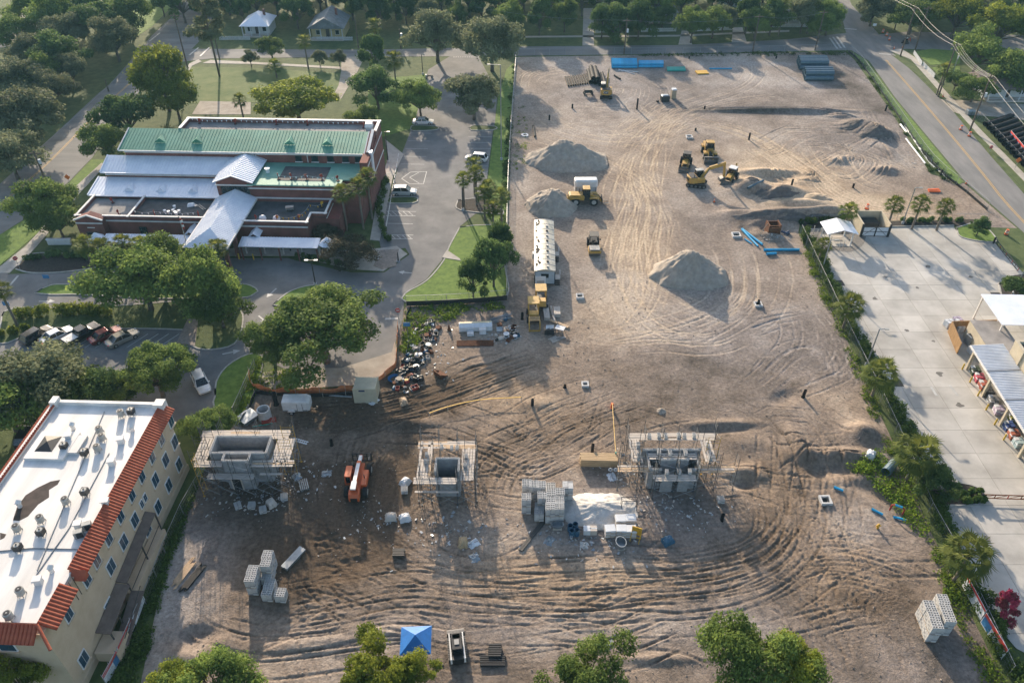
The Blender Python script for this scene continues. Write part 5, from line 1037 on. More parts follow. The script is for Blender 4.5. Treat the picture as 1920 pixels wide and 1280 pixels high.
def cab(o, x0, x1, y0, y1, z0, z1, roof, frame='machine_black', tp=.92):
    c = MB().box(((x0+x1)/2, (y0+y1)/2, (z0+z1)/2), (x1-x0, y1-y0, z1-z0), top=(tp, tp)).build('cab', 'car_glass', o)
    f = MB(); cx, cy = (x0+x1)/2, (y0+y1)/2
    for sx in (-1, 1):
        for sy in (-1, 1): f.bar((cx+sx*(x1-x0)/2, cy+sy*(y1-y0)/2, z0), (cx+sx*(x1-x0)/2*tp, cy+sy*(y1-y0)/2*tp, z1), .12, .12)
    f.bb(x0, y0, z0-.1, x1, y1, z0+.25); f.build('cab_frame', frame, c); MB().box((cx, cy, z1+.07), ((x1-x0)*1.08, (y1-y0)*1.08, .16)).build('cab_roof', roof, c, bevel=.04); return c
def wheel_loader(px0, px1, label, cabroof='cat_yellow', fork=False, s=1.0):
    o = thing('wheel_loader', label, 'wheel loader'); at(o, px0, px1); o.scale = (s, s, s); Y_ = 'cat_yellow'
    MB().ext([(-3.4, .9), (-.3, .9), (-.2, 1.6), (-.4, 2.0), (-3.0, 2.05), (-3.4, 1.7)], -.85, .85, 'y').build('engine_hood', Y_, o, bevel=.06)
    MB().bb(-3.55, -.75, .8, -3.3, .75, 1.5).build('counterweight', Y_, o); MB().box((-3.43, 0, 1.75), (.1, 1.0, .45)).build('rear_grille', 'machine_black', o); MB().box((-1.9, .87, 1.55), (.9, .05, .4)).box((-1.9, -.87, 1.55), (.9, .05, .4)).build('side_grille', 'machine_black', o)
    MB().bb(-.4, -.5, .75, 2.0, .5, 1.35).build('frame', 'machine_black', o)
    cab(o, -.55, .75, -.75, .75, 1.45, 3.15, cabroof); MB().tube((-1.2, .35, 2.05), (-1.2, .35, 2.9), .07).build('exhaust', 'machine_black', o)
    for x in (-1.9, 1.55):
        for y in (-1.05, 1.05): wheel(o, x, y, .78, .6, 'rim_grey'); MB().ext([(x-.85, 1.45), (x+.85, 1.45), (x+.6, 1.68), (x-.6, 1.68)], y-.3, y+.3, 'y').build('fender', Y_, o)
    for y in (-.5, .5):
        MB().bar((.9, y, 1.9), (2.4, y, 1.45), .2, .36).bar((2.4, y, 1.45), (3.1, y, .55), .2, .3).build('lift_arm', Y_, o); MB().tube((.8, y*.7, 1.2), (2.4, y*.7, 1.35), .08).build('hydraulic_cylinder', 'steel', o)
    MB().bb(.85, -.55, 1.0, 1.3, .55, 2.1).build('mast', Y_, o); MB().bar((1.5, 0, 1.75), (2.9, 0, 1.1), .16, .2).build('linkage', 'machine_black', o)
    if fork:
        MB().bb(3.1, -1.0, .3, 3.25, 1.0, 1.3).build('fork_carriage', 'machine_black', o)
        for y in (-.55, .55): MB().bb(3.25, y-.09, .12, 4.5, y+.09, .22).build('fork', 'bucket_steel', o)
    else: MB().ext([(2.95, .1), (4.1, .05), (4.1, .12), (3.2, .25), (3.05, .7), (3.3, 1.25), (3.75, 1.4), (3.7, 1.48), (3.2, 1.4), (2.9, .8)], -1.4, 1.4, 'y').build('bucket', 'bucket_steel', o); 
    if not fork:
        for y in (-1.4, 1.36): MB().ext([(2.95, .1), (4.1, .05), (3.72, 1.44), (3.2, 1.4), (2.9, .8)], y, y+.05, 'y').build('bucket_side', 'bucket_steel', o)
    return o
wheel_loader((1066,380),(1128,380),'yellow wheel loader with forks in front of the white tank','cat_yellow',True,.98)
wheel_loader((1321,270),(1335,316),'yellow wheel loader facing the camera with its wide grey bucket down','cat_yellow',False,1.0)
def backhoe(px0, px1, label, roof, body='cat_yellow', s=1.0, arm=True):
    o = thing('backhoe_loader', label, 'backhoe loader'); at(o, px0, px1); o.scale = (s, s, s)
    MB().ext([(.2, .8), (2.2, .8), (2.25, 1.45), (.2, 1.6)], -.45, .45, 'y').build('engine_hood', body, o, bevel=.06); MB().box((2.27, 0, 1.15), (.06, .7, .5)).build('grille', 'machine_black', o)
    MB().bb(-1.5, -.55, .6, 1.8, .55, .85).build('frame', 'machine_black', o); cab(o, -1.1, .35, -.75, .75, 1.0, 2.55, roof)
    for y in (-.95, .95): wheel(o, -.9, y, .72, .45); wheel(o, 1.5, y*.95, .48, .36)
    for y in (-.62, .62): MB().bar((.3, y, 1.25), (2.3, y, .95), .14, .22).bar((2.3, y, .95), (2.75, y, .4), .14, .2).build('lift_arm', body, o)
    MB().ext([(2.6, .05), (3.5, .03), (3.5, .1), (2.85, .2), (2.75, .6), (3.05, .95), (2.95, 1.0), (2.55, .6)], -1.15, 1.15, 'y').build('bucket', 'bucket_steel', o)
    if arm:
        MB().bar((-1.5, 0, .9), (-2.3, 0, 2.7), .22, .3).bar((-2.3, 0, 2.7), (-2.9, 0, 1.3), .2, .26).build('backhoe_arm', body, o); MB().box((-2.85, 0, 1.0), (.5, .5, .5), ry=.4).build('backhoe_bucket', 'bucket_steel', o)
        for y in (-.8, .8): MB().bar((-1.5, y*.6, .9), (-1.8, y, .1), .14, .14).build('stabiliser', body, o)
    return o
backhoe((1289,294),(1281,328),'loader with open black canopy beside the yellow excavator','machine_black','cat_yellow',1.02,False)
backhoe((1383,322),(1357,352),'compact backhoe with white roof at the edge of the dirt heap','machine_white','cat_yellow',.95)
def track(o, x0, x1, y, w_, h):
    p = [(x0+h/2, 0), (x1-h/2, 0), (x1-.1, h*.3), (x1, h*.5), (x1-.1, h*.75), (x1-h/2, h), (x0+h/2, h), (x0+.1, h*.75), (x0, h*.5), (x0+.1, h*.3)]
    t = MB().ext(p, y-w_/2, y+w_/2, 'y').build('track', 'rubber', o); g = MB(); n = int((x1-x0)/.22)
    for k in range(n): x = x0+.25+k*(x1-x0-.5)/max(1, n-1); g.bb(x-.05, y-w_/2-.02, h-.01, x+.05, y+w_/2+.02, h+.04); g.bb(x-.05, y-w_/2-.02, -.01, x+.05, y+w_/2+.02, .02)
    tag(g.build('track_shoe', 'bucket_steel', t), kind='stuff')
    for k in range(5): x = x0+h/2+k*(x1-x0-h)/4; MB().tube((x, y-w_/2-.03, h*.42), (x, y+w_/2+.03, h*.42), h*.3, h*.3, 10).build('roller', 'bucket_steel', t)
def excavator(px, rz_track, rz_house, boom, label, s=1.0, lettering=False):
    o = thing('excavator', label, 'excavator', G(*px), rz_track, None, s)
    for y in (-1.15, 1.15): track(o, -2.1, 2.1, y, .6, .85)
    MB().bb(-1.2, -.9, .35, 1.2, .9, .8).tube((0, 0, .75), (0, 0, 1.1), .75, .75, 14).build('undercarriage', 'machine_black', o)
    hs = MB().prism([(1.3, -1.3), (1.3, 1.3), (-1.2, 1.35), (-1.9, 1.0), (-2.1, 0), (-1.9, -1.0), (-1.2, -1.35)], 1.05, 1.35).prism([(-.2, -1.3), (-.2, 1.3), (-1.2, 1.35), (-1.9, 1.0), (-2.1, 0), (-1.9, -1.0), (-1.2, -1.35)], 1.35, 2.2).bb(-.2, -1.3, 1.35, 1.25, -.5, 2.0)
    hs = hs.build('house', 'cat_yellow', o, bevel=.06); hs.rotation_euler = (0, 0, rz_house - rz_track)
    cab(hs, -.1, 1.4, .3, 1.3, 1.35, 2.95, 'ac_grey'); MB().prism([(-1.7, -1.0), (-1.7, 1.0), (-.4, 1.1), (-.4, -1.1)], 2.2, 2.3).build('hood_panel', 'machine_black', hs); MB().tube((-1.0, -.7, 2.25), (-1.0, -.7, 2.75), .08).build('exhaust', 'machine_black', hs)
    MB().box((-2.06, 0, 1.72), (.1, 1.1, .62)).build('badge_panel', 'machine_black', hs)
    if lettering: text('CAT', .62, 'lamp_white', hs, (-2.13, 0, 1.74), (math.pi/2, 0, -math.pi/2))
    A = [Vector(p) for p in boom]
    for (a, b), w_, h_ in zip(((A[0], A[1]), (A[1], A[2])), (.42, .42), (.55, .7)): MB().bar(a, b, w_, h_).build('boom', 'cat_yellow', hs, bevel=.04)
    MB().bar(A[2] + Vector((-.1, 0, .35)), A[3], .34, .45).build('stick', 'cat_yellow', hs, bevel=.04)
    MB().tube(A[0]+Vector((.4, .32, .1)), A[1]+Vector((0, .32, -.1)), .08).tube(A[0]+Vector((.4, -.32, .1)), A[1]+Vector((0, -.32, -.1)), .08).tube((A[1]+A[2])/2+Vector((0, 0, .4)), A[2]+Vector((-.3, 0, .5)), .08).build('hydraulic_cylinder', 'steel', hs)
    b = A[3]; MB().ext([(b.x+.2, b.z+.15), (b.x-.2, b.z+.2), (b.x-.9, b.z-.1), (b.x-1.05, b.z-.6), (b.x-.6, b.z-.85), (b.x+.1, b.z-.5)], -.55, .55, 'y').build('bucket', 'bucket_steel', hs)
    return o
excavator((1305,347), -.25, R(12), [(.9, -.1, 1.7), (2.3, -.1, 3.6), (5.6, -.1, 4.3), (5.9, -.1, 1.2)], 'yellow excavator with raised arm among the parked loaders', .95)
excavator((1136,181), R(85), R(82), [(.9, -.1, 1.7), (2.0, -.1, 3.6), (4.6, -.1, 4.6), (5.6, -.1, 2.2)], 'yellow excavator seen from behind beside the black pipe stack', 1.0, True)
# smooth drum roller, seen from the front
o = thing('road_roller', 'black and yellow drum roller alone on the graded ground', 'roller'); at(o, (1110,452), (1115,484)); o.location.z = 0
MB().tube((1.6, -.95, .7), (1.6, .95, .7), .7, .7, 24).build('drum', 'bucket_steel', o); MB().bb(.8, -1.05, .75, 2.4, -.95, 1.2).bb(.8, .95, .75, 2.4, 1.05, 1.2).bb(2.35, -1.05, .75, 2.5, 1.05, 1.2).bb(.7, -1.05, .8, .9, 1.05, 1.2).build('drum_frame', 'cat_yellow', o); MB().box((1.6, 0, 1.36), (1.5, 1.7, .12)).build('drum_cover', 'rim_grey', o)
MB().ext([(-2.6, .7), (-.2, .7), (-.2, 1.35), (-2.2, 1.6), (-2.6, 1.4)], -.7, .7, 'y').build('engine_hood', 'machine_black', o, bevel=.06); MB().bb(-.4, -.4, .5, .8, .4, .9).build('articulation', 'machine_black', o)
for y in (-.8, .8): wheel(o, -1.5, y, .72, .5)
q = MB()
for x in (-.9, .4):
    for y in (-.7, .7): q.tube((x, y, 1.3), (x, y, 2.9), .05)
q.build('roll_bar', 'machine_black', o); MB().box((-.25, 0, 2.95), (1.6, 1.6, .1)).build('canopy', 'machine_black', o); MB().box((-.4, 0, 1.5), (.55, .6, .5)).build('seat', 'rubber', o); MB().bar((.3, -.3, 1.3), (.3, .3, 1.85), .08).build('steering_column', 'machine_black', o)
for y in (-1.0, 1.0): MB().box((.45, y, 2.3), (.12, .2, .3)).build('mirror', 'machine_black', o)
# telehandler seen from behind, forks away from the camera
o = thing('telehandler', 'orange telehandler parked on dark soil with forks pointing away', 'telehandler'); at(o, (668,934), (678,882)); o.location.z = 0
MB().ext([(-2.6, .7), (2.3, .7), (2.4, 1.2), (-2.2, 1.35), (-2.6, 1.1)], -.55, .55, 'y').build('chassis', 'machine_orange', o, bevel=.05); MB().ext([(-3.2, .6), (-2.3, .6), (-2.2, 1.7), (-3.0, 1.7), (-3.25, 1.3)], -.62, .62, 'y').build('counterweight', 'machine_orange', o, bevel=.06); MB().box((-3.22, 0, 1.0), (.1, .8, .55)).build('rear_grille', 'machine_black', o)
MB().bb(-1.5, -1.25, .9, .9, -.55, 1.65).build('engine_cover', 'machine_orange', o, bevel=.08); c = cab(o, -.9, .7, .6, 1.3, 1.0, 2.35, 'machine_orange', 'machine_orange'); MB().tube((-.4, -.9, 1.65), (-.4, -.9, 2.2), .06).build('exhaust', 'machine_black', o)
MB().bar((-2.6, 0, 2.15), (1.9, 0, 1.85), .5, .55).build('boom', 'machine_orange', o, bevel=.04); MB().bar((1.2, 0, 1.9), (3.0, 0, 1.65), .36, .4).build('inner_boom', 'machine_white', o); MB().box((-2.3, 0, 2.45), (1.2, .62, .2)).box((-.2, 0, 2.3), (3.2, .42, .1), ry=.066).build('boom_cover', 'machine_white', o); MB().bar((3.0, 0, 1.8), (3.4, 0, .8), .3, .3).build('boom_nose', 'machine_orange', o)
for y in (-.5, .5): MB().bar((-2.4, y*.8, 1.3), (-2.2, y*.7, 2.2), .14, .3).build('boom_pivot', 'machine_orange', o)
for x in (-1.75, 1.75):
    for y in (-1.1, 1.1): wheel(o, x, y, .68, .48)
fc = MB().bb(3.4, -1.2, .4, 3.5, 1.2, .52).bb(3.4, -1.2, 1.3, 3.5, 1.2, 1.42)
for y in (-1.15, -.6, 0, .6, 1.15): fc.bb(3.4, y-.05, .4, 3.5, y+.05, 1.7)
fc.bb(3.4, -1.2, 1.62, 3.5, 1.2, 1.74); fc.build('fork_carriage', 'machine_black', o)
for y in (-.7, .7): MB().bb(3.5, y-.08, .25, 4.8, y+.08, .35).build('fork', 'bucket_steel', o)
for y in (-1.3, 1.3): MB().bar((2.4, y*.75, .8), (3.3, y, .2), .2, .2).build('outrigger', 'machine_black', o)
# skid steer from behind
o = thing('skid_steer', 'black and white skid steer loader near the bottom edge beside the rails', 'skid steer'); at(o, (860,1246), (855,1196)); o.location.z = 0; o.scale = (.92, .92, .92)
for y in (-.78, .78): track(o, -1.5, 1.4, y, .42, .75)
MB().ext([(-1.7, .4), (1.2, .4), (1.3, .9), (.2, 1.1), (-1.75, 1.45)], -.55, .55, 'y').build('body', 'machine_black', o, bevel=.05); c = cab(o, -.9, .9, -.5, .5, .9, 2.0, 'machine_black', 'machine_black', .9)
MB().box((-.15, 0, 2.2), (.6, .5, .05)).build('roof_glass', 'rim_grey', o); MB().box((.55, 0, 2.1), (.5, .8, .1)).build('visor', 'machine_black', o)
for y in (-.72, .72): MB().bar((-1.7, y, 1.5), (1.2, y, 1.45), .14, .22).bar((1.2, y, 1.45), (1.9, y, .4), .14, .2).build('lift_arm', 'machine_white', o); MB().bb(-1.8, y-.1, .8, -1.5, y+.1, 1.65).build('arm_tower', 'machine_white', o)
MB().ext([(1.7, .05), (2.6, .03), (2.6, .1), (1.95, .2), (1.85, .55), (2.1, .75), (1.75, .75), (1.65, .4)], -.95, .95, 'y').build('bucket', 'bucket_steel', o); MB().box((-1.78, 0, 1.05), (.06, .9, .5)).build('rear_grille', 'rubber', o)
# white bulk tank behind the loader
o = thing('fuel_tank', 'white fuel tank on legs behind the wheel loader', 'tank', G(1097,364), .02); MB().bb(-2.2, -.9, 1.7, 2.2, .9, 3.3).build('tank', 'machine_white', o, bevel=.3)
MB().bb(-2.0, -.8, .05, 2.0, .8, .25).build('skid', 'steel', o); MB().bb(-2.1, -.7, .3, 2.1, .7, 1.7).build('containment_wall', 'machine_white', o)
for x in (-1.9, -.6, .6, 1.9):
    for y in (-.85, .85): MB().bb(x-.06, y-.06, 0, x+.06, y+.06, 1.8).build('leg', 'steel', o)
# site hut row
M('hut_roof', (.30, .295, .25), .5, scale=.8, col2=(.45, .44, .39), metal=.3); M('hut_wall', (.34, .40, .44), .7, var=.08); M('roof_stain', (.045, .04, .035), .9)
a, b = G(1021,538), G(1019,438); Lh = 15.6
o = thing('office_trailer', 'long site office trailer with curved metal roof and end window', 'office trailer', (a.x, a.y + .1, 0), heading(a, b) - math.pi/2)
MB().bb(-1.6, 0, .6, 1.6, Lh, 3.05).build('wall', 'hut_wall', o)
prof = [(x, 3.05 + .32*(1-(x/1.7)**2)) for x in [-1.7+.34*k for k in range(11)]]
for k in range(10):
    y0, y1 = -.08 + k*(Lh+.16)/10, -.08 + (k+1)*(Lh+.16)/10
    p = MB().ext(prof + [(1.7, 2.95), (-1.7, 2.95)], y0+.02, y1-.02, 'y').build('roof_panel', 'hut_roof', o)
    MB().ext([(x, z+.03) for x, z in prof] + [(x, z-.02) for x, z in prof[::-1]], y1-.06, y1+.02, 'y').build('roof_seam', 'steel', p)
    if k != 9 and k % 1 == 0: MB().tube((.45, y0+.8, 3.3), (.45, y0+.8, 3.55), .22, .18, 10).build('roof_vent', 'machine_black' if k % 2 else 'steel', o)
rg = random.Random(9)
for k in range(60): x = -1.35 + rg.random()**2*.5; y = rg.uniform(.2, Lh-.2); MB().prism([(x+rg.uniform(.1, .3)*math.cos(t), y+rg.uniform(.15, .45)*math.sin(t)) for t in (0, 1.1, 2.3, 3.4, 4.5, 5.5)], 3.17 + .18*(x+1.5)*.7, 3.21 + .25*(x+1.5)).build('roof_stain', 'roof_stain', o) if k < 26 else None
f = MB().bb(-.62, -.06, 1.75, .62, .02, 2.5).build('window', 'machine_black', o); MB().bb(-.56, -.09, 1.81, -.03, -.05, 2.44).bb(.03, -.09, 1.81, .56, -.05, 2.44).build('pane', 'car_glass', f)
MB().bb(-1.66, -.05, .55, -1.55, .05, 3.1).bb(1.55, -.05, .55, 1.66, .05, 3.1).bb(-1.66, -.05, 2.98, 1.66, .06, 3.12).build('corner_trim', 'machine_black', o); MB().bb(-1.5, .3, .2, 1.5, Lh-.3, .6).build('chassis', 'machine_black', o)
for y in (1.2, Lh*.52): 
    MB().bb(1.6, y, .6, 2.5, y+1.3, .72).build('landing', 'rim_grey', o)
    for k in range(3): MB().bb(1.7, y-.35-k*.3, .45-k*.17, 2.5, y-.05-k*.3, .52-k*.17).build('step', 'machine_black', o)
    q = MB(); q.bar((2.5, y, .7), (2.5, y, 1.7), .05); q.bar((2.5, y+1.3, .7), (2.5, y+1.3, 1.7), .05); q.bar((2.5, y, 1.7), (2.5, y+1.3, 1.7), .05); q.build('handrail', 'machine_white', o); d = MB().bb(1.58, y+.2, .7, 1.64, y+1.1, 2.7).build('door', 'machine_white', o); MB().box((1.68, y+1.0, 1.6), (.06, .08, .08)).build('handle', 'machine_black', d)
MB().bb(-1.66, Lh*.4, 1.2, -2.0, Lh*.4+.9, 2.2).build('air_conditioner', 'machine_white', o)
# small white flatbed truck in front of the hut
o = thing('box_truck', 'small white truck parked against the office trailer end', 'truck'); at(o, (1013,538), (1011,522)); o.location.z = 0
MB().bb(-1.3, -.85, .6, .2, .85, 2.1).build('cargo_box', 'machine_white', o, bevel=.05); MB().ext([(.25, .5), (1.6, .5), (1.65, 1.1), (1.2, 1.3), (.9, 1.9), (.25, 1.95)], -.8, .8, 'y').build('cab', 'machine_white', o, bevel=.05); MB().box((1.15, 0, 1.55), (.1, 1.4, .5), ry=-.5).build('windscreen', 'car_glass', o); MB().box((-1.32, 0, 1.0), (.06, 1.2, .6)).build('tailgate', 'rim_grey', o)
for x in (-.8, 1.0):
    for y in (-.75, .75): wheel(o, x, y, .36, .24)
# steel site container, cargo trailer
M('container_cream', (.55, .51, .38), .6, scale=1, var=.1); c0 = G(686.5,755)
o = thing('storage_container', 'cream corrugated storage container beside the orange fence', 'container', c0, -.02)
MB().bb(-1.45, .05, .1, 1.45, 2.35, 2.5).build('box', 'container_cream', o)
r = MB()
for k in range(14): x = -1.4 + k*.215; r.bb(x-.06, .0, .15, x+.06, .06, 2.45); r.bb(x-.06, .0, 2.5, x+.06, 2.4, 2.55)
for k in range(11): y = .1 + k*.22; r.bb(1.45, y, .15, 1.5, y+.1, 2.45)
tag(r.build('corrugation', 'container_cream', o), kind='stuff'); e = MB()
for x in (-1.5, 1.5):
    for y in (0, 2.4): e.bb(x-.06, y-.06, 0, x+.06, y+.06, 2.6)
e.bb(-1.5, -.06, 2.5, 1.5, .03, 2.62).bb(-1.5, -.06, 0, 1.5, .03, .14); e.build('frame', 'container_cream', o); MB().bb(-.75, -.09, 2.1, .05, -.03, 2.3).build('name_plate', M('plate_blue', (.03, .05, .12)), o)
o = thing('cargo_trailer', 'white enclosed cargo trailer with side door near the concrete ring', 'trailer', G(559,768), .02)
MB().bb(-1.75, -.85, .45, 1.45, .85, 2.15).build('body', 'machine_white', o, bevel=.1); MB().ext([(1.4, .45), (1.85, .6), (1.85, 1.9), (1.4, 2.15)], -.8, .8, 'y').build('nose', 'machine_white', o, bevel=.1); MB().bb(-1.75, -.88, .5, 1.5, -.84, .75).build('trim', 'steel', o)
d = MB().bb(.2, -.89, .6, .95, -.85, 1.85).build('side_door', 'machine_white', o); MB().bb(.2, -.91, .6, .24, -.86, 1.85).bb(.91, -.91, .6, .95, -.86, 1.85).build('door_edge', 'dark_trim', d)
for y in (-.95, .95): wheel(o, -.6, y, .34, .22); MB().ext([(-1.1, .6), (-.1, .6), (-.3, .82), (-.9, .82)], y-.13, y+.13, 'y').build('fender', 'machine_white', o)
MB().bar((1.8, -.5, .45), (2.9, 0, .45), .09).bar((1.8, .5, .45), (2.9, 0, .45), .09).bb(2.4, -.05, .0, 2.5, .05, .9).build('tow_hitch', 'machine_black', o)
# tall yellow lift pair by the hut
def lift(px, label, s):
    o = thing('boom_lift', label, 'lift', G(*px), R(92), None, 1.0); Y_ = 'cat_yellow'
    MB().bb(-1.6, -.8, .5, 1.6, .8, .95).build('chassis', 'machine_black', o)
    for x in (-1.1, 1.1):
        for y in (-.85, .85): wheel(o, x, y, .45, .35)
    for y in (-.75, .75): MB().bb(-.3, y-.08, .9, -.1, y+.08, 2.9).bb(1.2, y-.08, .9, 1.35, y+.08, 2.9).build('post', Y_, o)
    MB().box((.5, 0, 3.0), (2.0, 1.75, .18)).build('roof', Y_, o, bevel=.03); MB().ext([(-1.7, .9), (-.3, .9), (-.3, 1.7), (-1.5, 1.8)], -.7, .7, 'y').build('engine_hood', Y_, o, bevel=.05)
    if s:
        MB().box((-2.3, 0, 1.6), (.9, 1.7, .12)).build('tray', 'rim_grey', o); q = MB()
        for y in (-.8, .8):
            for z in (.4, 1.0, 1.6): q.bb(-3.5, y-.06, z, -1.8, y+.06, z+.1)
            q.bb(-3.5, y-.08, .1, -3.4, y+.08, 1.7)
        q.bb(-3.5, -.85, .1, -3.35, .85, .3).build('rack', Y_, o); 
        for k in range(3): MB().bb(-3.0+k*.35, -.75, 1.7, -2.75+k*.35, .75, 1.8).build('plank', M('timber', (.42, .27, .13), .85, scale=3, var=.25), o)
    return o
M('timber', (.42, .27, .13), .85, scale=3, var=.25)
lift((1000,596), 'yellow roofed machine with tool rack below the office trailer', True); lift((1014,572), 'yellow roofed machine standing behind the one with the rack', False)
# ================================================================ heaps of sand and earth
def heapmat(name, a, b): M(name, a, .97, scale=1.2, bump=.7, bscale=7, col2=b)
heapmat('sand_heap', (.30, .26, .215), (.42, .365, .30)); heapmat('dark_heap', (.10, .088, .08), (.17, .15, .135)); heapmat('lime_heap', (.46, .44, .41), (.62, .60, .56)); heapmat('tan_heap', (.36, .28, .19), (.46, .37, .27))
def heap(px, py, rx, ry, h, label, mat, seed=1, rz=0, peaks=((0, 0, 1),), rough=.14):
    c = G(px, py); n = 60; u = np.linspace(-1.25, 1.25, n); U, V = np.meshgrid(u, u); hh = np.zeros_like(U)
    wob = 1 + .22*fbm(U*3+9, V*3+9, 1.6, seed, 3)
    for x, y, f in peaks: d = np.sqrt((U-x)**2 + (V-y)**2)*wob; hh = np.maximum(hh, f*(1.06 - d/(.55+.45*f)))
    hh = np.where(hh > .85, .85 + (hh-.85)*.5, hh); ang = np.arctan2(V, U); hh = hh + .045*np.sin(ang*17 + 3*fbm(U*4, V*4, 1, seed+3))*np.clip(hh, 0, .5) + rough*fbm(U*6, V*6, 1.5, seed+5, 4)*np.clip(hh*3, 0, 1)
    zz = np.where(hh > .02, hh*h, -.25); me = bpy.data.meshes.new('heap'); vs_ = np.stack([U*rx, V*ry, zz], -1).reshape(-1, 3); fs = [(j*n+i, j*n+i+1, (j+1)*n+i+1, (j+1)*n+i) for j in range(n-1) for i in range(n-1) if max(hh[j, i], hh[j, i+1], hh[j+1, i], hh[j+1, i+1]) > .02]
    me.from_pydata(vs_.tolist(), [], fs); me.polygons.foreach_set('use_smooth', [True]*len(fs)); me.materials.append(MATS[mat]); o = link('sand_pile' if 'sand' in mat or 'lime' in mat else 'dirt_pile', me); o.location = (c.x, c.y, min(0, terrain_z(c.x, c.y)) - .02); o.rotation_euler = (0, 0, rz)
    return tag(o, label, 'sand pile' if 'sand' in mat or 'lime' in mat else 'dirt pile')
heap(1056,303,7.2,5.6,4.4,'largest pale sand pile beside the fence above the office trailer','sand_heap',3,0,((0,.1,1),(.35,.0,.86)))
heap(1034,388,4.4,4.2,3.4,'steep sand pile between the loader and the office trailer','sand_heap',4,.3,((0,0,1),(.15,.35,.9)))
heap(1293,515,5.6,4.9,4.7,'lone pale sand pile with a sharp ridge in the middle of the site','sand_heap',5,.2,((-.05,.1,1),(.22,-.12,.72)))
heap(1122,958,3.6,2.6,1.4,'brilliant white lime sand heap behind the cement sacks','lime_heap',6,0,((0,0,1),(-.4,.1,.7),(.4,.1,.75)))
heap(1407,352,3.8,2.4,2.3,'dark damp dirt pile next to the small backhoe','dark_heap',7); heap(1462,366,4.8,1.8,1.9,'long dark dirt bank below the pit','dark_heap',8,.15); heap(1612,240,4.4,2.4,2.0,'left of two dark dirt piles near the east fence','dark_heap',9); heap(1642,254,4.2,3.2,2.5,'right of two dark dirt piles near the east fence','dark_heap',10)
heap(1480,409,8.6,1.9,2.0,'long dark dirt berm above the open shelter','dark_heap',11,0,((-.5,0,.8),(0,0,1),(.5,0,.85),(.8,0,.6))); heap(1530,372,3.0,2.2,.9,'tan sand fan spilling beside the pit','tan_heap',12); heap(1617,815,1.9,1.6,1.4,'brown dirt mound beside the hedge at the trench','dark_heap',13); heap(1240,770,.7,.6,.5,'small grey rubble heap on bare ground right of the tape','sand_heap',14)
# ================================================================ block buildings under scaffold
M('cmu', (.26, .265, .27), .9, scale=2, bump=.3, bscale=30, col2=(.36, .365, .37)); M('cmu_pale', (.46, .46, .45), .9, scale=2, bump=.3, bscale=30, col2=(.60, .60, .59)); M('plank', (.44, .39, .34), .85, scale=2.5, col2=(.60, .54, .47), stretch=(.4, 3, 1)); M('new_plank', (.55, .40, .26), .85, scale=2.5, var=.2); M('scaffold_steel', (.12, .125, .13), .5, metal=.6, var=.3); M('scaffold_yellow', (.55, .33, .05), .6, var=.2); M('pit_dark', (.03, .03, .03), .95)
def cmu_wall(mb, top, a, b, h, t=.2, z0=0):
    """solid wall with a hollow-block top course"""
    a, b = Vector((*a, 0)), Vector((*b, 0)); d = (b-a); L = d.length; d.normalize(); n = Vector((-d.y, d.x, 0))
    mb.bar(a + Vector((0, 0, (z0+h-.2)/2)), b + Vector((0, 0, (z0+h-.2)/2)), t, h-.2-z0)
    for s in (-1, 1): top.bar(a + n*s*(t/2-.018) + Vector((0, 0, h-.1)), b + n*s*(t/2-.018) + Vector((0, 0, h-.1)), .036, .2)
    k = max(1, int(L/.2))
    for i in range(k+1): p = a + d*(L*i/k); q = p + n*(t/2-.03); p = p - n*(t/2-.03); top.bar(p + Vector((0, 0, h-.1)), q + Vector((0, 0, h-.1)), .045, .2)
def block_house(name, label, segs, loc=(0, 0, 0)):
    o = thing(name, label, 'building', loc)
    for i, (a, b, h) in enumerate(segs):
        w_, t = MB(), MB(); cmu_wall(w_, t, a, b, h); w_ = w_.build('block_wall', 'cmu', o); tag(t.build('block_course', 'cmu_pale', w_), kind='stuff')
    return o
rs = random.Random(5)
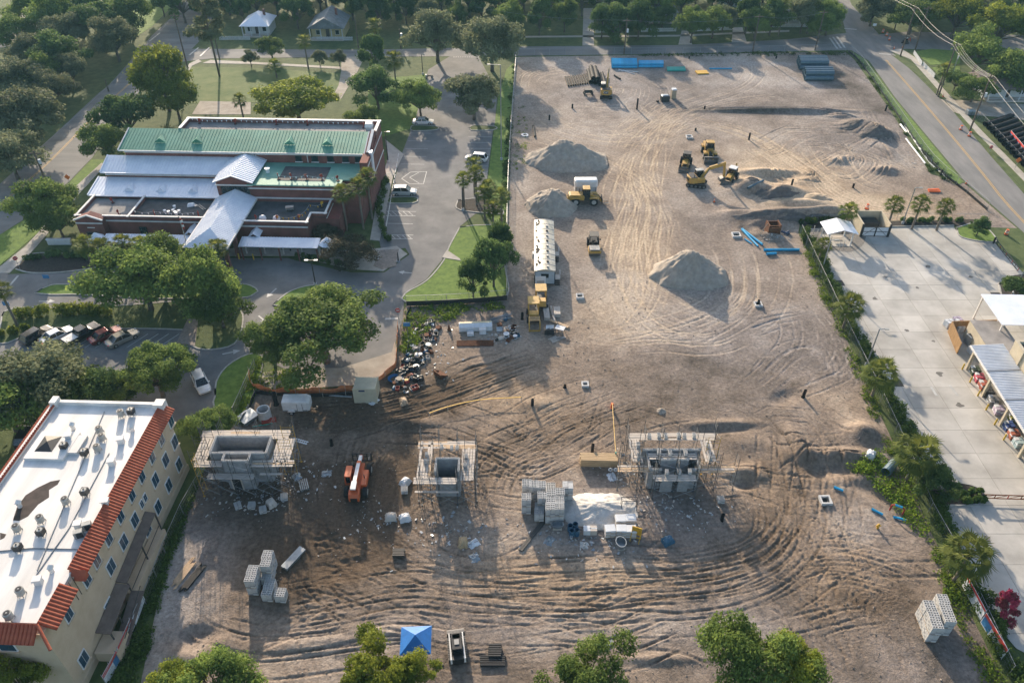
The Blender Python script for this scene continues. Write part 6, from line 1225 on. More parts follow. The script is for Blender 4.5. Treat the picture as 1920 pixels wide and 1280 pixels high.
def scaffold(label, runs, planks, zt=6.3, loc=(0, 0, 0), yel=0.2, braces=True):
    """runs: (start, end, number of frames, side width); frames are two posts and rungs, joined by crossed braces"""
    o = thing('scaffolding', label, 'scaffold', loc)
    for a, b, n, w_ in runs:
        a, b = Vector((*a, 0)), Vector((*b, 0)); d = (b-a).normalized(); q = Vector((-d.y, d.x, 0))*w_; prev = None
        for i in range(n):
            p = a.lerp(b, i/(n-1)); mt = 'scaffold_yellow' if rs.random() < yel else 'scaffold_steel'; zz = zt + rs.choice((0, 0, -.5, .5)); f = MB()
            for s in (0, 1):
                r = p + q*s; f.tube(r, r + Vector((0, 0, zz)), .032, n=5); f.bb(r.x-.12, r.y-.12, 0, r.x+.12, r.y+.12, .05)
            z = .5
            while z < zz-.2: f.tube(p + Vector((0, 0, z)), p + q + Vector((0, 0, z)), .026, n=4); z += .5 if z > zz-2 else 1.0
            f.build('frame', mt, o)
            if prev is not None and braces:
                for s in (0, 1):
                    for z0 in (.3, 2.3):
                        MB().tube(prev + q*s + Vector((0, 0, z0)), p + q*s + Vector((0, 0, z0+1.5)), .022, n=4).tube(prev + q*s + Vector((0, 0, z0+1.5)), p + q*s + Vector((0, 0, z0)), .022, n=4).build('brace', 'steel', o)
                if rs.random() < .5: MB().tube(prev + Vector((0, 0, zz-.3)), p + Vector((0, 0, zz-1.2)), .022, n=4).build('brace', 'steel', o)
            prev = p
    for x0, y0, x1, y1, z in planks:
        along = abs(x1-x0) > abs(y1-y0); wd = abs(y1-y0) if along else abs(x1-x0); n = max(1, int(wd/.29)); L = abs(x1-x0) if along else abs(y1-y0); m = max(1, round(L/3.6))
        for i in range(n):
            for j in range(m):
                if rs.random() < .05: continue
                e0, e1 = -L/2 + j*L/m - rs.uniform(0, .25), -L/2 + (j+1)*L/m + rs.uniform(0, .2); c = -wd/2 + (i+.5)*wd/n
                mb = MB().bb(e0, c-.135, 0, e1, c+.135, .05) if along else MB().bb(c-.135, e0, 0, c+.135, e1, .05)
                pl = mb.build('plank', 'new_plank' if rs.random() < .12 else 'plank', o); pl.location = ((x0+x1)/2, (y0+y1)/2, z + .012*((i+j) % 3)); pl.rotation_euler = (0, 0, rs.uniform(-.012, .012))
    return o
S1 = block_house('block_house', 'largest grey block building shell beside the apartment block', [((-35.5, 66), (-28.9, 66), 5), ((-35.5, 63.3), (-35.5, 66), 5), ((-28.9, 63.3), (-28.9, 66), 5), ((-35.5, 63.3), (-28.9, 63.3), 5), ((-33.7, 62.1), (-33.7, 63.2), 5), ((-30.7, 62.1), (-30.7, 63.2), 5), ((-33.7, 62.1), (-30.7, 62.1), 5)])
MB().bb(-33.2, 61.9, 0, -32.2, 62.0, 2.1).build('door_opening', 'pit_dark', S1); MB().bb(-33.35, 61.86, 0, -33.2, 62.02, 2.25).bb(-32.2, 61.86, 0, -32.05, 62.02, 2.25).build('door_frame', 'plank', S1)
scaffold('scaffold with plank decks around the largest block building', [((-37.6, 66.5), (-26.6, 66.5), 6, 1.4), ((-36.0, 62.4), (-36.0, 66.2), 3, 1.5), ((-26.2, 62.3), (-26.2, 66.4), 3, 1.5), ((-36.6, 60.9), (-26.4, 60.9), 6, 1.1)],
  [(-37.7, 66.4, -27.2, 67.9, 4.0), (-37.6, 63.0, -35.9, 66.3, 4.0), (-28.4, 62.6, -26.2, 66.4, 4.0), (-37.0, 61.9, -34.0, 62.9, 4.0), (-30.4, 61.9, -25.7, 63.0, 4.0), (-35.5, 60.9, -30.3, 61.8, 3.0), (-29.4, 61.2, -27.0, 61.7, 3.3), (-35.0, 63.6, -29.9, 64.8, 3.7)], yel=.3)
S2 = block_house('block_house', 'smallest block building shell in the middle of three', [((-8.9, 63), (-6.2, 63), 4.4), ((-8.9, 61), (-8.9, 63), 4.4), ((-6.2, 61), (-6.2, 63), 4.4), ((-8.9, 61), (-6.2, 61), 3.0)])
scaffold('scaffold with bleached plank decks around the smallest block building', [((-11.0, 65.5), (-4.4, 65.5), 4, 1.2), ((-9.5, 60.2), (-9.5, 65.4), 3, 1.5), ((-4.2, 60.2), (-4.2, 65.4), 3, 1.5), ((-10.6, 59.6), (-4.3, 59.6), 4, 1.0)],
  [(-11.1, 60.6, -9.5, 66.4, 3.5), (-11.2, 65.3, -4.5, 66.5, 3.5), (-6.0, 60.4, -4.4, 65.2, 3.5), (-11.2, 59.7, -6.4, 60.7, 3.55), (-11.0, 59.2, -6.3, 59.7, 2.5)], zt=5.8, yel=0)
S3 = block_house('block_house', 'block building shell farthest from the apartment block, beside the trench', [((15.6, 64.8), (22.6, 64.8), 4.0), ((16.2, 62.2), (16.2, 64.7), 3.6), ((22, 62.2), (22, 64.7), 3.6), ((16.2, 62.2), (17.6, 62.2), 3.4), ((20.9, 62.2), (22, 62.2), 3.4), ((17.6, 61.7), (19, 61.7), 3), ((19.7, 61.7), (20.9, 61.7), 3), ((17.6, 63.2), (20.9, 63.2), 4.0)])
scaffold('crowded scaffold with block stacks around the building beside the trench', [((14.0, 66.3), (24.6, 66.3), 6, 1.2), ((15.5, 62.4), (15.5, 66.2), 3, 1.4), ((24.5, 62.4), (24.5, 66.2), 3, 1.4), ((12.6, 61.9), (26.4, 61.9), 7, 1.2), ((16.6, 60.5), (21.6, 60.5), 3, 1.1)],
  [(14.2, 66.2, 24.6, 67.4, 4.0), (14.1, 62.8, 15.4, 66.2, 4.0), (22.7, 62.8, 24.4, 66.2, 4.0), (12.7, 62.0, 16.6, 63.1, 3.0), (21.7, 61.9, 26.2, 63.0, 3.0), (16.7, 60.6, 21.4, 61.6, 3.0), (16.4, 63.4, 21.8, 64.5, 3.6)], zt=6.0, yel=.12)
# ---- concrete blocks: cube made of courses, hollow cells open on top
def cube_mesh(nx=2, ny=4, nz=5, flat=False, L=.61, W=.28, Hh=.24):
    b = MB(); x0, y0 = -nx*L/2, -ny*W/2
    for k in range(nz):
        for i in range(nx):
            for j in range(ny):
                if k < nz-1 and 0 < i < nx-1 and 0 < j < ny-1: continue
                x, y, z = x0+i*L+.006, y0+j*W+.006, .12+k*Hh+.004; xe, ye, ze = x+L-.03, y+W-.025, z+Hh-.022
                if k == nz-1 and not flat:
                    t = .045 if L > .5 else .03; b.bb(x, y, z, xe, y+t, ze); b.bb(x, ye-t, z, xe, ye, ze)
                    for q in (x, (x+xe)/2-t/2, xe-t): b.bb(q, y+t, z, q+t, ye-t, ze)
                else: b.bb(x, y, z, xe, ye, ze, 2 if (i*7+j*3+k*5) % 4 == 0 else 0)
    if not flat: b.bb(x0+.03, y0+.03, .12+(nz-1)*Hh-.02, -x0-.03, -y0-.03, .12+(nz-1)*Hh+.006, 1)  # near-black plate under the open cells paints in their shade
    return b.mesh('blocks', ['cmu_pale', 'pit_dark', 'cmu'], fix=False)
CUBE, CUBEF = cube_mesh(), cube_mesh(flat=True)
pb = MB()
for y in (-.45, 0, .45): pb.bb(-.6, y-.05, 0, .6, y+.05, .09)
for k in range(6): pb.bb(-.6+k*.22, -.5, .09, -.5+k*.22, .5, .115)
PALLET = pb.mesh('pallet', 'new_plank')
def cube(x, y, z, label, rz=0, group=None, me=CUBE, s=1.0):
    o = thing('block_pallet', label, 'block pallet', (x, y, z), rz, group, s); tag(link('blocks', me, o), kind='stuff'); link('pallet', PALLET, o); return o
def cubes(items, where, group, rz=0):
    for px, py, lv, nm in items:
        p = G(px, py, 1.32*lv)
        for k in range(lv): cube(p.x, p.y, k*1.32, ('%s %s' % (nm, where)) if k == lv-1 else 'lower cube under the ' + nm.replace(' of blocks', '').replace(' of grey blocks', '') + ' ' + where, rz, group, s=(.9, .95, 1.0))
cubes([(501,1038,2,'farthest cube of grey blocks'),(498,1053,2,'second farthest cube of grey blocks'),(473,1066,2,'left rear cube of grey blocks'),(469,1081,2,'left front tall cube of grey blocks'),(500,1077,1,'low cube in the gap of grey blocks'),(505,1092,1,'second lowest cube of grey blocks'),(501,1107,1,'front cube of grey blocks'),(525,1109,1,'rightmost broken cube of grey blocks')], 'in the stack below the telehandler', 'block cubes below the telehandler', -.05)
cubes([(988,904,2,'far left cube of blocks'),(1001,906,2,'second cube in the far row of blocks'),(1015,907,2,'third cube in the far row of blocks'),(1033,910,1,'low yellow-strapped cube of blocks'),(987,930,2,'left detached cube of blocks'),(1017,927,2,'upper cube of blocks in the third column'),(1034,922,2,'upper cube of blocks in the fourth column'),(1050,920,2,'upper cube of blocks in the fifth column'),(1012,947,1,'front low cube of blocks in the third column'),(1011,958,1,'frontmost low cube of blocks in the third column'),(1033,937,2,'middle cube of blocks in the fourth column'),(1049,936,2,'middle cube of blocks in the fifth column'),(1032,948,2,'front cube of blocks in the fourth column'),(1049,947,2,'front cube of blocks in the fifth column')], 'left of the white lime heap', 'block cubes left of the lime heap')
p = G(1065,908,2.64); cube(p.x, p.y, 0, 'lower cube of blocks under the capped one left of the lime heap', 0, 'block cubes left of the lime heap', CUBEF); cube(p.x, p.y, 1.32, 'capped pale cube of blocks nearest the lime heap', 0, 'block cubes left of the lime heap', CUBEF)
cubes([(1769,1121,2,'farthest cube of blocks'),(1744,1133,2,'left rear cube of blocks'),(1774,1138,2,'right middle cube of blocks'),(1751,1150,2,'left middle cube of blocks'),(1781,1156,2,'right front cube of blocks'),(1757,1168,2,'left front cube of blocks with odd top layer')], 'beside the banner fence', 'block cubes beside the banner fence', -.08)
def small(px, py, z, label, nx, ny, nz, rz=0, grp='small block stacks on the scaffold decks'):
    c = G(px, py, z + .2*nz); o = thing('block_stack', label, 'block stack', (c.x, c.y, z), rz, grp); tag(link('blocks', cube_mesh(nx, ny, nz, L=.405, W=.203, Hh=.2), o), kind='stuff'); o.children[0].location = (0, 0, -.12); return o
for px, py, nm in [(1218,814,'first'),(1236,813,'second'),(1249,814,'third'),(1273,813,'fourth'),(1284,814,'fifth'),(1302,813,'sixth')]: small(px, py, 4.07, '%s small block stack from the left on the rear trench side deck' % nm, 1, 3, 3)
for px, py, nm in [(1197,831,'rear block stack on the left deck beside the lumber pile'),(1198,852,'front block stack on the left deck beside the lumber pile'),(1328,832,'rear block stack on the right deck of the trench side scaffold'),(1333,855,'front block stack on the right deck of the trench side scaffold')]: small(px, py, 4.07, nm, 1, 3, 3)
for px, py, nm in [(1236,844,'left block stack on the inner planks'),(1257,846,'middle block stack on the inner planks'),(1286,845,'right block stack on the inner planks')]: small(px, py, 3.67, nm, 1, 4, 3)
for px, py, nm in [(1251,882,'left block stack on the front bay deck'),(1274,881,'middle block stack on the front bay deck'),(1294,881,'right block stack on the front bay deck')]: small(px, py, 3.07, nm, 1, 3, 3)
for px, py, nm in [(828,836,'left block stack on the rear deck of the smallest scaffold'),(847,837,'middle block stack on the rear deck of the smallest scaffold'),(857,837,'right block stack on the rear deck of the smallest scaffold'),(800,850,'rear block stack on the left deck of the smallest scaffold'),(798,863,'front block stack on the left deck of the smallest scaffold'),(874,853,'rear block stack on the right deck of the smallest scaffold'),(872,870,'front block stack on the right deck of the smallest scaffold')]: small(px, py, 3.57, nm, 1, 3, 2)
for px, py, nm, rz in [(445,944,'scattered block bundle left of three before the largest shell',.5),(471,944,'middle bundle of blocks on the soil before the largest shell',.05),(492,952,'right bundle of blocks on the soil before the largest shell',.3),(532,928,'small bundle of blocks below the ladder pile',.2),(1352,933,'strapped grey block bundle at the foot of the trench side scaffold',.05),(758,915,'block bundle left of the smallest scaffold',.1)]: small(px, py, 0, nm, 2, 4, 3, rz, 'loose block bundles on the soil')
# ================================================================ pipes
M('pipe_black', (.02, .02, .022), .75, var=.3); MATS['pipe_black'].node_tree.nodes['Principled BSDF'].inputs['Specular IOR Level'].default_value = .2; M('pipe_blue', (.02, .34, .60), .35, var=.12); M('pipe_green', (.02, .33, .27), .4, var=.12); M('pipe_slate', (.075, .13, .17), .4, var=.15); M('pipe_white', (.62, .64, .66), .4); M('wood_pile', (.46, .33, .19), .85, scale=3, var=.25, stretch=(.3, 4, 4)); M('rust', (.14, .055, .025), .9, var=.4, scale=4); M('galv', (.33, .36, .38), .4, metal=.6, var=.2); M('tarp_black', (.012, .012, .013), .5); M('tarp_blue', (.02, .16, .48), .5, var=.15); M('hose_blue', (.02, .13, .30), .5)
def pipe(a, b, r, mat, label, group=None, za=None, zb=None, inner=.86, cat='pipe', ribs=False):
    o = thing('pipe', label, cat, a, 0, group); d = Vector(b) - Vector(a); MB().tube((0, 0, 0), d, r, r, 14, inner=inner).build('tube', mat, o, smooth=False)
    f = d.normalized(); MB().tube(f*-.02, f*.18, r*1.08, r*1.08, 14, inner=.9).build('collar', mat, o)
    return o
def pipes_row(p0, p1, q1, n, r, mat, label, group, layers=1, gap=1.02):
    """n pipes lying side by side: ends start along p0..p1, each pipe runs towards the same offset as p0..q1"""
    A, B, D0 = G(*p0), G(*p1), G(*q1) - G(*p0); n = max(2, round((B-A).length/(2*gap*r)) + 1)
    for l in range(layers):
        m = n - l
        for i in range(m):
            a = A.lerp(B, (i + l*.5)/max(1, n-1)); z = r + l*r*1.75; pipe((a.x, a.y, z), (a.x + D0.x, a.y + D0.y, z), r, mat, label, group)
pipes_row((1066,163),(1110,157),(1060,146),15,.21,'pipe_black','thin black drainage pipe in the stack beside the rear-view excavator','thin black pipes beside the excavator', 1, 1.45)
pipes_row((1108,158),(1124,160),(1103,136),3,.55,'pipe_black','fat black corrugated pipe beside the excavator','fat black pipes beside the excavator',2); pipes_row((1125,162),(1134,160),(1120,142),2,.4,'pipe_black','medium black pipe under the excavator arm','medium black pipes beside the excavator')
pipes_row((1146,117),(1147,128),(1193,117),5,.32,'pipe_blue','bright blue water pipe in the larger left blue stack','larger blue pipe stack',2); pipes_row((1197,121),(1197,127),(1243,121),4,.32,'pipe_blue','bright blue water pipe in the right blue stack','smaller blue pipe stack',2); pipes_row((1250,129),(1251,134),(1284,129),4,.26,'pipe_green','green pipe in the flat stack right of the blue ones','green pipe stack')
pipes_row((1494,119),(1498,131),(1546,119),3,.62,'pipe_slate','slate blue culvert pipe in the upper stack at the far right','upper slate pipe stack',2); pipes_row((1505,140),(1508,151),(1557,140),3,.6,'pipe_slate','slate blue culvert pipe in the lower stack at the far right','lower slate pipe stack',2)
for (a, b, r, mt, nm) in [((1330,130),(1372,130),.16,'pipe_blue','single blue pipe lying right of the yellow boards'),((1165,133),(1196,136),.1,'pipe_white','upper thin white pipe below the blue stack'),((1160,131),(1190,140),.1,'pipe_white','lower thin white pipe below the blue stack'),((1152,143),(1163,150),.2,'pipe_black','short black pipe right of the excavator arm'),((1000,238),(1003,258),.22,'pipe_black','black pipe leaning near the round manhole cover'),((1391,430),(1429,460),.2,'pipe_blue','longer of two diagonal blue pipes by the trench'),((1391,431),(1421,463),.17,'pipe_blue','shorter of two diagonal blue pipes by the trench'),((1396,449),(1409,458),.12,'pipe_blue','short dark blue pipe left of the diagonal pair'),((1432,470),(1498,470),.22,'pipe_blue','long blue pipe lying level by the hedge end'),((1437,478),(1455,477),.22,'pipe_blue','stubby blue pipe below the long one'),((1400,363),(1428,352),.25,'pipe_slate','pipe lying in the dug trench between dirt piles'),((1659,890),(1675,872),.55,'pipe_slate','fat grey-green pipe lying in the weeds by the hedge'),((1563,915),(1580,922),.15,'pipe_blue','blue pipe stub in the sand near the square pit'),((1634,955),(1655,965),.14,'pipe_blue','upper blue pipe stub beside the red hydrant frame'),((1676,968),(1699,974),.14,'pipe_blue','lower blue pipe stub beside the red hydrant frame'),((603,741),(660,745),.12,'galv','long galvanised pole beside the storage container'),((1688,235),(1700,250),.22,'pipe_white','white pipe at the silt fence near the dirt piles'),((1698,262),(1735,308),.16,'pipe_white','long white pipe along the east silt fence')]:
    A, B = G(*a), G(*b); z = max(terrain_z(A.x, A.y), -.2) + r; pipe((A.x, A.y, z), (B.x, B.y, max(terrain_z(B.x, B.y), -.2) + r), r, mt, nm)
for px, py, h, nm in [(1194,205,2.6,'tallest black standpipe on the graded ground'),(1073,203,1.0,'black standpipe left of the tallest one'),(1321,204,.8,'black standpipe above the dark berm'),(1404,262,1.6,'black standpipe beside the green stake'),(1304,245,.6,'short black standpipe above the wheel loader'),(1484,348,1.4,'black standpipe in the pit'),(1599,352,.9,'black standpipe on the tan track'),(1292,110,.6,'black standpipe by the north fence'),(1455,110,.7,'black standpipe by the north fence weeds'),(998,762,1.3,'black standpipe ringed by raked soil'),(1110,850,1.7,'black standpipe behind the lumber pile'),(1353,975,1.1,'black standpipe before the trench side building'),(1506,744,1.3,'black standpipe casting a long shadow near the hedge'),(1059,726,.5,'low black standpipe left of the square concrete pit'),(1421,571,.9,'black standpipe in the square footing right of the sand pile'),(518,758,2.2,'fat black standpipe beside the concrete ring'),(622,834,1.0,'short black standpipe above the telehandler'),(1660,208,1.4,'black standpipe at the east silt fence'),(979,598,1.3,'thin black standpipe left of the yellow machines'),(1763,330,1.4,'black standpipe at the sandy site entrance'),(1030,225,1.2,'black standpipe by the small equipment at the fence'),(868,620,.6,'low black pipe stub among the weeds')]:
    c = G(px, py); z = min(terrain_z(c.x, c.y), .1); o = thing('standpipe', nm, 'pipe', (c.x, c.y, z-.05), 0, 'standpipes sticking out of the ground'); r = .30 if px == 518 else .2
    MB().tube((0, 0, 0), (.03, 0, h), r, r, 12, inner=.8).build('tube', 'pipe_black', o); MB().tube((0, 0, 0), (0, 0, .08), r*1.5, r*1.2, 12).build('collar', 'soil', o)
def frame_pit(px, py, w_, label, mat='cmu_pale'):
    c = G(px, py); o = thing('concrete_pit', label, 'concrete pit', (c.x, c.y, 0), .02, 'square concrete inlets')
    for s in (-1, 1): MB().bb(s*w_/2-.1, -w_/2-.1, -.3, s*w_/2+.1, w_/2+.1, .35).build('rim', mat, o); MB().bb(-w_/2+.1, s*w_/2-.1, -.3, w_/2-.1, s*w_/2+.1, .35).build('rim', mat, o)
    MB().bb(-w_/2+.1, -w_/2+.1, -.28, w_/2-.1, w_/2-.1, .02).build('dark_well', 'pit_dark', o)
for a in [(1097,722,.8,'square white concrete inlet near the middle of the site'),(1547,939,1.1,'square concrete inlet in the pale sand right of the trench'),(1421,572,1.0,'square concrete footing right of the lone sand pile'),(1292,258,1.2,'square concrete inlet above the loaders'),(1380,442,1.3,'square concrete inlet at the end of the diagonal blue pipes'),(1087,557,1.0,'square inlet right of the yellow machines')]: frame_pit(*a)
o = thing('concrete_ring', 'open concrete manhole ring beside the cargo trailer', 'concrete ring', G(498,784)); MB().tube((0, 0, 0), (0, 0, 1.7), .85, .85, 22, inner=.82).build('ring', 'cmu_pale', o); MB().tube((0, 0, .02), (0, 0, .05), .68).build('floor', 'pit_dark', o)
o = thing('manhole', 'round white manhole collar by the west fence', 'manhole', G(984,254)); MB().tube((0, 0, -.1), (0, 0, .18), .85, .8, 20, inner=.5).build('collar', 'pipe_white', o); MB().tube((.2, 0, .0), (.2, 0, .12), .42).build('cover', 'pipe_black', o)
# ================================================================ stacks and loose materials
def stack(px, py, L, W, n, layers, th, mat, label, rz=0, name='lumber_stack', cat='lumber', part='board', gap=.03, jit=.05, z0=0):
    c = G(px, py); o = thing(name, label, cat, (c.x, c.y, z0), rz); w_ = W/n
    for l in range(layers):
        for i in range(n): b = MB().bb(-L/2 + rs.uniform(-jit, jit), -W/2+i*w_+gap/2, l*th, L/2 + rs.uniform(-jit, jit), -W/2+(i+1)*w_-gap/2, (l+1)*th-.012).build(part, mat, o)
    return o
stack(1122,868,4.6,1.3,5,6,.2,'wood_pile','tall wrapped lumber pile left of the trench side scaffold',-.03)
for px, py in ((1148,872),): o = thing('wire_coil', 'pair of round wire coils against the lumber pile end', 'wire coil', G(px, py, .6)); MB().tube((-.3, -.72, 0), (-.3, -.66, 0), .28, .28, 14, inner=.55).build('coil', 'pipe_white', o); MB().tube((.35, -.72, 0), (.35, -.66, 0), .28, .28, 14, inner=.55).build('coil', 'pipe_white', o)
stack(891,644,5.4,1.3,12,1,.16,'rust','brown rusty reinforcing mat lying flat left of the yellow machines',.02,'rebar_mat','rebar mat','bar',.06); 
o = thing('roof_sheet_stack', 'long stack of white and cream roof sheets beside the rusty mat', 'sheet stack', G(892,617), .06); MB().ext([(-.7, .1), (.7, .1), (.7, .9), (0, 1.15), (-.7, .9)], -2.5, 2.5, 'x').build('wrapping', 'pipe_white', o, bevel=.05)
for k in range(3): MB().bb(-2.4, .05+k*.2, 1.02-k*.06, 2.4, .2+k*.2, 1.16-k*.07).build('sheet', M('cream_sheet', (.72, .62, .40), .6), o)
for px, py, nm in ((882,627,'small pale carton in front of the roof sheets'), (905,624,'larger white carton stack in front of the roof sheets')): o = thing('carton', nm, 'carton', G(px, py), .1); MB().bb(-.5, -.4, 0, .5, .4, .9 if px > 900 else .5).build('box', 'pipe_white', o, bevel=.03); MB().bb(-.52, -.05, 0, .52, .05, .92 if px > 900 else .52).build('tape', 'plank', o)
stack(1024,588,3.6,.9,3,3,.2,'plank','grey weathered planks stacked right of the yellow machines',1.62); stack(1036,589,3.8,.35,2,2,.15,'plank','narrow pair of long grey planks right of the yellow machines',1.68); stack(1044,588,2.0,1.0,4,5,.14,'plank','short pale bundle of boards right of the grey planks',1.58); stack(1049,608,3.2,.5,3,2,.12,'new_plank','diagonal new boards below the grey planks',-.6)
o = thing('crate', 'dark wire crate of white fittings below the yellow machines', 'crate', G(1030,624)); MB().bb(-.7, -.5, 0, .7, .5, .9).build('box', 'machine_black', o)
for k in range(6): MB().tube((-.5+k*.2, -.2+.08*(k % 3), .9), (-.4+k*.2, .3, 1.25), .09).build('fitting', 'pipe_white', o)
o = thing('work_table', 'white topped work table below the yellow machines', 'table', G(1050,622), -.4); MB().bb(-.7, -.5, .75, .7, .5, .82).build('top', 'pipe_white', o)
for x in (-.6, .6):
    for y in (-.4, .4): MB().bb(x-.04, y-.04, 0, x+.04, y+.04, .75).build('leg', 'steel', o)
stack(1040,636,1.5,1.2,6,1,.08,'plank','loose short sticks below the white work table',.6,'timber_scraps','timber','stick',.1,.2); stack(1052,634,1.4,.5,3,1,.08,'steel','loose dark bars beside the short sticks',.5,'bar_stack','steel bars','bar',.06,.1)
stack(345,1075,3.4,.9,7,2,.1,'new_plank','yellow new boards fanned out beside the apartment fence',1.25,jit=.5); stack(362,1085,3.2,.8,5,3,.1,'machine_black','dark bars with yellow boards beside the fanned boards',1.2,'bar_stack','steel bars','bar',.05,.4)
stack(551,1048,3.0,.9,7,3,.12,'galv','galvanised scaffold boards stacked diagonally right of the block cubes',1.05,'metal_plank_stack','metal planks','plank'); stack(748,1039,1.3,1.0,5,4,.12,'dark_trim','small dark pallet of bars below the telehandler',0,'bar_stack','steel bars','bar',.06); stack(924,1240,2.5,1.1,6,2,.16,'machine_black','wide layer of black rails at the bottom beside the skid steer',0,'rail_stack','rails','rail',.08); stack(928,1222,1.3,1.4,6,3,.16,'machine_black','narrow layer of black rails above the wide one',0,'rail_stack','rails','rail',.08)
stack(1137,1208,1.5,.5,4,2,.08,'galv','short grey bars at the bottom right of a treetop',.4,'bar_stack','steel bars','bar'); stack(1005,995,6.5,.5,2,1,.15,'dark_trim','long dark beam lying diagonally below the block cubes',.98,'beam','beam','beam'); stack(1014,988,5.0,.3,3,1,.1,'scaffold_steel','thin steel poles beside the long dark beam',.95,'pole_bundle','poles','pole',.05,.4)
stack(570,910,1.7,1.1,5,2,.14,'galv','grey-green ladder frames stacked right of the largest shell',-1.2,'frame_stack','frames','frame_bar',.1); stack(563,827,2.1,.7,2,1,.1,'pipe_white','white ladder lying right of the largest shell',-.35,'ladder','ladder','rail',.5)
for k in range(7): q = MB().bb(-.9+k*.3, -.3, .02, -.85+k*.3, .3, .08).build('rung', 'pipe_white', [x for x in bpy.data.objects if x.get('label') == 'white ladder lying right of the largest shell'][0])
stack(1165,143-10,1.6,1.2,2,1,.1,'pipe_white','white square frame below the blue pipe stack',0,'frame_stack','frames','frame_bar',.5); stack(1316,137,3.0,2.2,4,2,.15,'yellow_steel','flat stack of yellow trench boards right of the green pipes',.1,'trench_boards','boards')
stack(465,784,2.4,2.0,3,2,.25,'galv','grey sheet metal stack beside the concrete ring',.9,'sheet_stack','metal sheets','sheet',.01); stack(493,797,2.6,.12,1,1,.12,'pipe_green','green pipe leaning below the concrete ring',.25,'pipe_piece','pipe','tube'); stack(505,791,1.9,.7,1,1,.45,'red_plastic','red trough lying below the concrete ring',.3,'trough','trough','body')
# cement sacks, drums, tubs
def sacks(px, py, label, cap=True):
    o = thing('sack_pallet', label, 'sack pallet', G(px, py, 0), rs.uniform(-.06, .06), 'cement sack pallets'); link('pallet', PALLET, o)
    for l in range(6):
        for i in range(2):
            for j in range(3): b = MB().box((-.3+i*.6 + rs.uniform(-.02, .02), -.34+j*.34, .2+l*.16), (.58, .33, .17), rs.uniform(-.05, .05), top=(.9, .85)).build('sack', 'plank' if (l+i) % 3 else 'pipe_white', o)
    if cap: MB().box((0, 0, 1.13), (1.22, 1.05, .1), .03, top=(.9, .9)).build('plastic_cover', 'pipe_white', o)
for px, py, nm in [(1162,982,'rear left sack pallet behind the yellow frame'),(1181,981,'rear right sack pallet with torn cover'),(1143,1001,'front left sack pallet right of the drums'),(1164,1001,'front middle sack pallet'),(1182,1002,'front right sack pallet against the yellow frame')]: sacks(px, py, nm)
for px, py, nm in [(1100,998,'small carton left of the sack pallets'),(1112,998,'pinkish carton beside the small one')]: o = thing('carton', nm, 'carton', G(px, py)); MB().bb(-.4, -.4, 0, .4, .4, .8).build('box', 'plank' if px > 1105 else 'pipe_white', o, bevel=.03); MB().bb(-.42, -.05, 0, .42, .05, .82).build('tape', 'pipe_white', o)
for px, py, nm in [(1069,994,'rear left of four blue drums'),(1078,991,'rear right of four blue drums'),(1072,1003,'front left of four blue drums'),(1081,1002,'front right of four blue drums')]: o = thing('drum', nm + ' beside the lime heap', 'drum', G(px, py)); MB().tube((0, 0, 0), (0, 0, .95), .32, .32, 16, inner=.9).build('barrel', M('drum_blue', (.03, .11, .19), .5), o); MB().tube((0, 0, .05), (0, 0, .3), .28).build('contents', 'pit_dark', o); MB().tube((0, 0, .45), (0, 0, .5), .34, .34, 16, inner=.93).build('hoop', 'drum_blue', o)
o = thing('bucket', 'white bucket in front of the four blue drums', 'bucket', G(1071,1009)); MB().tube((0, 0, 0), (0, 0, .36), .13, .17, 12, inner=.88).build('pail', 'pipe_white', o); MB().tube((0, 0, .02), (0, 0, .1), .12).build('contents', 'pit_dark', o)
def tub(px, py, label, rx, ry, h, rz):
    o = thing('mortar_tub', label, 'mortar tub', G(px, py), rz); n = 18; a = [(rx*math.cos(2*math.pi*k/n), ry*math.sin(2*math.pi*k/n)) for k in range(n)]
    m = MB(); m.add([(x*.8, y*.8, .3) for x, y in a] + [(x, y, h) for x, y in a] + [(x*.88, y*.88, h) for x, y in a] + [(x*.72, y*.72, .4) for x, y in a], [f for k in range(n) for f in ((k, (k+1) % n, n+(k+1) % n, n+k), (n+k, n+(k+1) % n, 2*n+(k+1) % n, 2*n+k), (2*n+k, 2*n+(k+1) % n, 3*n+(k+1) % n, 3*n+k))]); m.add([(x*.72, y*.72, .42) for x, y in a], [tuple(range(n))]); m.build('tub', 'galv', o)
    for s in (-1, 1): MB().bb(-rx*.7, s*ry*.5-.06, 0, rx*.7, s*ry*.5+.06, .3).build('runner', 'plank', o)
tub(1045,990,'oval grey mortar tub on a pallet below the block cubes',.75,.42,.75,0); tub(1163,1026,'tall open mortar hopper below the sack pallets',.6,.75,1.1,.2)
o = thing('yellow_frame', 'upright yellow steel frame leaning at the sack pallets', 'steel frame', G(1192,1008), 1.2)
for y in (-.5, .5): MB().bb(-.06, y-.06, 0, .06, y+.06, 1.9).build('upright', 'yellow_steel', o)
for z in (.1, .7, 1.85): MB().bb(-.05, -.5, z-.06, .05, .5, z+.06).build('crossbar', 'yellow_steel', o)
MB().bb(-.02, -.45, .75, .02, .45, 1.8).build('panel', 'yellow_steel', o); MB().bar((0, -.5, 1.6), (-.7, -.5, 0), .08).bar((0, .5, 1.6), (-.7, .5, 0), .08).build('brace', 'yellow_steel', o)
o = thing('trestle', 'dark steel trestle frames standing left of the front bay deck', 'trestle', G(1178,955))
for x in (-.9, .9):
    for y in (-.3, .3): MB().tube((x, y, 0), (x, y, 1.9), .04, n=5).build('post', 'scaffold_steel', o)
for y in (-.3, .3): MB().tube((-.9, y, 1.9), (.9, y, 1.9), .04, n=5).build('beam', 'scaffold_steel', o)
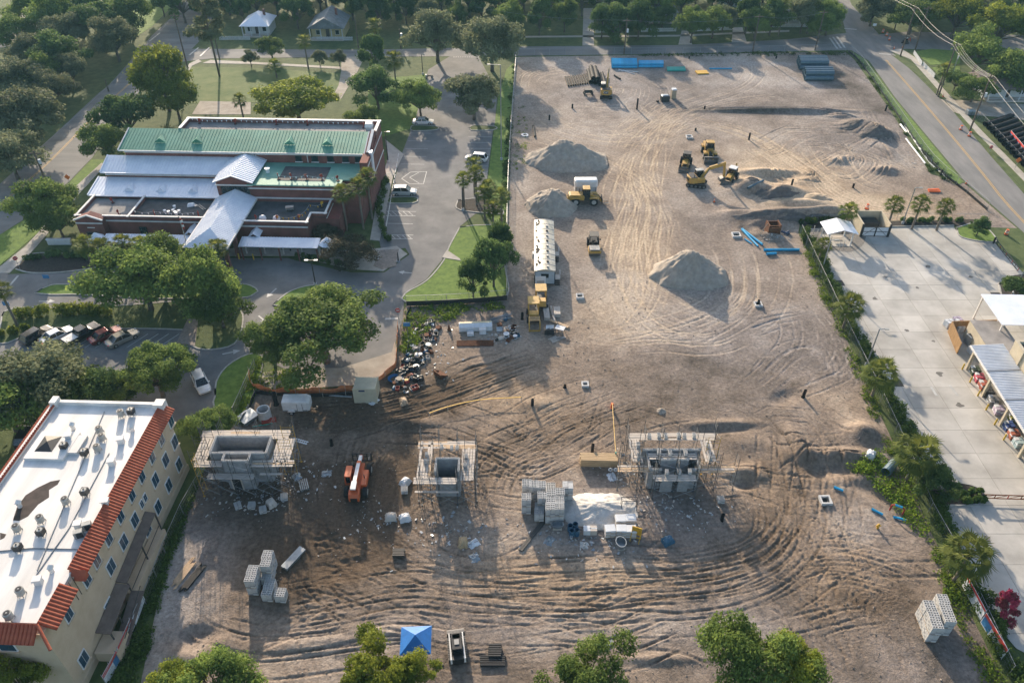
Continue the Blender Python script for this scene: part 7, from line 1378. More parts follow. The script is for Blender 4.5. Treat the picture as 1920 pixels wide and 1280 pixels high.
for px, py, nm, mt in [(1147,893,'crumpled white plastic sheet left of the trench side scaffold','pipe_white'),(759,972,'white bulk bag below the smallest scaffold left side','pipe_white'),(733,970,'pale pallet of bags left of the white bulk bag','plank'),(760,905,'white carton on the soil left of the smallest scaffold','pipe_white'),(613,887,'crumpled grey plastic sheet left of the telehandler','galv'),(1095,1062-40,'pale washed-out cement splash cover below the drums','lime_heap'),(1030,1012,'small pale plastic sheet left of the drums','galv'),(1252,1015,'dark bundled tarp before the trench side building','drum_blue'),(1630,858,'white bulk bag at the end of the trench','pipe_white'),(888,1018,'white plastic sheets over the timber below the smallest scaffold','pipe_white'),(868,1018,'orange-brown timber bundle beside the plastic sheets','wood_pile'),(890,1045,'rubbish heap with a white board below the smallest scaffold','galv'),(509,945,'dull tan tarp beside the block bundles','plank'),(556,893,'grey square board on the soil right of the largest shell','galv'),(700,752,'white plastic tub beside the storage container','pipe_white'),(757,762-8,'wooden box with two openings near the container','new_plank'),(1478,955-2,'sand bag in the churned lane','plank')][:-1]:
    c = G(px, py); o = thing('plastic_sheet' if 'sheet' in nm or 'tarp' in nm else 'bundle', nm, 'sheet' if 'sheet' in nm or 'tarp' in nm else 'bundle', (c.x, c.y, max(-.1, terrain_z(c.x, c.y)-.03)), px*.7 % 3); n = 9; rg = random.Random(px); big_ = 'bag' in nm or 'bundle' in nm or 'carton' in nm or 'box' in nm
    m = MB(); hh = .75 if big_ else .3; ww = .7
    for j in range(n):
        for i in range(n): u, v = i/(n-1)*2-1, j/(n-1)*2-1; d = max(abs(u), abs(v)); m.v.append((u*ww*(1+rg.uniform(-.12, .12)), v*ww*.8*(1+rg.uniform(-.12, .12)), (hh*(1-d**4) if big_ else hh*(1-d)*rg.uniform(.3, 1.6)) + rg.uniform(-.03, .05) - (.02 if d > .95 else 0)))
    m.f = [(j*n+i, j*n+i+1, (j+1)*n+i+1, (j+1)*n+i) for j in range(n-1) for i in range(n-1)]; m.m = [0]*len(m.f); m.build('cover', mt, o, fix=False)
    MB().bar((-.6, .1, hh*.6), (.6, -.1, hh*.62), .08, .05).build('strap', 'steel', o)
o = thing('shade_canopy', 'blue square shade canopy at the bottom beside a treetop', 'canopy', G(783,1222,0), .05); s = 1.5; z = 2.2
for k, (a, b) in enumerate([((-s, -s), (s, -s)), ((s, -s), (s, s)), ((s, s), (-s, s)), ((-s, s), (-s, -s))]): MB().add([(*a, z), (*b, z), (0, 0, z+1.0), (*a, z-.02), (*b, z-.02)], [(0, 1, 2), (3, 4, 2)]).build('panel', 'tarp_blue', o, fix=False)
for x in (-s, s):
    for y in (-s, s): MB().tube((x, y, 0), (x, y, z), .03, n=5).build('leg', 'pipe_white', o)
o = thing('portable_toilet', 'tan portable toilet with white roof near the top of the site', 'portable toilet', G(1262,184), .1); MB().bb(-.55, -.55, 0, .55, .55, 2.1).build('cabin', M('toilet_tan', (.38, .31, .22), .6), o, bevel=.04); MB().box((0, 0, 2.2), (1.2, 1.2, .25), top=(.8, .8)).build('roof', 'pipe_white', o); MB().bb(-.42, -.58, .1, .42, -.54, 1.95).build('door', 'toilet_tan', o)
o = thing('skip_bin', 'black skip filled with pale scrap beside the portable toilet', 'skip', G(1246,189), .05); MB().ext([(-.9, 0), (.9, 0), (1.1, 1.3), (-1.1, 1.3)], -.8, .8, 'y').build('bin', 'machine_black', o); MB().box((0, 0, 1.35), (1.9, 1.3, .25), .1, top=(.7, .6)).build('scrap', 'galv', o); MB().box((-1.8, -.7, .2), (.5, .4, .4), .4).build('hitch', 'machine_black', o)
o = thing('compressor', 'black wheeled frame with machinery left of the rear-view excavator', 'compressor', G(1103,178), .03); MB().bb(-1.0, -.6, .9, .9, .6, 1.4).build('engine', 'machine_black', o); MB().bar((-1, -.9, 0), (-1, -.9, .9), .1).bar((1, -.9, 0), (1, -.9, .9), .1).bar((-1.1, -.9, .9), (1.1, -.9, .9), .1).bar((-1.1, -.9, .45), (1.1, -.9, .45), .08).bb(-1.0, -.9, .8, 1.0, .6, .9).build('frame', 'machine_black', o)
for x in (-.9, .9): wheel(o, x, .5, .35, .2)
o = thing('trench_box', 'rusty steel trench box standing in the dug hole by the hedge', 'trench box', G(1447,436), .05); 
for x in (-1.0, 1.0): MB().bb(x-.1, -1.0, -.6, x+.1, 1.0, 2.0).build('side_plate', 'rust', o)
MB().bb(-.9, -.95, -.5, .9, -.85, 1.5).bb(-.9, .85, -.5, .9, .95, 1.7).build('end_plate', 'rust', o); MB().bar((-1, -.8, 1.8), (1, -.8, 1.8), .14).bar((-1, .8, 1.8), (1, .8, 1.8), .14).build('spreader', 'rust', o); MB().bar((-1.1, 0, 1.9), (-2.6, -1.0, .3), .1).build('prop', 'new_plank', o)
o = thing('pipe_fittings', 'heap of dark blue valve fittings beside the rusty trench box', 'fittings', G(1472,438), 0)
for k in range(7): a = rs.uniform(0, 6); MB().tube((rs.uniform(-.8, .8), rs.uniform(-.5, .5), .2), (rs.uniform(-.8, .8), rs.uniform(-.5, .5), .35), .14, n=8).build('fitting', M('fitting_blue', (.02, .05, .12), .5), o)
o = thing('hydrant_frame', 'red pipe frame with blue valve standing in the weeds near the hedge', 'hydrant', G(1680,960), -.5)
for x in (-.7, .7): MB().tube((x, 0, 0), (x, 0, .9), .1, n=8).build('riser', 'red_plastic', o); MB().tube((x, 0, .9), (x*.5, 0, 1.1), .1, n=8).build('elbow', 'red_plastic', o)
MB().tube((-.4, 0, 1.1), (.4, 0, 1.1), .13, n=8).build('valve', 'pipe_blue', o); MB().tube((0, 0, 1.1), (0, 0, 1.35), .06, n=6).build('valve_stem', 'steel', o)
o = thing('fire_hydrant', 'yellow fire hydrant on the sand near the hedge', 'hydrant', G(1645,990)); MB().tube((0, 0, 0), (0, 0, .6), .13, .13, 10).build('barrel', 'yellow_steel', o); MB().tube((0, 0, .6), (0, 0, .8), .17, .05, 10).build('bonnet', 'yellow_steel', o); MB().tube((-.28, 0, .45), (.28, 0, .45), .08, n=8).build('nozzle', 'yellow_steel', o)
# marker tape and stakes
tp = MB(); pts = [G(*p) for p in [(805,782),(840,770),(900,757),(978,752)]]; q = dens([p.to_2d() for p in pts], .6); strip(tp, q, .12, .75, .80); o = thing('marker_tape', 'yellow marker tape stretched across the churned soil', 'tape'); tp.build('tape', 'yellow_steel', o)
for p in pts: MB().bb(p.x-.03, p.y-.03, -.2, p.x+.03, p.y+.03, .95).build('stake', 'plank', o)
a, b = G(1147,765), G(1153,862); o = thing('marker_tape', 'pale string line from an orange stake to the lumber pile', 'tape'); MB().path([(a.x, a.y, .9), (b.x, b.y, 1.2)], .04).build('string', 'yellow_steel', o); MB().bb(a.x-.15, a.y-.15, -.1, a.x+.15, a.y+.15, .9).build('stake', 'orange_plastic', o); MB().bb(b.x-.08, b.y-.08, -.1, b.x+.08, b.y+.08, 1.4).build('green_stake', 'pipe_green', o)
# ---- yard of leftovers along the weeds: buckets, bags, tubs, fittings
kinds = []
def left(px, py):
    rg = rs; c = G(px + rg.uniform(-2, 2), py + rg.uniform(-1, 1)); k = rg.choice(['bucket', 'bag', 'reel', 'fitting', 'crate', 'bag', 'fitting']); mt = rg.choice(['pipe_white', 'galv', 'tarp_black', 'red_plastic', 'rust', 'tarp_black', 'drum_blue', 'plank', 'machine_black', 'rust', 'dark_trim'])
    lab = {'bucket': 'small open bucket', 'bag': 'slumped sack', 'reel': 'small cable reel', 'fitting': 'pipe fitting', 'crate': 'small open crate'}[k] + ' in the salvage heap along the weeds'
    o = thing({'bucket': 'bucket', 'bag': 'sack', 'reel': 'cable_reel', 'fitting': 'pipe_fitting', 'crate': 'crate'}[k], lab, {'bucket': 'bucket', 'bag': 'sack', 'reel': 'cable reel', 'fitting': 'fitting', 'crate': 'crate'}[k], (c.x, c.y, -.02), rg.uniform(0, 6), k + ' items in the salvage heap', rg.uniform(.8, 1.3))
    if k == 'bucket': MB().tube((0, 0, 0), (0, 0, .42), .17, .21, 12, inner=.88).build('pail', mt, o); MB().tube((0, 0, .02), (0, 0, .08), .15).build('bottom', 'pit_dark', o)
    elif k == 'bag': MB().box((0, 0, .17), (.75, .5, .36), 0, top=(.7, .6)).build('body', mt, o, bevel=.1); MB().box((.3, 0, .32), (.18, .18, .12), .3, top=(.5, .5)).build('neck', mt, o)
    elif k == 'reel':
        for z in (0, .4): MB().tube((0, 0, z), (0, 0, z+.06), .36, .36, 14).build('flange', mt, o)
        MB().tube((0, 0, .05), (0, 0, .42), .22, .22, 12).build('cable', 'tarp_black', o)
    elif k == 'fitting': MB().tube((-.3, 0, .13), (.3, 0, .13), .12, .12, 10, inner=.8).build('tube', mt, o); MB().tube((0, 0, .13), (0, .28, .2), .1, .1, 10, inner=.8).build('branch', mt, o)
    else: MB().bb(-.4, -.3, 0, .4, .3, .06).build('floor', mt, o); MB().bb(-.4, -.3, .06, .4, -.26, .35).bb(-.4, .26, .06, .4, .3, .35).bb(-.4, -.26, .06, -.36, .26, .35).bb(.36, -.26, .06, .4, .26, .35).build('side', mt, o)
for i in range(118):
    t = rs.random(); left(805 - 45*t + rs.uniform(-24, 24), 600 + 130*t + rs.uniform(-10, 10))
for i in range(14): left(rs.uniform(925, 970), rs.uniform(590, 640))
for px, py, w_, nm in [(768,694,1.6,'black plastic bags heaped beside the orange fence'),(776,680,1.2,'smaller black bag heap above the large one'),(784,712,1.0,'black tubs stacked beside the black bags'),(752,700,1.0,'black bag heap nearest the fence curve')]:
    c = G(px, py); o = thing('bag_heap', nm, 'bag heap', (c.x, c.y, 0))
    for k in range(7): MB().box((rs.uniform(-w_, w_)*.6, rs.uniform(-w_, w_)*.4, .25+rs.uniform(0, .2)), (rs.uniform(.5, .9), rs.uniform(.4, .7), rs.uniform(.4, .7)), rs.uniform(0, 3), top=(.7, .6)).build('bag', 'tarp_black', o, bevel=.1)
o = thing('hose_coil', 'loosely coiled blue hose at the corner of the orange fence', 'hose', G(741,711))
for k in range(5): r = .75 + .08*k; MB().path([(r*math.cos(t/3)+.08*rs.random(), r*.8*math.sin(t/3), .05+.05*k) for t in range(0, 20)], .045, 5).build('coil', 'hose_blue', o)
o = thing('plate_tamper', 'pair of yellow tampers next to the blue hose', 'tamper', G(757,715))
for x in (-.4, .4): MB().box((x, 0, .2), (.5, .4, .35)).build('engine', 'yellow_steel', o); MB().bar((x, -.1, .3), (x+.1, -.7, .9), .05).build('handle', 'machine_black', o)
o = thing('grader_blade', 'rusty grader bucket lying on the soil right of the salvage heap', 'bucket', G(827,703), .8); MB().ext([(-.6, 0), (.6, 0), (.5, .15), (-.3, .25), (-.5, .8), (-.7, .8)], -.8, .8, 'y').build('shell', 'rust', o)
for y in (-.8, .76): MB().ext([(-.6, 0), (.6, 0), (-.5, .8), (-.7, .8)], y, y+.04, 'y').build('side_plate', 'rust', o)
o = thing('traffic_cone', 'dark red cone standing right of the salvage heap', 'cone', G(842,619)); MB().tube((0, 0, .05), (0, 0, 1.0), .3, .06, 12).build('cone', 'rust', o); MB().bb(-.35, -.35, 0, .35, .35, .06).build('base', 'machine_black', o)
o = thing('steel_scrap', 'tangle of galvanised scaffold tubes beside the roof sheets', 'scaffold tubes', G(940,600))
for k in range(16): x, y = rs.uniform(-.5, .5), rs.uniform(-.5, .5); MB().tube((x-1.4, y-.6, .08+.03*k), (x+1.4, y+.7+rs.uniform(-.5, .5), .1+.03*k), .04, n=5).build('tube', 'galv', o)
o = thing('steel_scrap', 'heap of bent grey wire and offcuts below the scaffold tubes', 'scrap', G(955,622))
for k in range(22): x, y = rs.uniform(-1, 1), rs.uniform(-.7, .7); a = rs.uniform(0, 3); MB().bar((x, y, .05+.02*k), (x+.7*math.cos(a), y+.7*math.sin(a), .1+.02*k), .1, .04).build('offcut', 'galv' if k % 4 else 'rust', o)

# ---- scraps of paper, strapping and broken block strewn round the shells
rg = np.random.default_rng(8); lit = MB()
for (px, py, rx, ry, n) in [(460,930,7,3,120),(830,990,6,3,110),(1100,1010,8,3,160),(1260,960,7,3,140),(560,900,5,4,70),(800,660,4,6,120),(940,630,4,3,60),(1450,445,4,2,60),(700,980,5,4,60),(1150,880,5,3,50),(1730,300,4,5,50)]:
    c = G(px, py)
    for k in range(n):
        x, y = c.x + rg.normal()*rx*.5, c.y + rg.normal()*ry*.5
        if not inside(np.array([x]), np.array([y]), SW)[0]: continue
        s = .05 + .16*rg.random()**2; z = terrain_z(x, y); lit.box((x, y, z + .03), (s*2, s*rg.uniform(.5, 1.5), .04), rg.uniform(0, 3), int(rg.integers(0, 4)), rx=rg.normal()*.25, ry=rg.normal()*.25)
tag(lit.build('litter', ['galv', 'cmu', 'plank', 'cmu_pale'], fix=False), kind='stuff')
# ================================================================ east yard: store, shelter, bin enclosure, gates
M('store_wall', (.50, .44, .33), .9, scale=1, bump=.2, bscale=30, var=.1); M('corrugated', (.58, .61, .65), .4, scale=.6, metal=.3, col2=(.72, .75, .79)); M('fence_wood', (.33, .20, .09), .85, scale=2, var=.3, stretch=(4, 4, .4)); M('bollard_yellow', (.62, .42, .05), .6, var=.15)
A0, B0 = G(1803,692), G(1918,888); LS = (B0-A0).length; hd = heading(A0, B0)
ST = thing('garden_store', 'cream garden store with corrugated white canopy at the right picture edge', 'building', (A0.x, A0.y, 0), hd)   # local x runs towards the camera, local +y towards the store
MB().bb(1.2, 4.4, 0, LS+14, 16, 6.0).build('wall', 'store_wall', ST); MB().bb(1.5, 4.7, 6.0, LS+14, 16, 6.05).build('roof', 'tar', ST)
for x0, x1, y0, y1 in ((1.2, LS+14, 4.35, 4.75), (1.15, 1.55, 4.75, 16)): MB().bb(x0, y0, 6.0, x1, y1, 6.5).build('parapet', 'store_wall', ST)
for k in range(5): MB().bb(3.5+k*4.4, 4.2, .0, 4.0+k*4.4, 4.38, 6.5).build('pilaster', 'store_wall', ST)
for k in range(5):
    x0 = -.6 + k*5.6; p = MB().slab((x0, .15, 3.9), (x0+5.55, .15, 3.9), (x0+5.55, 4.3, 4.35), (x0, 4.3, 4.35), .12).build('canopy_panel', 'corrugated', ST); q = MB()
    for j in range(18): q.bar((x0+.15+j*.31, .15, 3.93), (x0+.15+j*.31, 4.3, 4.38), .12, .07)
    tag(q.build('corrugation', 'corrugated', p), kind='stuff'); MB().bar((x0, .08, 3.82), (x0+5.55, .08, 3.82), .16, .22).build('gutter', 'coping', p)
    MB().bb(x0+.4, .5, 0, x0+.75, .85, 3.85).build('post', 'store_wall', ST); MB().bar((x0+5.55, .1, 3.99), (x0+5.55, 4.3, 4.43), .2, .06).build('joint_cover', 'steel', p)
MB().bb(-7.6, 3.0, 0, 1.1, 7.5, 3.0).build('rear_wall', 'store_wall', ST); MB().bb(-7.6, 3.0, 3.0, 1.1, 7.5, 3.1).build('rear_roof', 'grey_roof', ST)
for (a, b) in (((-8.6, 1.2), (-3.4, .6)), ((-8.6, 1.2), (-9.4, 8.0))):
    d = Vector(b)-Vector(a); n = int(d.length/.16)
    for i in range(n): p = Vector(a) + d*((i+.5)/n); MB().box((p.x, p.y, 1.0), (.14, .14, 2.0)).build('fence_board', 'fence_wood', ST)
MB().slab((-12.5, 6.0, 4.4), (-5.0, 6.0, 4.4), (-5.0, 15, 4.6), (-12.5, 15, 4.6), .15).build('rear_canopy', 'white_metal', ST)
for x in (-12.2, -5.3): MB().bb(x-.1, 6.2, 0, x+.1, 6.4, 4.4).build('post', 'coping', ST)
def sl_(x, y, z=0): return Vector((A0.x + x*math.cos(hd) - y*math.sin(hd), A0.y + x*math.sin(hd) + y*math.cos(hd), z))
for k in range(6):
    o = thing('bollard', '%s yellow bollard from the far end along the store canopy' % ['first', 'second', 'third', 'fourth', 'fifth', 'sixth'][k], 'bollard', sl_(.1+k*2.75, .0), 0, 'yellow bollards along the store'); MB().tube((0, 0, 0), (0, 0, 1.05), .11, .11, 10).build('post', 'bollard_yellow', o); MB().tube((0, 0, 1.05), (0, 0, 1.14), .11, .05, 10).build('cap', 'bollard_yellow', o)
cols = [('bag_green', (.05, .07, .04), 'dark green'), ('bag_pink', (.42, .07, .10), 'pink'), ('bag_red', (.40, .12, .08), 'reddish'), ('bag_black', (.05, .05, .05), 'black and white'), ('bag_grey', (.2, .2, .2), 'grey'), ('bag_lilac', (.42, .36, .45), 'lilac'), ('bag_olive', (.16, .16, .03), 'olive'), ('bag_blue', (.05, .09, .25), 'blue'), ('bag_brick', (.36, .12, .07), 'brick red'), ('bag_aqua', (.35, .45, .47), 'aqua')]
def goods(p, rz, mat, label, wrap=False):
    o = thing('goods_pallet', label, 'goods pallet', p, rz, 'pallets of bagged goods at the store'); link('pallet', PALLET, o)
    for l in range(5):
        for i in range(2):
            for j in range(2): MB().box((-.3+i*.6, -.28+j*.56, .22+l*.19), (.56, .53, .2), rs.uniform(-.08, .08), top=(.88, .85)).build('bag', 'pipe_white' if (l+i+j) % 4 == 0 and mat != 'bag_black' else mat, o)
for k, (nm, c, w0) in enumerate(cols): M(nm, c, .5, var=.3, scale=5); goods(sl_(.9+k*1.5+(.4 if k > 4 else 0), 1.3 + (1.2 if k in (6,) else 0)), hd + rs.uniform(-.1, .1), nm, 'pallet of %s bags under the edge of the store canopy' % w0)
for px, py, nm, mt in [(1777,612,'white wrapped pallet standing free before the wooden fence','pipe_white'),(1792,607,'pinkish wrapped pallet behind the white free-standing pair','bag_lilac'),(1796,620,'nearer white wrapped pallet before the wooden fence','pipe_white'),(1889,574,'white pallet at the mulched bed by the yard entrance','pipe_white'),(1903,580,'blue topped pallet at the mulched bed','pipe_blue'),(1822,662,'white pallet at the far end of the store canopy','pipe_white')]: goods(G(px, py), .2, mt, nm)
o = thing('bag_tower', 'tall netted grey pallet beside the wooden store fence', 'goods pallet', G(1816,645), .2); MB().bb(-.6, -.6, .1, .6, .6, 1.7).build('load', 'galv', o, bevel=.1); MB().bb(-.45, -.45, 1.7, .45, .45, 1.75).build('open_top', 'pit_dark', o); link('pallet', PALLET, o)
# open shelter with white roof
o = thing('open_shelter', 'small open shelter with white gable roof in the yard corner', 'shelter', G(1566,452), 0)
for x in (-2.0, 2.0):
    for y in (-1.6, 1.6): MB().bb(x-.09, y-.09, 0, x+.09, y+.09, 2.7).build('post', 'coping', o)
for s in (-1, 1): MB().slab((0, -2.1, 3.45), (s*2.7, -2.1, 2.65), (s*2.7, 2.1, 2.65), (0, 2.1, 3.45), .1).build('roof', 'white_metal', o)
MB().bb(-2.2, -1.9, 0, 2.4, 1.9, .12).build('slab', 'concrete', o); MB().box((.2, .2, .75), (1.6, .8, .08)).build('table', 'plank', o)
for y in (-.5, .9): MB().box((.2, y, .45), (1.6, .3, .07)).build('bench', 'plank', o)
for k, (px, py) in enumerate([(1524,438),(1530,446),(1537,442),(1534,456),(1543,452),(1548,462),(1556,458),(1572,470),(1580,466)]):
    q = thing('stake', 'thin wooden stake standing in the gravel by the open shelter', 'stake', G(px, py), 0, 'stakes in the gravel by the shelter'); MB().bb(-.04, -.04, -.1, .04, .04, 1.6).build('post', 'plank', q); MB().bb(-.045, -.045, 1.5, .045, .045, 1.62).build('tip', 'pipe_white', q)
# walled bin enclosure
o = thing('bin_enclosure', 'block walled bin enclosure with white gates at the top of the yard', 'enclosure', G(1638,444), -.02)
MB().bb(-2.5, 0, 0, -2.25, 5.0, 2.5).build('side_wall', 'store_wall', o); MB().bb(2.25, 0, 0, 2.5, 5.0, 2.5).build('side_wall', 'store_wall', o); MB().bb(-2.25, 4.75, 0, 2.25, 5.0, 2.5).build('back_wall', 'store_wall', o)
for s in (-1, 1):
    g_ = MB().bb(min(s*.06, s*2.2), -.06, .2, max(s*.06, s*2.2), 0, 2.0).build('gate', 'pipe_white', o); f = MB()
    for z in (.2, 1.1, 2.0): f.bb(min(s*.04, s*2.25), -.1, z-.05, max(s*.04, s*2.25), -.05, z+.05)
    f.bar((s*.1, -.08, 2.0), (s*2.2, -.08, .2), .06).bb(s*2.2-.06, -.1, 0, s*2.2+.06, -.04, 2.2).bb(s*.06-.05, -.1, .1, s*.06+.05, -.04, 2.1); f.build('gate_frame', 'machine_black', g_)
MB().bb(-2.55, -.15, 0, -2.25, .1, 2.55).bb(2.25, -.15, 0, 2.55, .1, 2.55).build('gate_post', 'machine_black', o)
o = thing('dumpster', 'dark dumpster standing inside the walled enclosure', 'dumpster', G(1638,444) + Vector((0, 3.2, 0)), 0); MB().ext([(-.9, .1), (.9, .1), (1.0, 1.3), (-1.0, 1.5)], -1.5, 1.5, 'x').build('bin', 'machine_black', o); MB().bb(-1.5, -.9, 1.42, 1.5, .9, 1.5).build('lid', 'rubber', o)
def lamp(base, top, label, mat='galv', arm=(.7, 0), name='lamp_post', heads=1, dark=False):
    b = G(*base); lo, hi = 1.0, 25.0
    for _ in range(40):
        m1, m2 = lo + (hi-lo)/3, hi - (hi-lo)/3; f = lambda z: (G(top[0], top[1], z).to_2d() - b.to_2d()).length
        if f(m1) < f(m2): hi = m2
        else: lo = m1
    h = lo; o = thing(name, label, 'lamp post', b); MB().tube((0, 0, 0), (0, 0, h), .11, .08, 10).build('pole', mat, o); MB().tube((0, 0, 0), (0, 0, .5), .25, .25, 10).build('base', 'cmu_pale', o)
    for k in range(heads): s = 1 if k == 0 else -1; MB().bar((0, 0, h), (s*arm[0], arm[1]*s, h), .08, .08).build('arm', mat, o); MB().box((s*(arm[0]+.25), arm[1]*s, h), (.6, .32, .12)).build('lamp_head', 'lamp_white' if heads == 2 else 'ac_grey', o)
    return o
for a in [((1692,420),(1716,352),'grey lamp post behind the bin enclosure palms'),((1540,510),(1557,450),'grey lamp post beside the small palm at the hedge top'),((1624,685),(1651,617),'leaning-looking grey lamp post in the hedge by the middle palm'),((1899,552),(1922,500),'white lamp post in the mulched bed at the right edge')]: lamp(*a)
lamp((592,535),(582,488),'black twin lamp post in the drive island','machine_black',(.5,0),heads=2); lamp((940,300),(948,122),'tall car park lamp post near the west site fence','galv',(-2.5,.3)); lamp((728,305),(724,247),'dark lamp post at the library rear corner','machine_black',(.4,0)); lamp((793,140),(792,103),'dark lamp post at the top of the car park','machine_black',(.3,0)); lamp((868,395),(869,352),'dark lamp post in the palm island','machine_black',(.4,0))
# swing gates
def swing(p0, p1, label, mat, seg=5, h=1.1):
    a, b = G(*p0), G(*p1); L = (b-a).length; o = thing('barrier_gate', label, 'gate', a, heading(a, b))
    MB().bb(0, -.05, h-.05, L, .05, h+.05).build('top_rail', mat, o); MB().bb(0, -.05, .45, L, .05, .53).build('bottom_rail', mat, o)
    for k in range(seg+1): MB().bb(k*L/seg-.04, -.04, .45, k*L/seg+.04, .04, h).build('upright', mat if k % 2 else 'red_plastic', o)
    MB().bb(-.12, -.12, 0, .12, .12, h+.2).build('post', 'machine_black', o)
    for k in range(seg): MB().bar((k*L/seg, 0, .5), ((k+1)*L/seg, 0, h), .05).build('diagonal', mat, o)
swing((1862,457),(1906,512),'red and black swing gate at the yard entrance from the road','machine_black',8); swing((1836,938),(1960,942),'black barrier gate beside the planted bed','rust',5)
# ================================================================ fences round the site
def wire_mat():
    M('mesh_wire', (.30, .31, .32), .5, metal=.5)
wire_mat(); M('silt_black', (.02, .02, .02), .7); M('orange_net', (.62, .17, .05), .8, scale=3, col2=(.70, .30, .13)); M('rail', (.36, .37, .38), .5, metal=.5)
def fence(px, label, h=1.9, step=3.0, mesh=True, name='chain_link_fence', rail='rail', post='rail', tarp=None):
    pts = dens([G(*p).to_2d() for p in px], step); o0 = pts[0]; o = thing(name, label, 'fence', (o0.x, o0.y, 0)); P_ = [p - o0 for p in pts]
    for p in P_: MB().tube((p.x, p.y, -.2), (p.x, p.y, h+.06), .035, n=6).build('post', post, o)
    MB().path([(p.x, p.y, h) for p in P_], .028, 5).build('top_rail', rail, o)
    if mesh:
        w_ = MB()
        for a, b in zip(P_[:-1], P_[1:]):
            d = b-a; L = d.length; n = int(L/.32); q = Vector((-d.y, d.x)).normalized()*.006
            for i in range(n):
                for s in (0, 1):
                    e0 = a + d*((i+s)/n); e1 = a + d*((i+1-s)/n); w_.quad((e0.x-q.x, e0.y-q.y, .05), (e0.x+q.x, e0.y+q.y, .05), (e1.x+q.x, e1.y+q.y, h), (e1.x-q.x, e1.y-q.y, h))
            for z in (.5, 1.0, 1.5): w_.bar((a.x, a.y, z), (b.x, b.y, z), .008, .008)
        tag(w_.build('wire_mesh', 'mesh_wire', o, fix=False), kind='stuff')
    if tarp: t = MB(); strip(t, [p + Vector((.06, -.06)) for p in P_], .03, 0, tarp[1]); t.build('silt_sheet', tarp[0], o)
    return o
fence([(968,108),(958,240),(952,360),(950,470),(950,560)],'chain-link fence with pale sheet along the west side of the site',tarp=('pipe_white', .35)); fence([(950,562),(880,568),(800,572),(762,573)],'chain-link fence with black sheet below the curved lawn',tarp=('silt_black', .9)); fence([(972,104),(1120,103),(1280,102),(1440,99),(1585,95)],'chain-link fence along the north street',1.8,4.0)
fence([(1590,98),(1612,118),(1670,200),(1745,305),(1812,362),(1850,395)],'chain-link fence along the east road',1.9,3.5,tarp=('silt_black', .5)); fence([(1500,438),(1545,535),(1590,632),(1650,755),(1700,865),(1740,960),(1785,1040),(1830,1135),(1890,1265)],'wire fence hidden in the long hedge',1.8,4.0)
fence([(395,878),(345,965),(312,1040),(296,1085),(250,1190),(205,1290)],'chain-link fence below the apartment block wall',1.9,3.0); fence([(1520,415),(1640,412),(1760,411),(1850,412)],'low chain-link fence behind the row of palms',1.2,3.0); fence([(480,690),(440,780)],'green chain-link fence beside the lawn curve',1.6,2.5)
def drape(px, label, h, mat, name='orange_fence', cat='fence', step=.5, seed=1):
    pts = dens([G(*p).to_2d() for p in px], step); o0 = pts[0]; o = thing(name, label, cat, (o0.x, o0.y, 0)); rg = random.Random(seed); m = MB(); n = len(pts)
    for i, p in enumerate(pts):
        q = p - o0; hh = h*(.75+.25*math.sin(i*.9) + rg.uniform(-.1, .1)); j = rg.uniform(-.06, .06); m.v += [(q.x, q.y, -.1), (q.x+j, q.y+j, hh*.5), (q.x-j, q.y+j*.5, hh), (q.x-j+.02, q.y+j*.5+.02, hh), (q.x+j+.02, q.y+j+.02, hh*.5), (q.x+.02, q.y+.02, -.1)]
    m.f = [(6*i+k, 6*i+k+1, 6*i+7+k, 6*i+6+k) for i in range(n-1) for k in range(5)]; m.m = [0]*len(m.f); m.build('netting', mat, o, fix=False)
    for i in range(0, n, 6): q = pts[i]-o0; MB().tube((q.x, q.y, -.1), (q.x, q.y, h+.15), .03, n=5).build('stake', 'plank', o)
drape([(468,700),(472,722),(500,734),(600,737),(680,728),(712,712),(740,690),(744,660),(746,610)],'sagging orange safety netting around the live oak',1.1,'orange_net'); drape([(478,738),(560,744),(640,742),(690,734)],'black silt fence in front of the orange netting',.7,'silt_black','silt_fence',seed=2); drape([(752,690),(766,650),(762,600),(770,578)],'black silt fence along the weeds at the salvage heap',.7,'silt_black','silt_fence',seed=3); drape([(448,800),(470,762),(478,740)],'black silt fence behind the concrete ring',.8,'silt_black','silt_fence',seed=4); drape([(1690,228),(1712,262),(1742,305),(1775,335)],'white silt sheet along the east side near the road',.35,'pipe_white','silt_fence',seed=5)
# printed banners on the fences
M('banner_white', (.72, .75, .78), .5, scale=2, var=.08); M('banner_red', (.55, .06, .05), .5); M('banner_blue', (.05, .20, .42), .5); M('banner_grey', (.35, .38, .42), .6)
def banner(p0, p1, label, red=.22, h=1.4, z=.35, blue=False, lines=4, side=1):
    a, b = G(*p0), G(*p1); L = (b-a).length; o = thing('banner', label, 'banner', (a.x, a.y, 0), heading(a, b)); y = .1*side
    MB().bb(0, min(y, y+.03*side), z, L, max(y, y+.03*side), z+h).build('sheet', 'banner_white', o); y2 = y + .03*side
    if red: MB().bb(.03, min(y2, y2+.01*side), z+h*(1-red), L-.03, max(y2, y2+.01*side), z+h-.03).build('red_stripe', 'banner_red', o)
    if blue: MB().bb(.1, min(y2, y2+.01*side), z+.1, L*.35, max(y2, y2+.01*side), z+h*.75).build('blue_picture', 'banner_blue', o)
    for k in range(lines):
        w_ = L*rs.uniform(.3, .6); x = (L-w_)/2 + (L*.15 if blue else 0); MB().bb(x, min(y2, y2+.012*side), z+.15+k*.2, min(L-.1, x+w_), max(y2, y2+.012*side), z+.24+k*.2).build('text_line', 'banner_grey', o)
    for x in (.1, L/2, L-.1): MB().tube((x, 0, 0), (x, 0, z+h+.1), .03, n=5).build('post', 'rail', o)
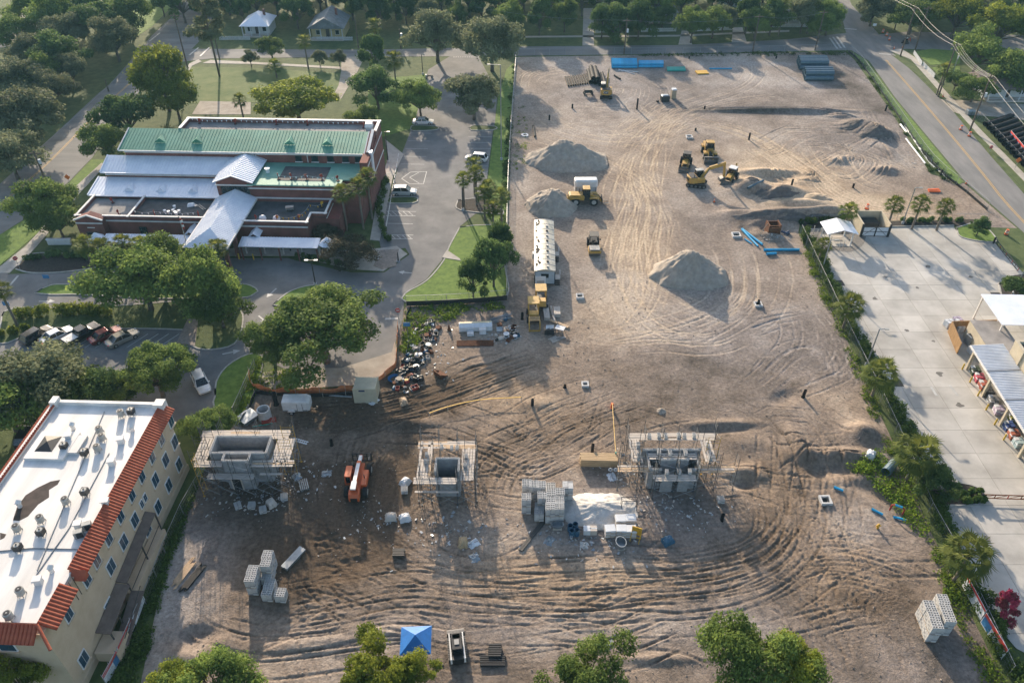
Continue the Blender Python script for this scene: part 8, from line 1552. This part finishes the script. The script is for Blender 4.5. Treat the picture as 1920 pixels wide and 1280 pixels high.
banner((272,1128),(255,1175),'plain white banner at the far end of the apartment fence',0,1.2,.4); banner((252,1175),(228,1232),'long white banner with red top stripe on the apartment fence',.25,1.6,.2); banner((226,1236),(200,1285),'nearest white banner with red stripe and blue corner on the apartment fence',.3,1.6,.2,True)
banner((1804,1100),(1838,1165),'white banner with red edge on the hedge fence by the block cubes',.2,1.7,.3,False,4,-1); banner((1838,1168),(1878,1238),'blue and red picture banner on the hedge fence',.35,1.7,.3,True,3,-1); banner((1890,262),(1935,318),'white and red banner on the pipe yard fence beside the road',.3,1.8,.3,True,4,-1)
# ================================================================ streets: poles, wires, signs
M('pole_wood', (.13, .10, .075), .9, scale=2, var=.3); M('wire', (.30, .30, .30), .5); M('sign_orange', (.70, .17, .03), .6); M('sign_red', (.45, .02, .02), .5)
def hpole(base, top):
    b = G(*base); best = min((((G(top[0], top[1], z/4).to_2d() - b.to_2d()).length), z/4) for z in range(8, 80)); return best[1]
TOPS = {}
def upole(key, base, top, label, trans=False, cross=True, rz=0):
    h = hpole(base, top); b = G(*base); o = thing('utility_pole', label, 'utility pole', b, rz); MB().tube((0, 0, -.1), (0, 0, h), .2, .13, 9).build('pole', 'pole_wood', o)
    if cross: MB().bb(-1.1, -.06, h-.6, 1.1, .06, h-.45).build('crossarm', 'pole_wood', o)
    if trans: MB().tube((.4, 0, h*.62), (.4, 0, h*.62+.9), .28, .28, 10).build('transformer', 'pipe_white', o)
    TOPS[key] = Vector((b.x, b.y, h-.5)); return o
upole('a', (1688,106), (1712,12), 'utility pole at the road works on the street corner'); upole('b', (1716,93), (1738,12), 'second utility pole at the street corner behind the road works'); upole('c', (1759,182), (1797,82), 'tallest utility pole beside the white billboard'); upole('d', (1818,246), (1858,140), 'utility pole with white transformer near the pipe yard', True)
upole('e', (1170,102), (1173,36), 'utility pole with transformer on the north street verge', True); upole('f', (1411,98), (1426,28), 'utility pole halfway along the north street'); upole('g', (1528,95), (1540,20), 'utility pole at the north street end by the corner'); upole('h', (352,127), (331,26), 'leaning dark utility pole at the left street corner'); upole('i', (412,112), (404,66), 'short utility pole left of the white cottage', cross=False); upole('j', (88,345), (64,282), 'utility pole beside the left road near the library', True); upole('k', (204,172), (196,150), 'short pole at the bend of the left road', cross=False); upole('l', (672,90), (662,30), 'thin utility pole right of the grey cottage', cross=False); upole('m', (752,92), (749,55), 'pole with white box right of the tall palm', True, False)
def wires(ks, label, offs_=(-.9, 0, .9), ends=None, r=.022):
    o = thing('power_line', label, 'power line'); pts = [TOPS[k] for k in ks]; pts = ([Vector(ends[0])] if ends and ends[0] else []) + pts + ([Vector(ends[1])] if ends and ends[1] else [])
    for f in offs_:
        m = MB()
        for a, b in zip(pts[:-1], pts[1:]):
            n = 10; q = [a.lerp(b, i/n) + Vector((f, 0, -1.0*(1-(2*i/n-1)**2) + .15)) for i in range(n+1)]; m.path(q, r, 4)
        m.build('cable', 'wire', o)
wires(['a', 'c', 'd'], 'bundle of power lines along the east road', (-.9, .9), ((104, 262, 11), (92, 96, 12)), .02); wires(['c', 'd'], 'lower cable pair between the billboard pole and the transformer pole', (-.3, .4), None, .018); wires(['e', 'f', 'g'], 'thin power lines along the north street', (0,), ((-10, 224, 9), None), .02); wires(['j', 'h'], 'thin power line along the left road', (0,), None, .02)
def sign(px, py, label, kind, h=2.2, rz=0):
    o = thing('road_sign', label, 'sign', G(px, py), rz); MB().tube((0, 0, 0), (0, 0, h), .04, n=6).build('post', 'rail', o)
    if kind == 'stop': MB().tube((0, -.06, h-.1), (0, -.02, h-.1), .38, .38, 8).build('plate', 'sign_red', o); text('STOP', .24, 'lamp_white', o, (0, -.07, h-.1), (math.pi/2, 0, 0))
    elif kind == 'diamond': MB().box((0, -.05, h-.1), (.85, .03, .85), ry=math.pi/4).build('plate', 'sign_orange', o)
    elif kind == 'noentry': MB().tube((0, -.06, h-.1), (0, -.02, h-.1), .38, .38, 14).build('plate', 'sign_red', o); MB().bb(-.26, -.09, h-.17, .26, -.06, h-.03).build('bar', 'lamp_white', o)
    else: MB().bb(-.5, -.06, h-.5, .5, -.02, h+.2).build('plate', 'banner_white' if kind == 'white' else 'banner_blue', o)
sign(38,505,'red stop sign at the library drive exit','stop',2.3,.6); sign(748,600,'round red no-entry sign at the closed drive','noentry',2.0); sign(765,632,'blue and white notice sign in the weeds','blue',2.6); sign(134,352,'orange diamond warning sign beside the left road','diamond',2.4); sign(343,130,'orange diamond warning sign at the left street corner','diamond',2.4); sign(92,532,'dark sign on the tip of the drive island','blue',1.6); sign(18,583,'dark sign on the lower drive island','blue',1.6); sign(1636,62,'road sign at the far corner of the east road','white',2.4); sign(1902,318,'orange warning sign beside the pipe yard banner','diamond',2.2); sign(1855,285,'small red sign on the east pavement','stop',1.2)
def cone(px, py, label, barrel=False):
    o = thing('traffic_barrel' if barrel else 'traffic_cone', label, 'traffic barrel' if barrel else 'cone', G(px, py), 0, 'orange road work markers'); 
    if barrel: MB().tube((0, 0, .08), (0, 0, 1.05), .3, .24, 12).build('body', 'orange_plastic', o); MB().tube((0, 0, .45), (0, 0, .6), .29, .28, 12).tube((0, 0, .75), (0, 0, .88), .275, .265, 12).build('band', 'lamp_white', o); MB().tube((0, 0, 0), (0, 0, .08), .42, .42, 12).build('base', 'rubber', o)
    else: MB().tube((0, 0, .05), (0, 0, .75), .2, .04, 10).build('body', 'orange_plastic', o); MB().bb(-.22, -.22, 0, .22, .22, .05).build('base', 'rubber', o); MB().tube((0, 0, .4), (0, 0, .52), .13, .1, 10).build('band', 'lamp_white', o)
for a in [(1801,244,'left orange barrel below the transformer pole',True),(1817,256,'right orange barrel below the transformer pole',True),(1655,62,'first orange barrel at the street corner works',True),(1662,68,'second orange barrel at the street corner works',True),(1667,76,'third orange barrel at the street corner works',True),(1676,92,'cone at the edge of the street corner works',False),(1692,90,'cone beside the corner utility pole',False),(1625,392,'orange barrel standing on the tan sand above the palms',True),(1886,440,'orange barrel at the road end of the yard gate',True),(1811,345,'orange cone at the sandy site entrance',False),(1339,379,'small orange cone on the main haul track',False),(1768,182,'small orange cone beside the tallest pole',False)]: cone(*a)
o = thing('barrier_pile', 'flat orange barriers dropped at the sandy site entrance', 'barriers', G(1752,360))
for k in range(3): MB().box((0, k*.3, .12+.06*k), (2.2, .3, .22), .05*k).build('barrier', 'orange_plastic', o)
o = thing('mini_excavator', 'small excavator among the street corner works', 'excavator', G(1697,82), .4, None, .6)
for y in (-.8, .8): track(o, -1.5, 1.5, y, .45, .6)
MB().bb(-1.2, -.8, .7, .8, .8, 1.5).build('house', 'machine_black', o); cab(o, -.4, .7, -.3, .7, 1.2, 2.4, 'machine_white'); MB().bar((.8, 0, 1.2), (2.4, 0, 2.2), .25, .3).bar((2.4, 0, 2.2), (3.0, 0, .5), .22, .25).build('arm', 'machine_orange', o)
a, b = G(1783,120), G(1797,98); o = thing('billboard', 'white roadside billboard seen at an angle behind the tallest pole', 'billboard', G(1789,128), R(62)); MB().bb(-3.2, -.12, 3.4, 3.2, .12, 6.4).build('panel', 'banner_white', o); MB().bb(1.6, -.15, 5.0, 2.8, -.12, 5.7).bb(-2.0, -.15, 4.2, -.6, -.12, 4.6).build('lettering', 'machine_black', o)
for x in (-2.2, 2.2): MB().bb(x-.1, -.1, 0, x+.1, .1, 3.5).build('post', 'galv', o)
def lowfence(p0, p1, label, h=1.1):
    a, b = G(*p0), G(*p1); L = (b-a).length; o = thing('picket_fence', label, 'fence', a, heading(a, b)); m = MB(); n = int(L/.28)
    for k in range(n): m.bb(k*L/n, -.02, .08, k*L/n+.17, .02, h + (.08 if k % 2 else 0))
    tag(m.build('picket', 'pipe_white', o), kind='stuff')
    for z in (.35, .85): MB().bb(0, .02, z-.05, L, .06, z+.05).build('rail', 'pipe_white', o)
for a in [((1712,102),(1727,124),'upper white garden fence panel row beside the east pavement'),((1729,124),(1751,147),'lower white garden fence panel row beside the east pavement'),((412,76),(470,76),'white picket fence in front of the white cottage'),((594,77),(662,77),'white picket fence in front of the grey cottage'),((1116,63),(1160,62),'weathered picket fence on the north street'),((1202,61),(1268,60),'white picket fence in the middle of the north street'),((1300,60),(1374,57),'white picket fence right of the second driveway'),((1444,52),(1555,52),'white wall of pickets before the far right cottage')]: lowfence(*a)
# stock of black corrugated pipe on the right
for k in range(13):
    for l in range(2): 
        a = G(1846+k*7.2+l*4, 232+k*7.6+l*1, .5+l*.9); d = Vector((5.4, 3.1, 0)); pipe(a, a + d*1.5, .42, 'pipe_black', 'black corrugated pipe in the long roadside pipe yard stack', 'black pipes in the roadside yard')
fence([(1832,222),(1866,258),(1905,300),(1950,348)],'chain-link fence in front of the roadside pipe yard',1.7,3)
o = thing('utility_cabinet', 'rounded grey utility cabinet at the pipe yard corner', 'cabinet', G(1818,215)); MB().bb(-.9, -.7, 0, .9, .7, 1.2).build('box', 'galv', o, bevel=.2); MB().bb(-.02, -.73, .1, .02, -.7, 1.1).build('door_seam', 'machine_black', o)
# cottages
M('cottage_roof', (.17, .19, .20), .8, scale=1, var=.25); M('yellow_wall', (.52, .44, .24), .9, var=.1); M('white_wall', (.60, .62, .62), .9, var=.08)
def cottage(px, py, label, W, D, h, roof, wallm, rh=2.2, hip=True):
    c = G(px, py); o = thing('cottage', label, 'house', c); MB().bb(-W/2, 0, 0, W/2, D, h).build('wall', wallm, o); e = .7
    a, b, c1, d = (-W/2-e, -e-1.8, h-.1), (W/2+e, -e-1.8, h-.1), (W/2+e, D+e, h-.1), (-W/2-e, D+e, h-.1); r0, r1 = ((0, D*.35, h+rh), (0, D*.65, h+rh)) if hip else ((0, -e-1.8, h+rh), (0, D+e, h+rh))
    rf = MB().add([a, b, c1, d, r0, r1], [(0, 1, 4), (1, 2, 5, 4), (2, 3, 5), (3, 0, 4, 5), (3, 2, 1, 0)]).build('roof', roof, o); MB().bb(W*.2, D*.5, h+rh*.3, W*.2+.6, D*.5+.6, h+rh+.6).build('chimney', 'brick', rf)
    for x in (-W/2, -W/6, W/6, W/2): MB().bb(x-.1, -2.3, 0, x+.1, -2.1, h-.1).build('porch_post', 'pipe_white', o)
    MB().bb(-W/2, -2.4, 0, W/2, 0, .4).build('porch_floor', 'plank', o); dr = MB().bb(-.5, -.06, .4, .5, 0, 2.5).build('door', 'dark_trim', o); MB().box((.35, -.09, 1.4), (.08, .06, .08)).build('handle', 'steel', dr)
    for x in (-W*.3, W*.3): f = MB().bb(x-.6, -.06, 1.0, x+.6, 0, 2.3).build('window', 'pipe_white', o); MB().bb(x-.5, -.1, 1.1, x+.5, -.05, 2.2).build('pane', 'glass', f)
    MB().bb(-W/2, -2.35, .9, -W*.1, -2.28, 1.0).bb(W*.1, -2.35, .9, W/2, -2.28, 1.0).build('porch_rail', 'pipe_white', o)
cottage(484,66,'white cottage with pale metal hip roof behind the picket fence',7,7,3.2,'white_metal','white_wall'); cottage(616,72,'yellow cottage with grey roof and front porch behind the picket fence',9,9,3.4,'cottage_roof','yellow_wall',2.8,False)
cottage(1235,40,'half hidden cottage among the north street oaks',9,8,3.2,'cottage_roof','white_wall'); cottage(1505,44,'white cottage hidden behind the corner oaks',10,7,3.2,'cottage_roof','white_wall'); cottage(1365,18,'pale blue roofed house in the wood behind the street',7,7,3.2,'white_metal','white_wall'); cottage(1110,0,'house at the end of the long driveway',7,7,3,'cottage_roof','white_wall'); cottage(1885,185,'dark roofed house behind the sand lane',11,8,3.2,'brown_roof','white_wall')
o = thing('stone_sign', 'low white library sign wall at the drive entrance', 'sign wall', G(113,458), .02); MB().bb(-2.0, -.2, 0, 2.0, .2, 1.0).build('wall', 'coping', o); MB().bb(-2.1, -.25, 1.0, 2.1, .25, 1.12).build('cap', 'white_metal', o)
for k, (px, py) in enumerate([(449,486),(476,487),(530,470),(545,471)]): o = thing('bollard', ['left yellow bollard at the entrance canopy', 'right yellow bollard at the entrance canopy', 'left dark planter post under the right covered walk', 'right dark planter post under the right covered walk'][k], 'bollard', G(px, py)); MB().tube((0, 0, 0), (0, 0, 1.1), .12, .12, 10).build('post', 'bollard_yellow' if k < 2 else 'dark_trim', o); MB().tube((0, 0, 1.1), (0, 0, 1.18), .12, .05, 10).build('cap', 'bollard_yellow' if k < 2 else 'dark_trim', o)
o = thing('bike_rack', 'white looped bicycle rack on the brick plaza', 'bike rack', G(704,488))
for k in range(4): MB().path([(k*.5-.75 + .2*math.cos(t*math.pi/6), 0, .55 + .35*math.sin(t*math.pi/6)) for t in range(7)] , .04).tube((k*.5-.55, 0, 0), (k*.5-.55, 0, .56), .04).tube((k*.5-.95, 0, 0), (k*.5-.95, 0, .56), .04).build('loop', 'pipe_white', o)
o = thing('sculpture', 'thin dark upright sculpture on the brick plaza', 'sculpture', G(747,490)); MB().box((0, 0, .9), (.25, .2, 1.8), top=(.6, .6)).build('figure', 'dark_trim', o); MB().bb(-.3, -.3, 0, .3, .3, .15).build('base', 'cmu', o)
for k in range(16):
    p = G(729 - k*1.9, 292 + k*9.8)
    o = thing('wheel_stop', 'white concrete wheel stop along the library side parking bays', 'wheel stop', (p.x + 2.0, p.y, .03), R(92), 'wheel stops in the library car park'); MB().box((0, 0, .07), (1.7, .16, .14), top=(.96, .7)).build('block', 'coping', o); MB().tube((-.6, 0, .12), (-.6, 0, .15), .03, n=6).build('pin', 'steel', o)
# ---------------------------------------------------------------- the air
hz = MB().bb(-420, -40, -3, 420, 460, 76).build('haze', [])
hm = bpy.data.materials.new('haze'); hm.use_nodes = True; ht = hm.node_tree; ht.nodes.remove(ht.nodes['Principled BSDF'])
pv = ht.nodes.new('ShaderNodeVolumePrincipled'); pv.inputs['Color'].default_value = (.36, .74, 1.0, 1); pv.inputs['Density'].default_value = .00013; pv.inputs['Anisotropy'].default_value = .2
ht.links.new(pv.outputs[0], ht.nodes['Material Output'].inputs['Volume']); hz.data.materials.append(hm)
tag(hz, kind='stuff')
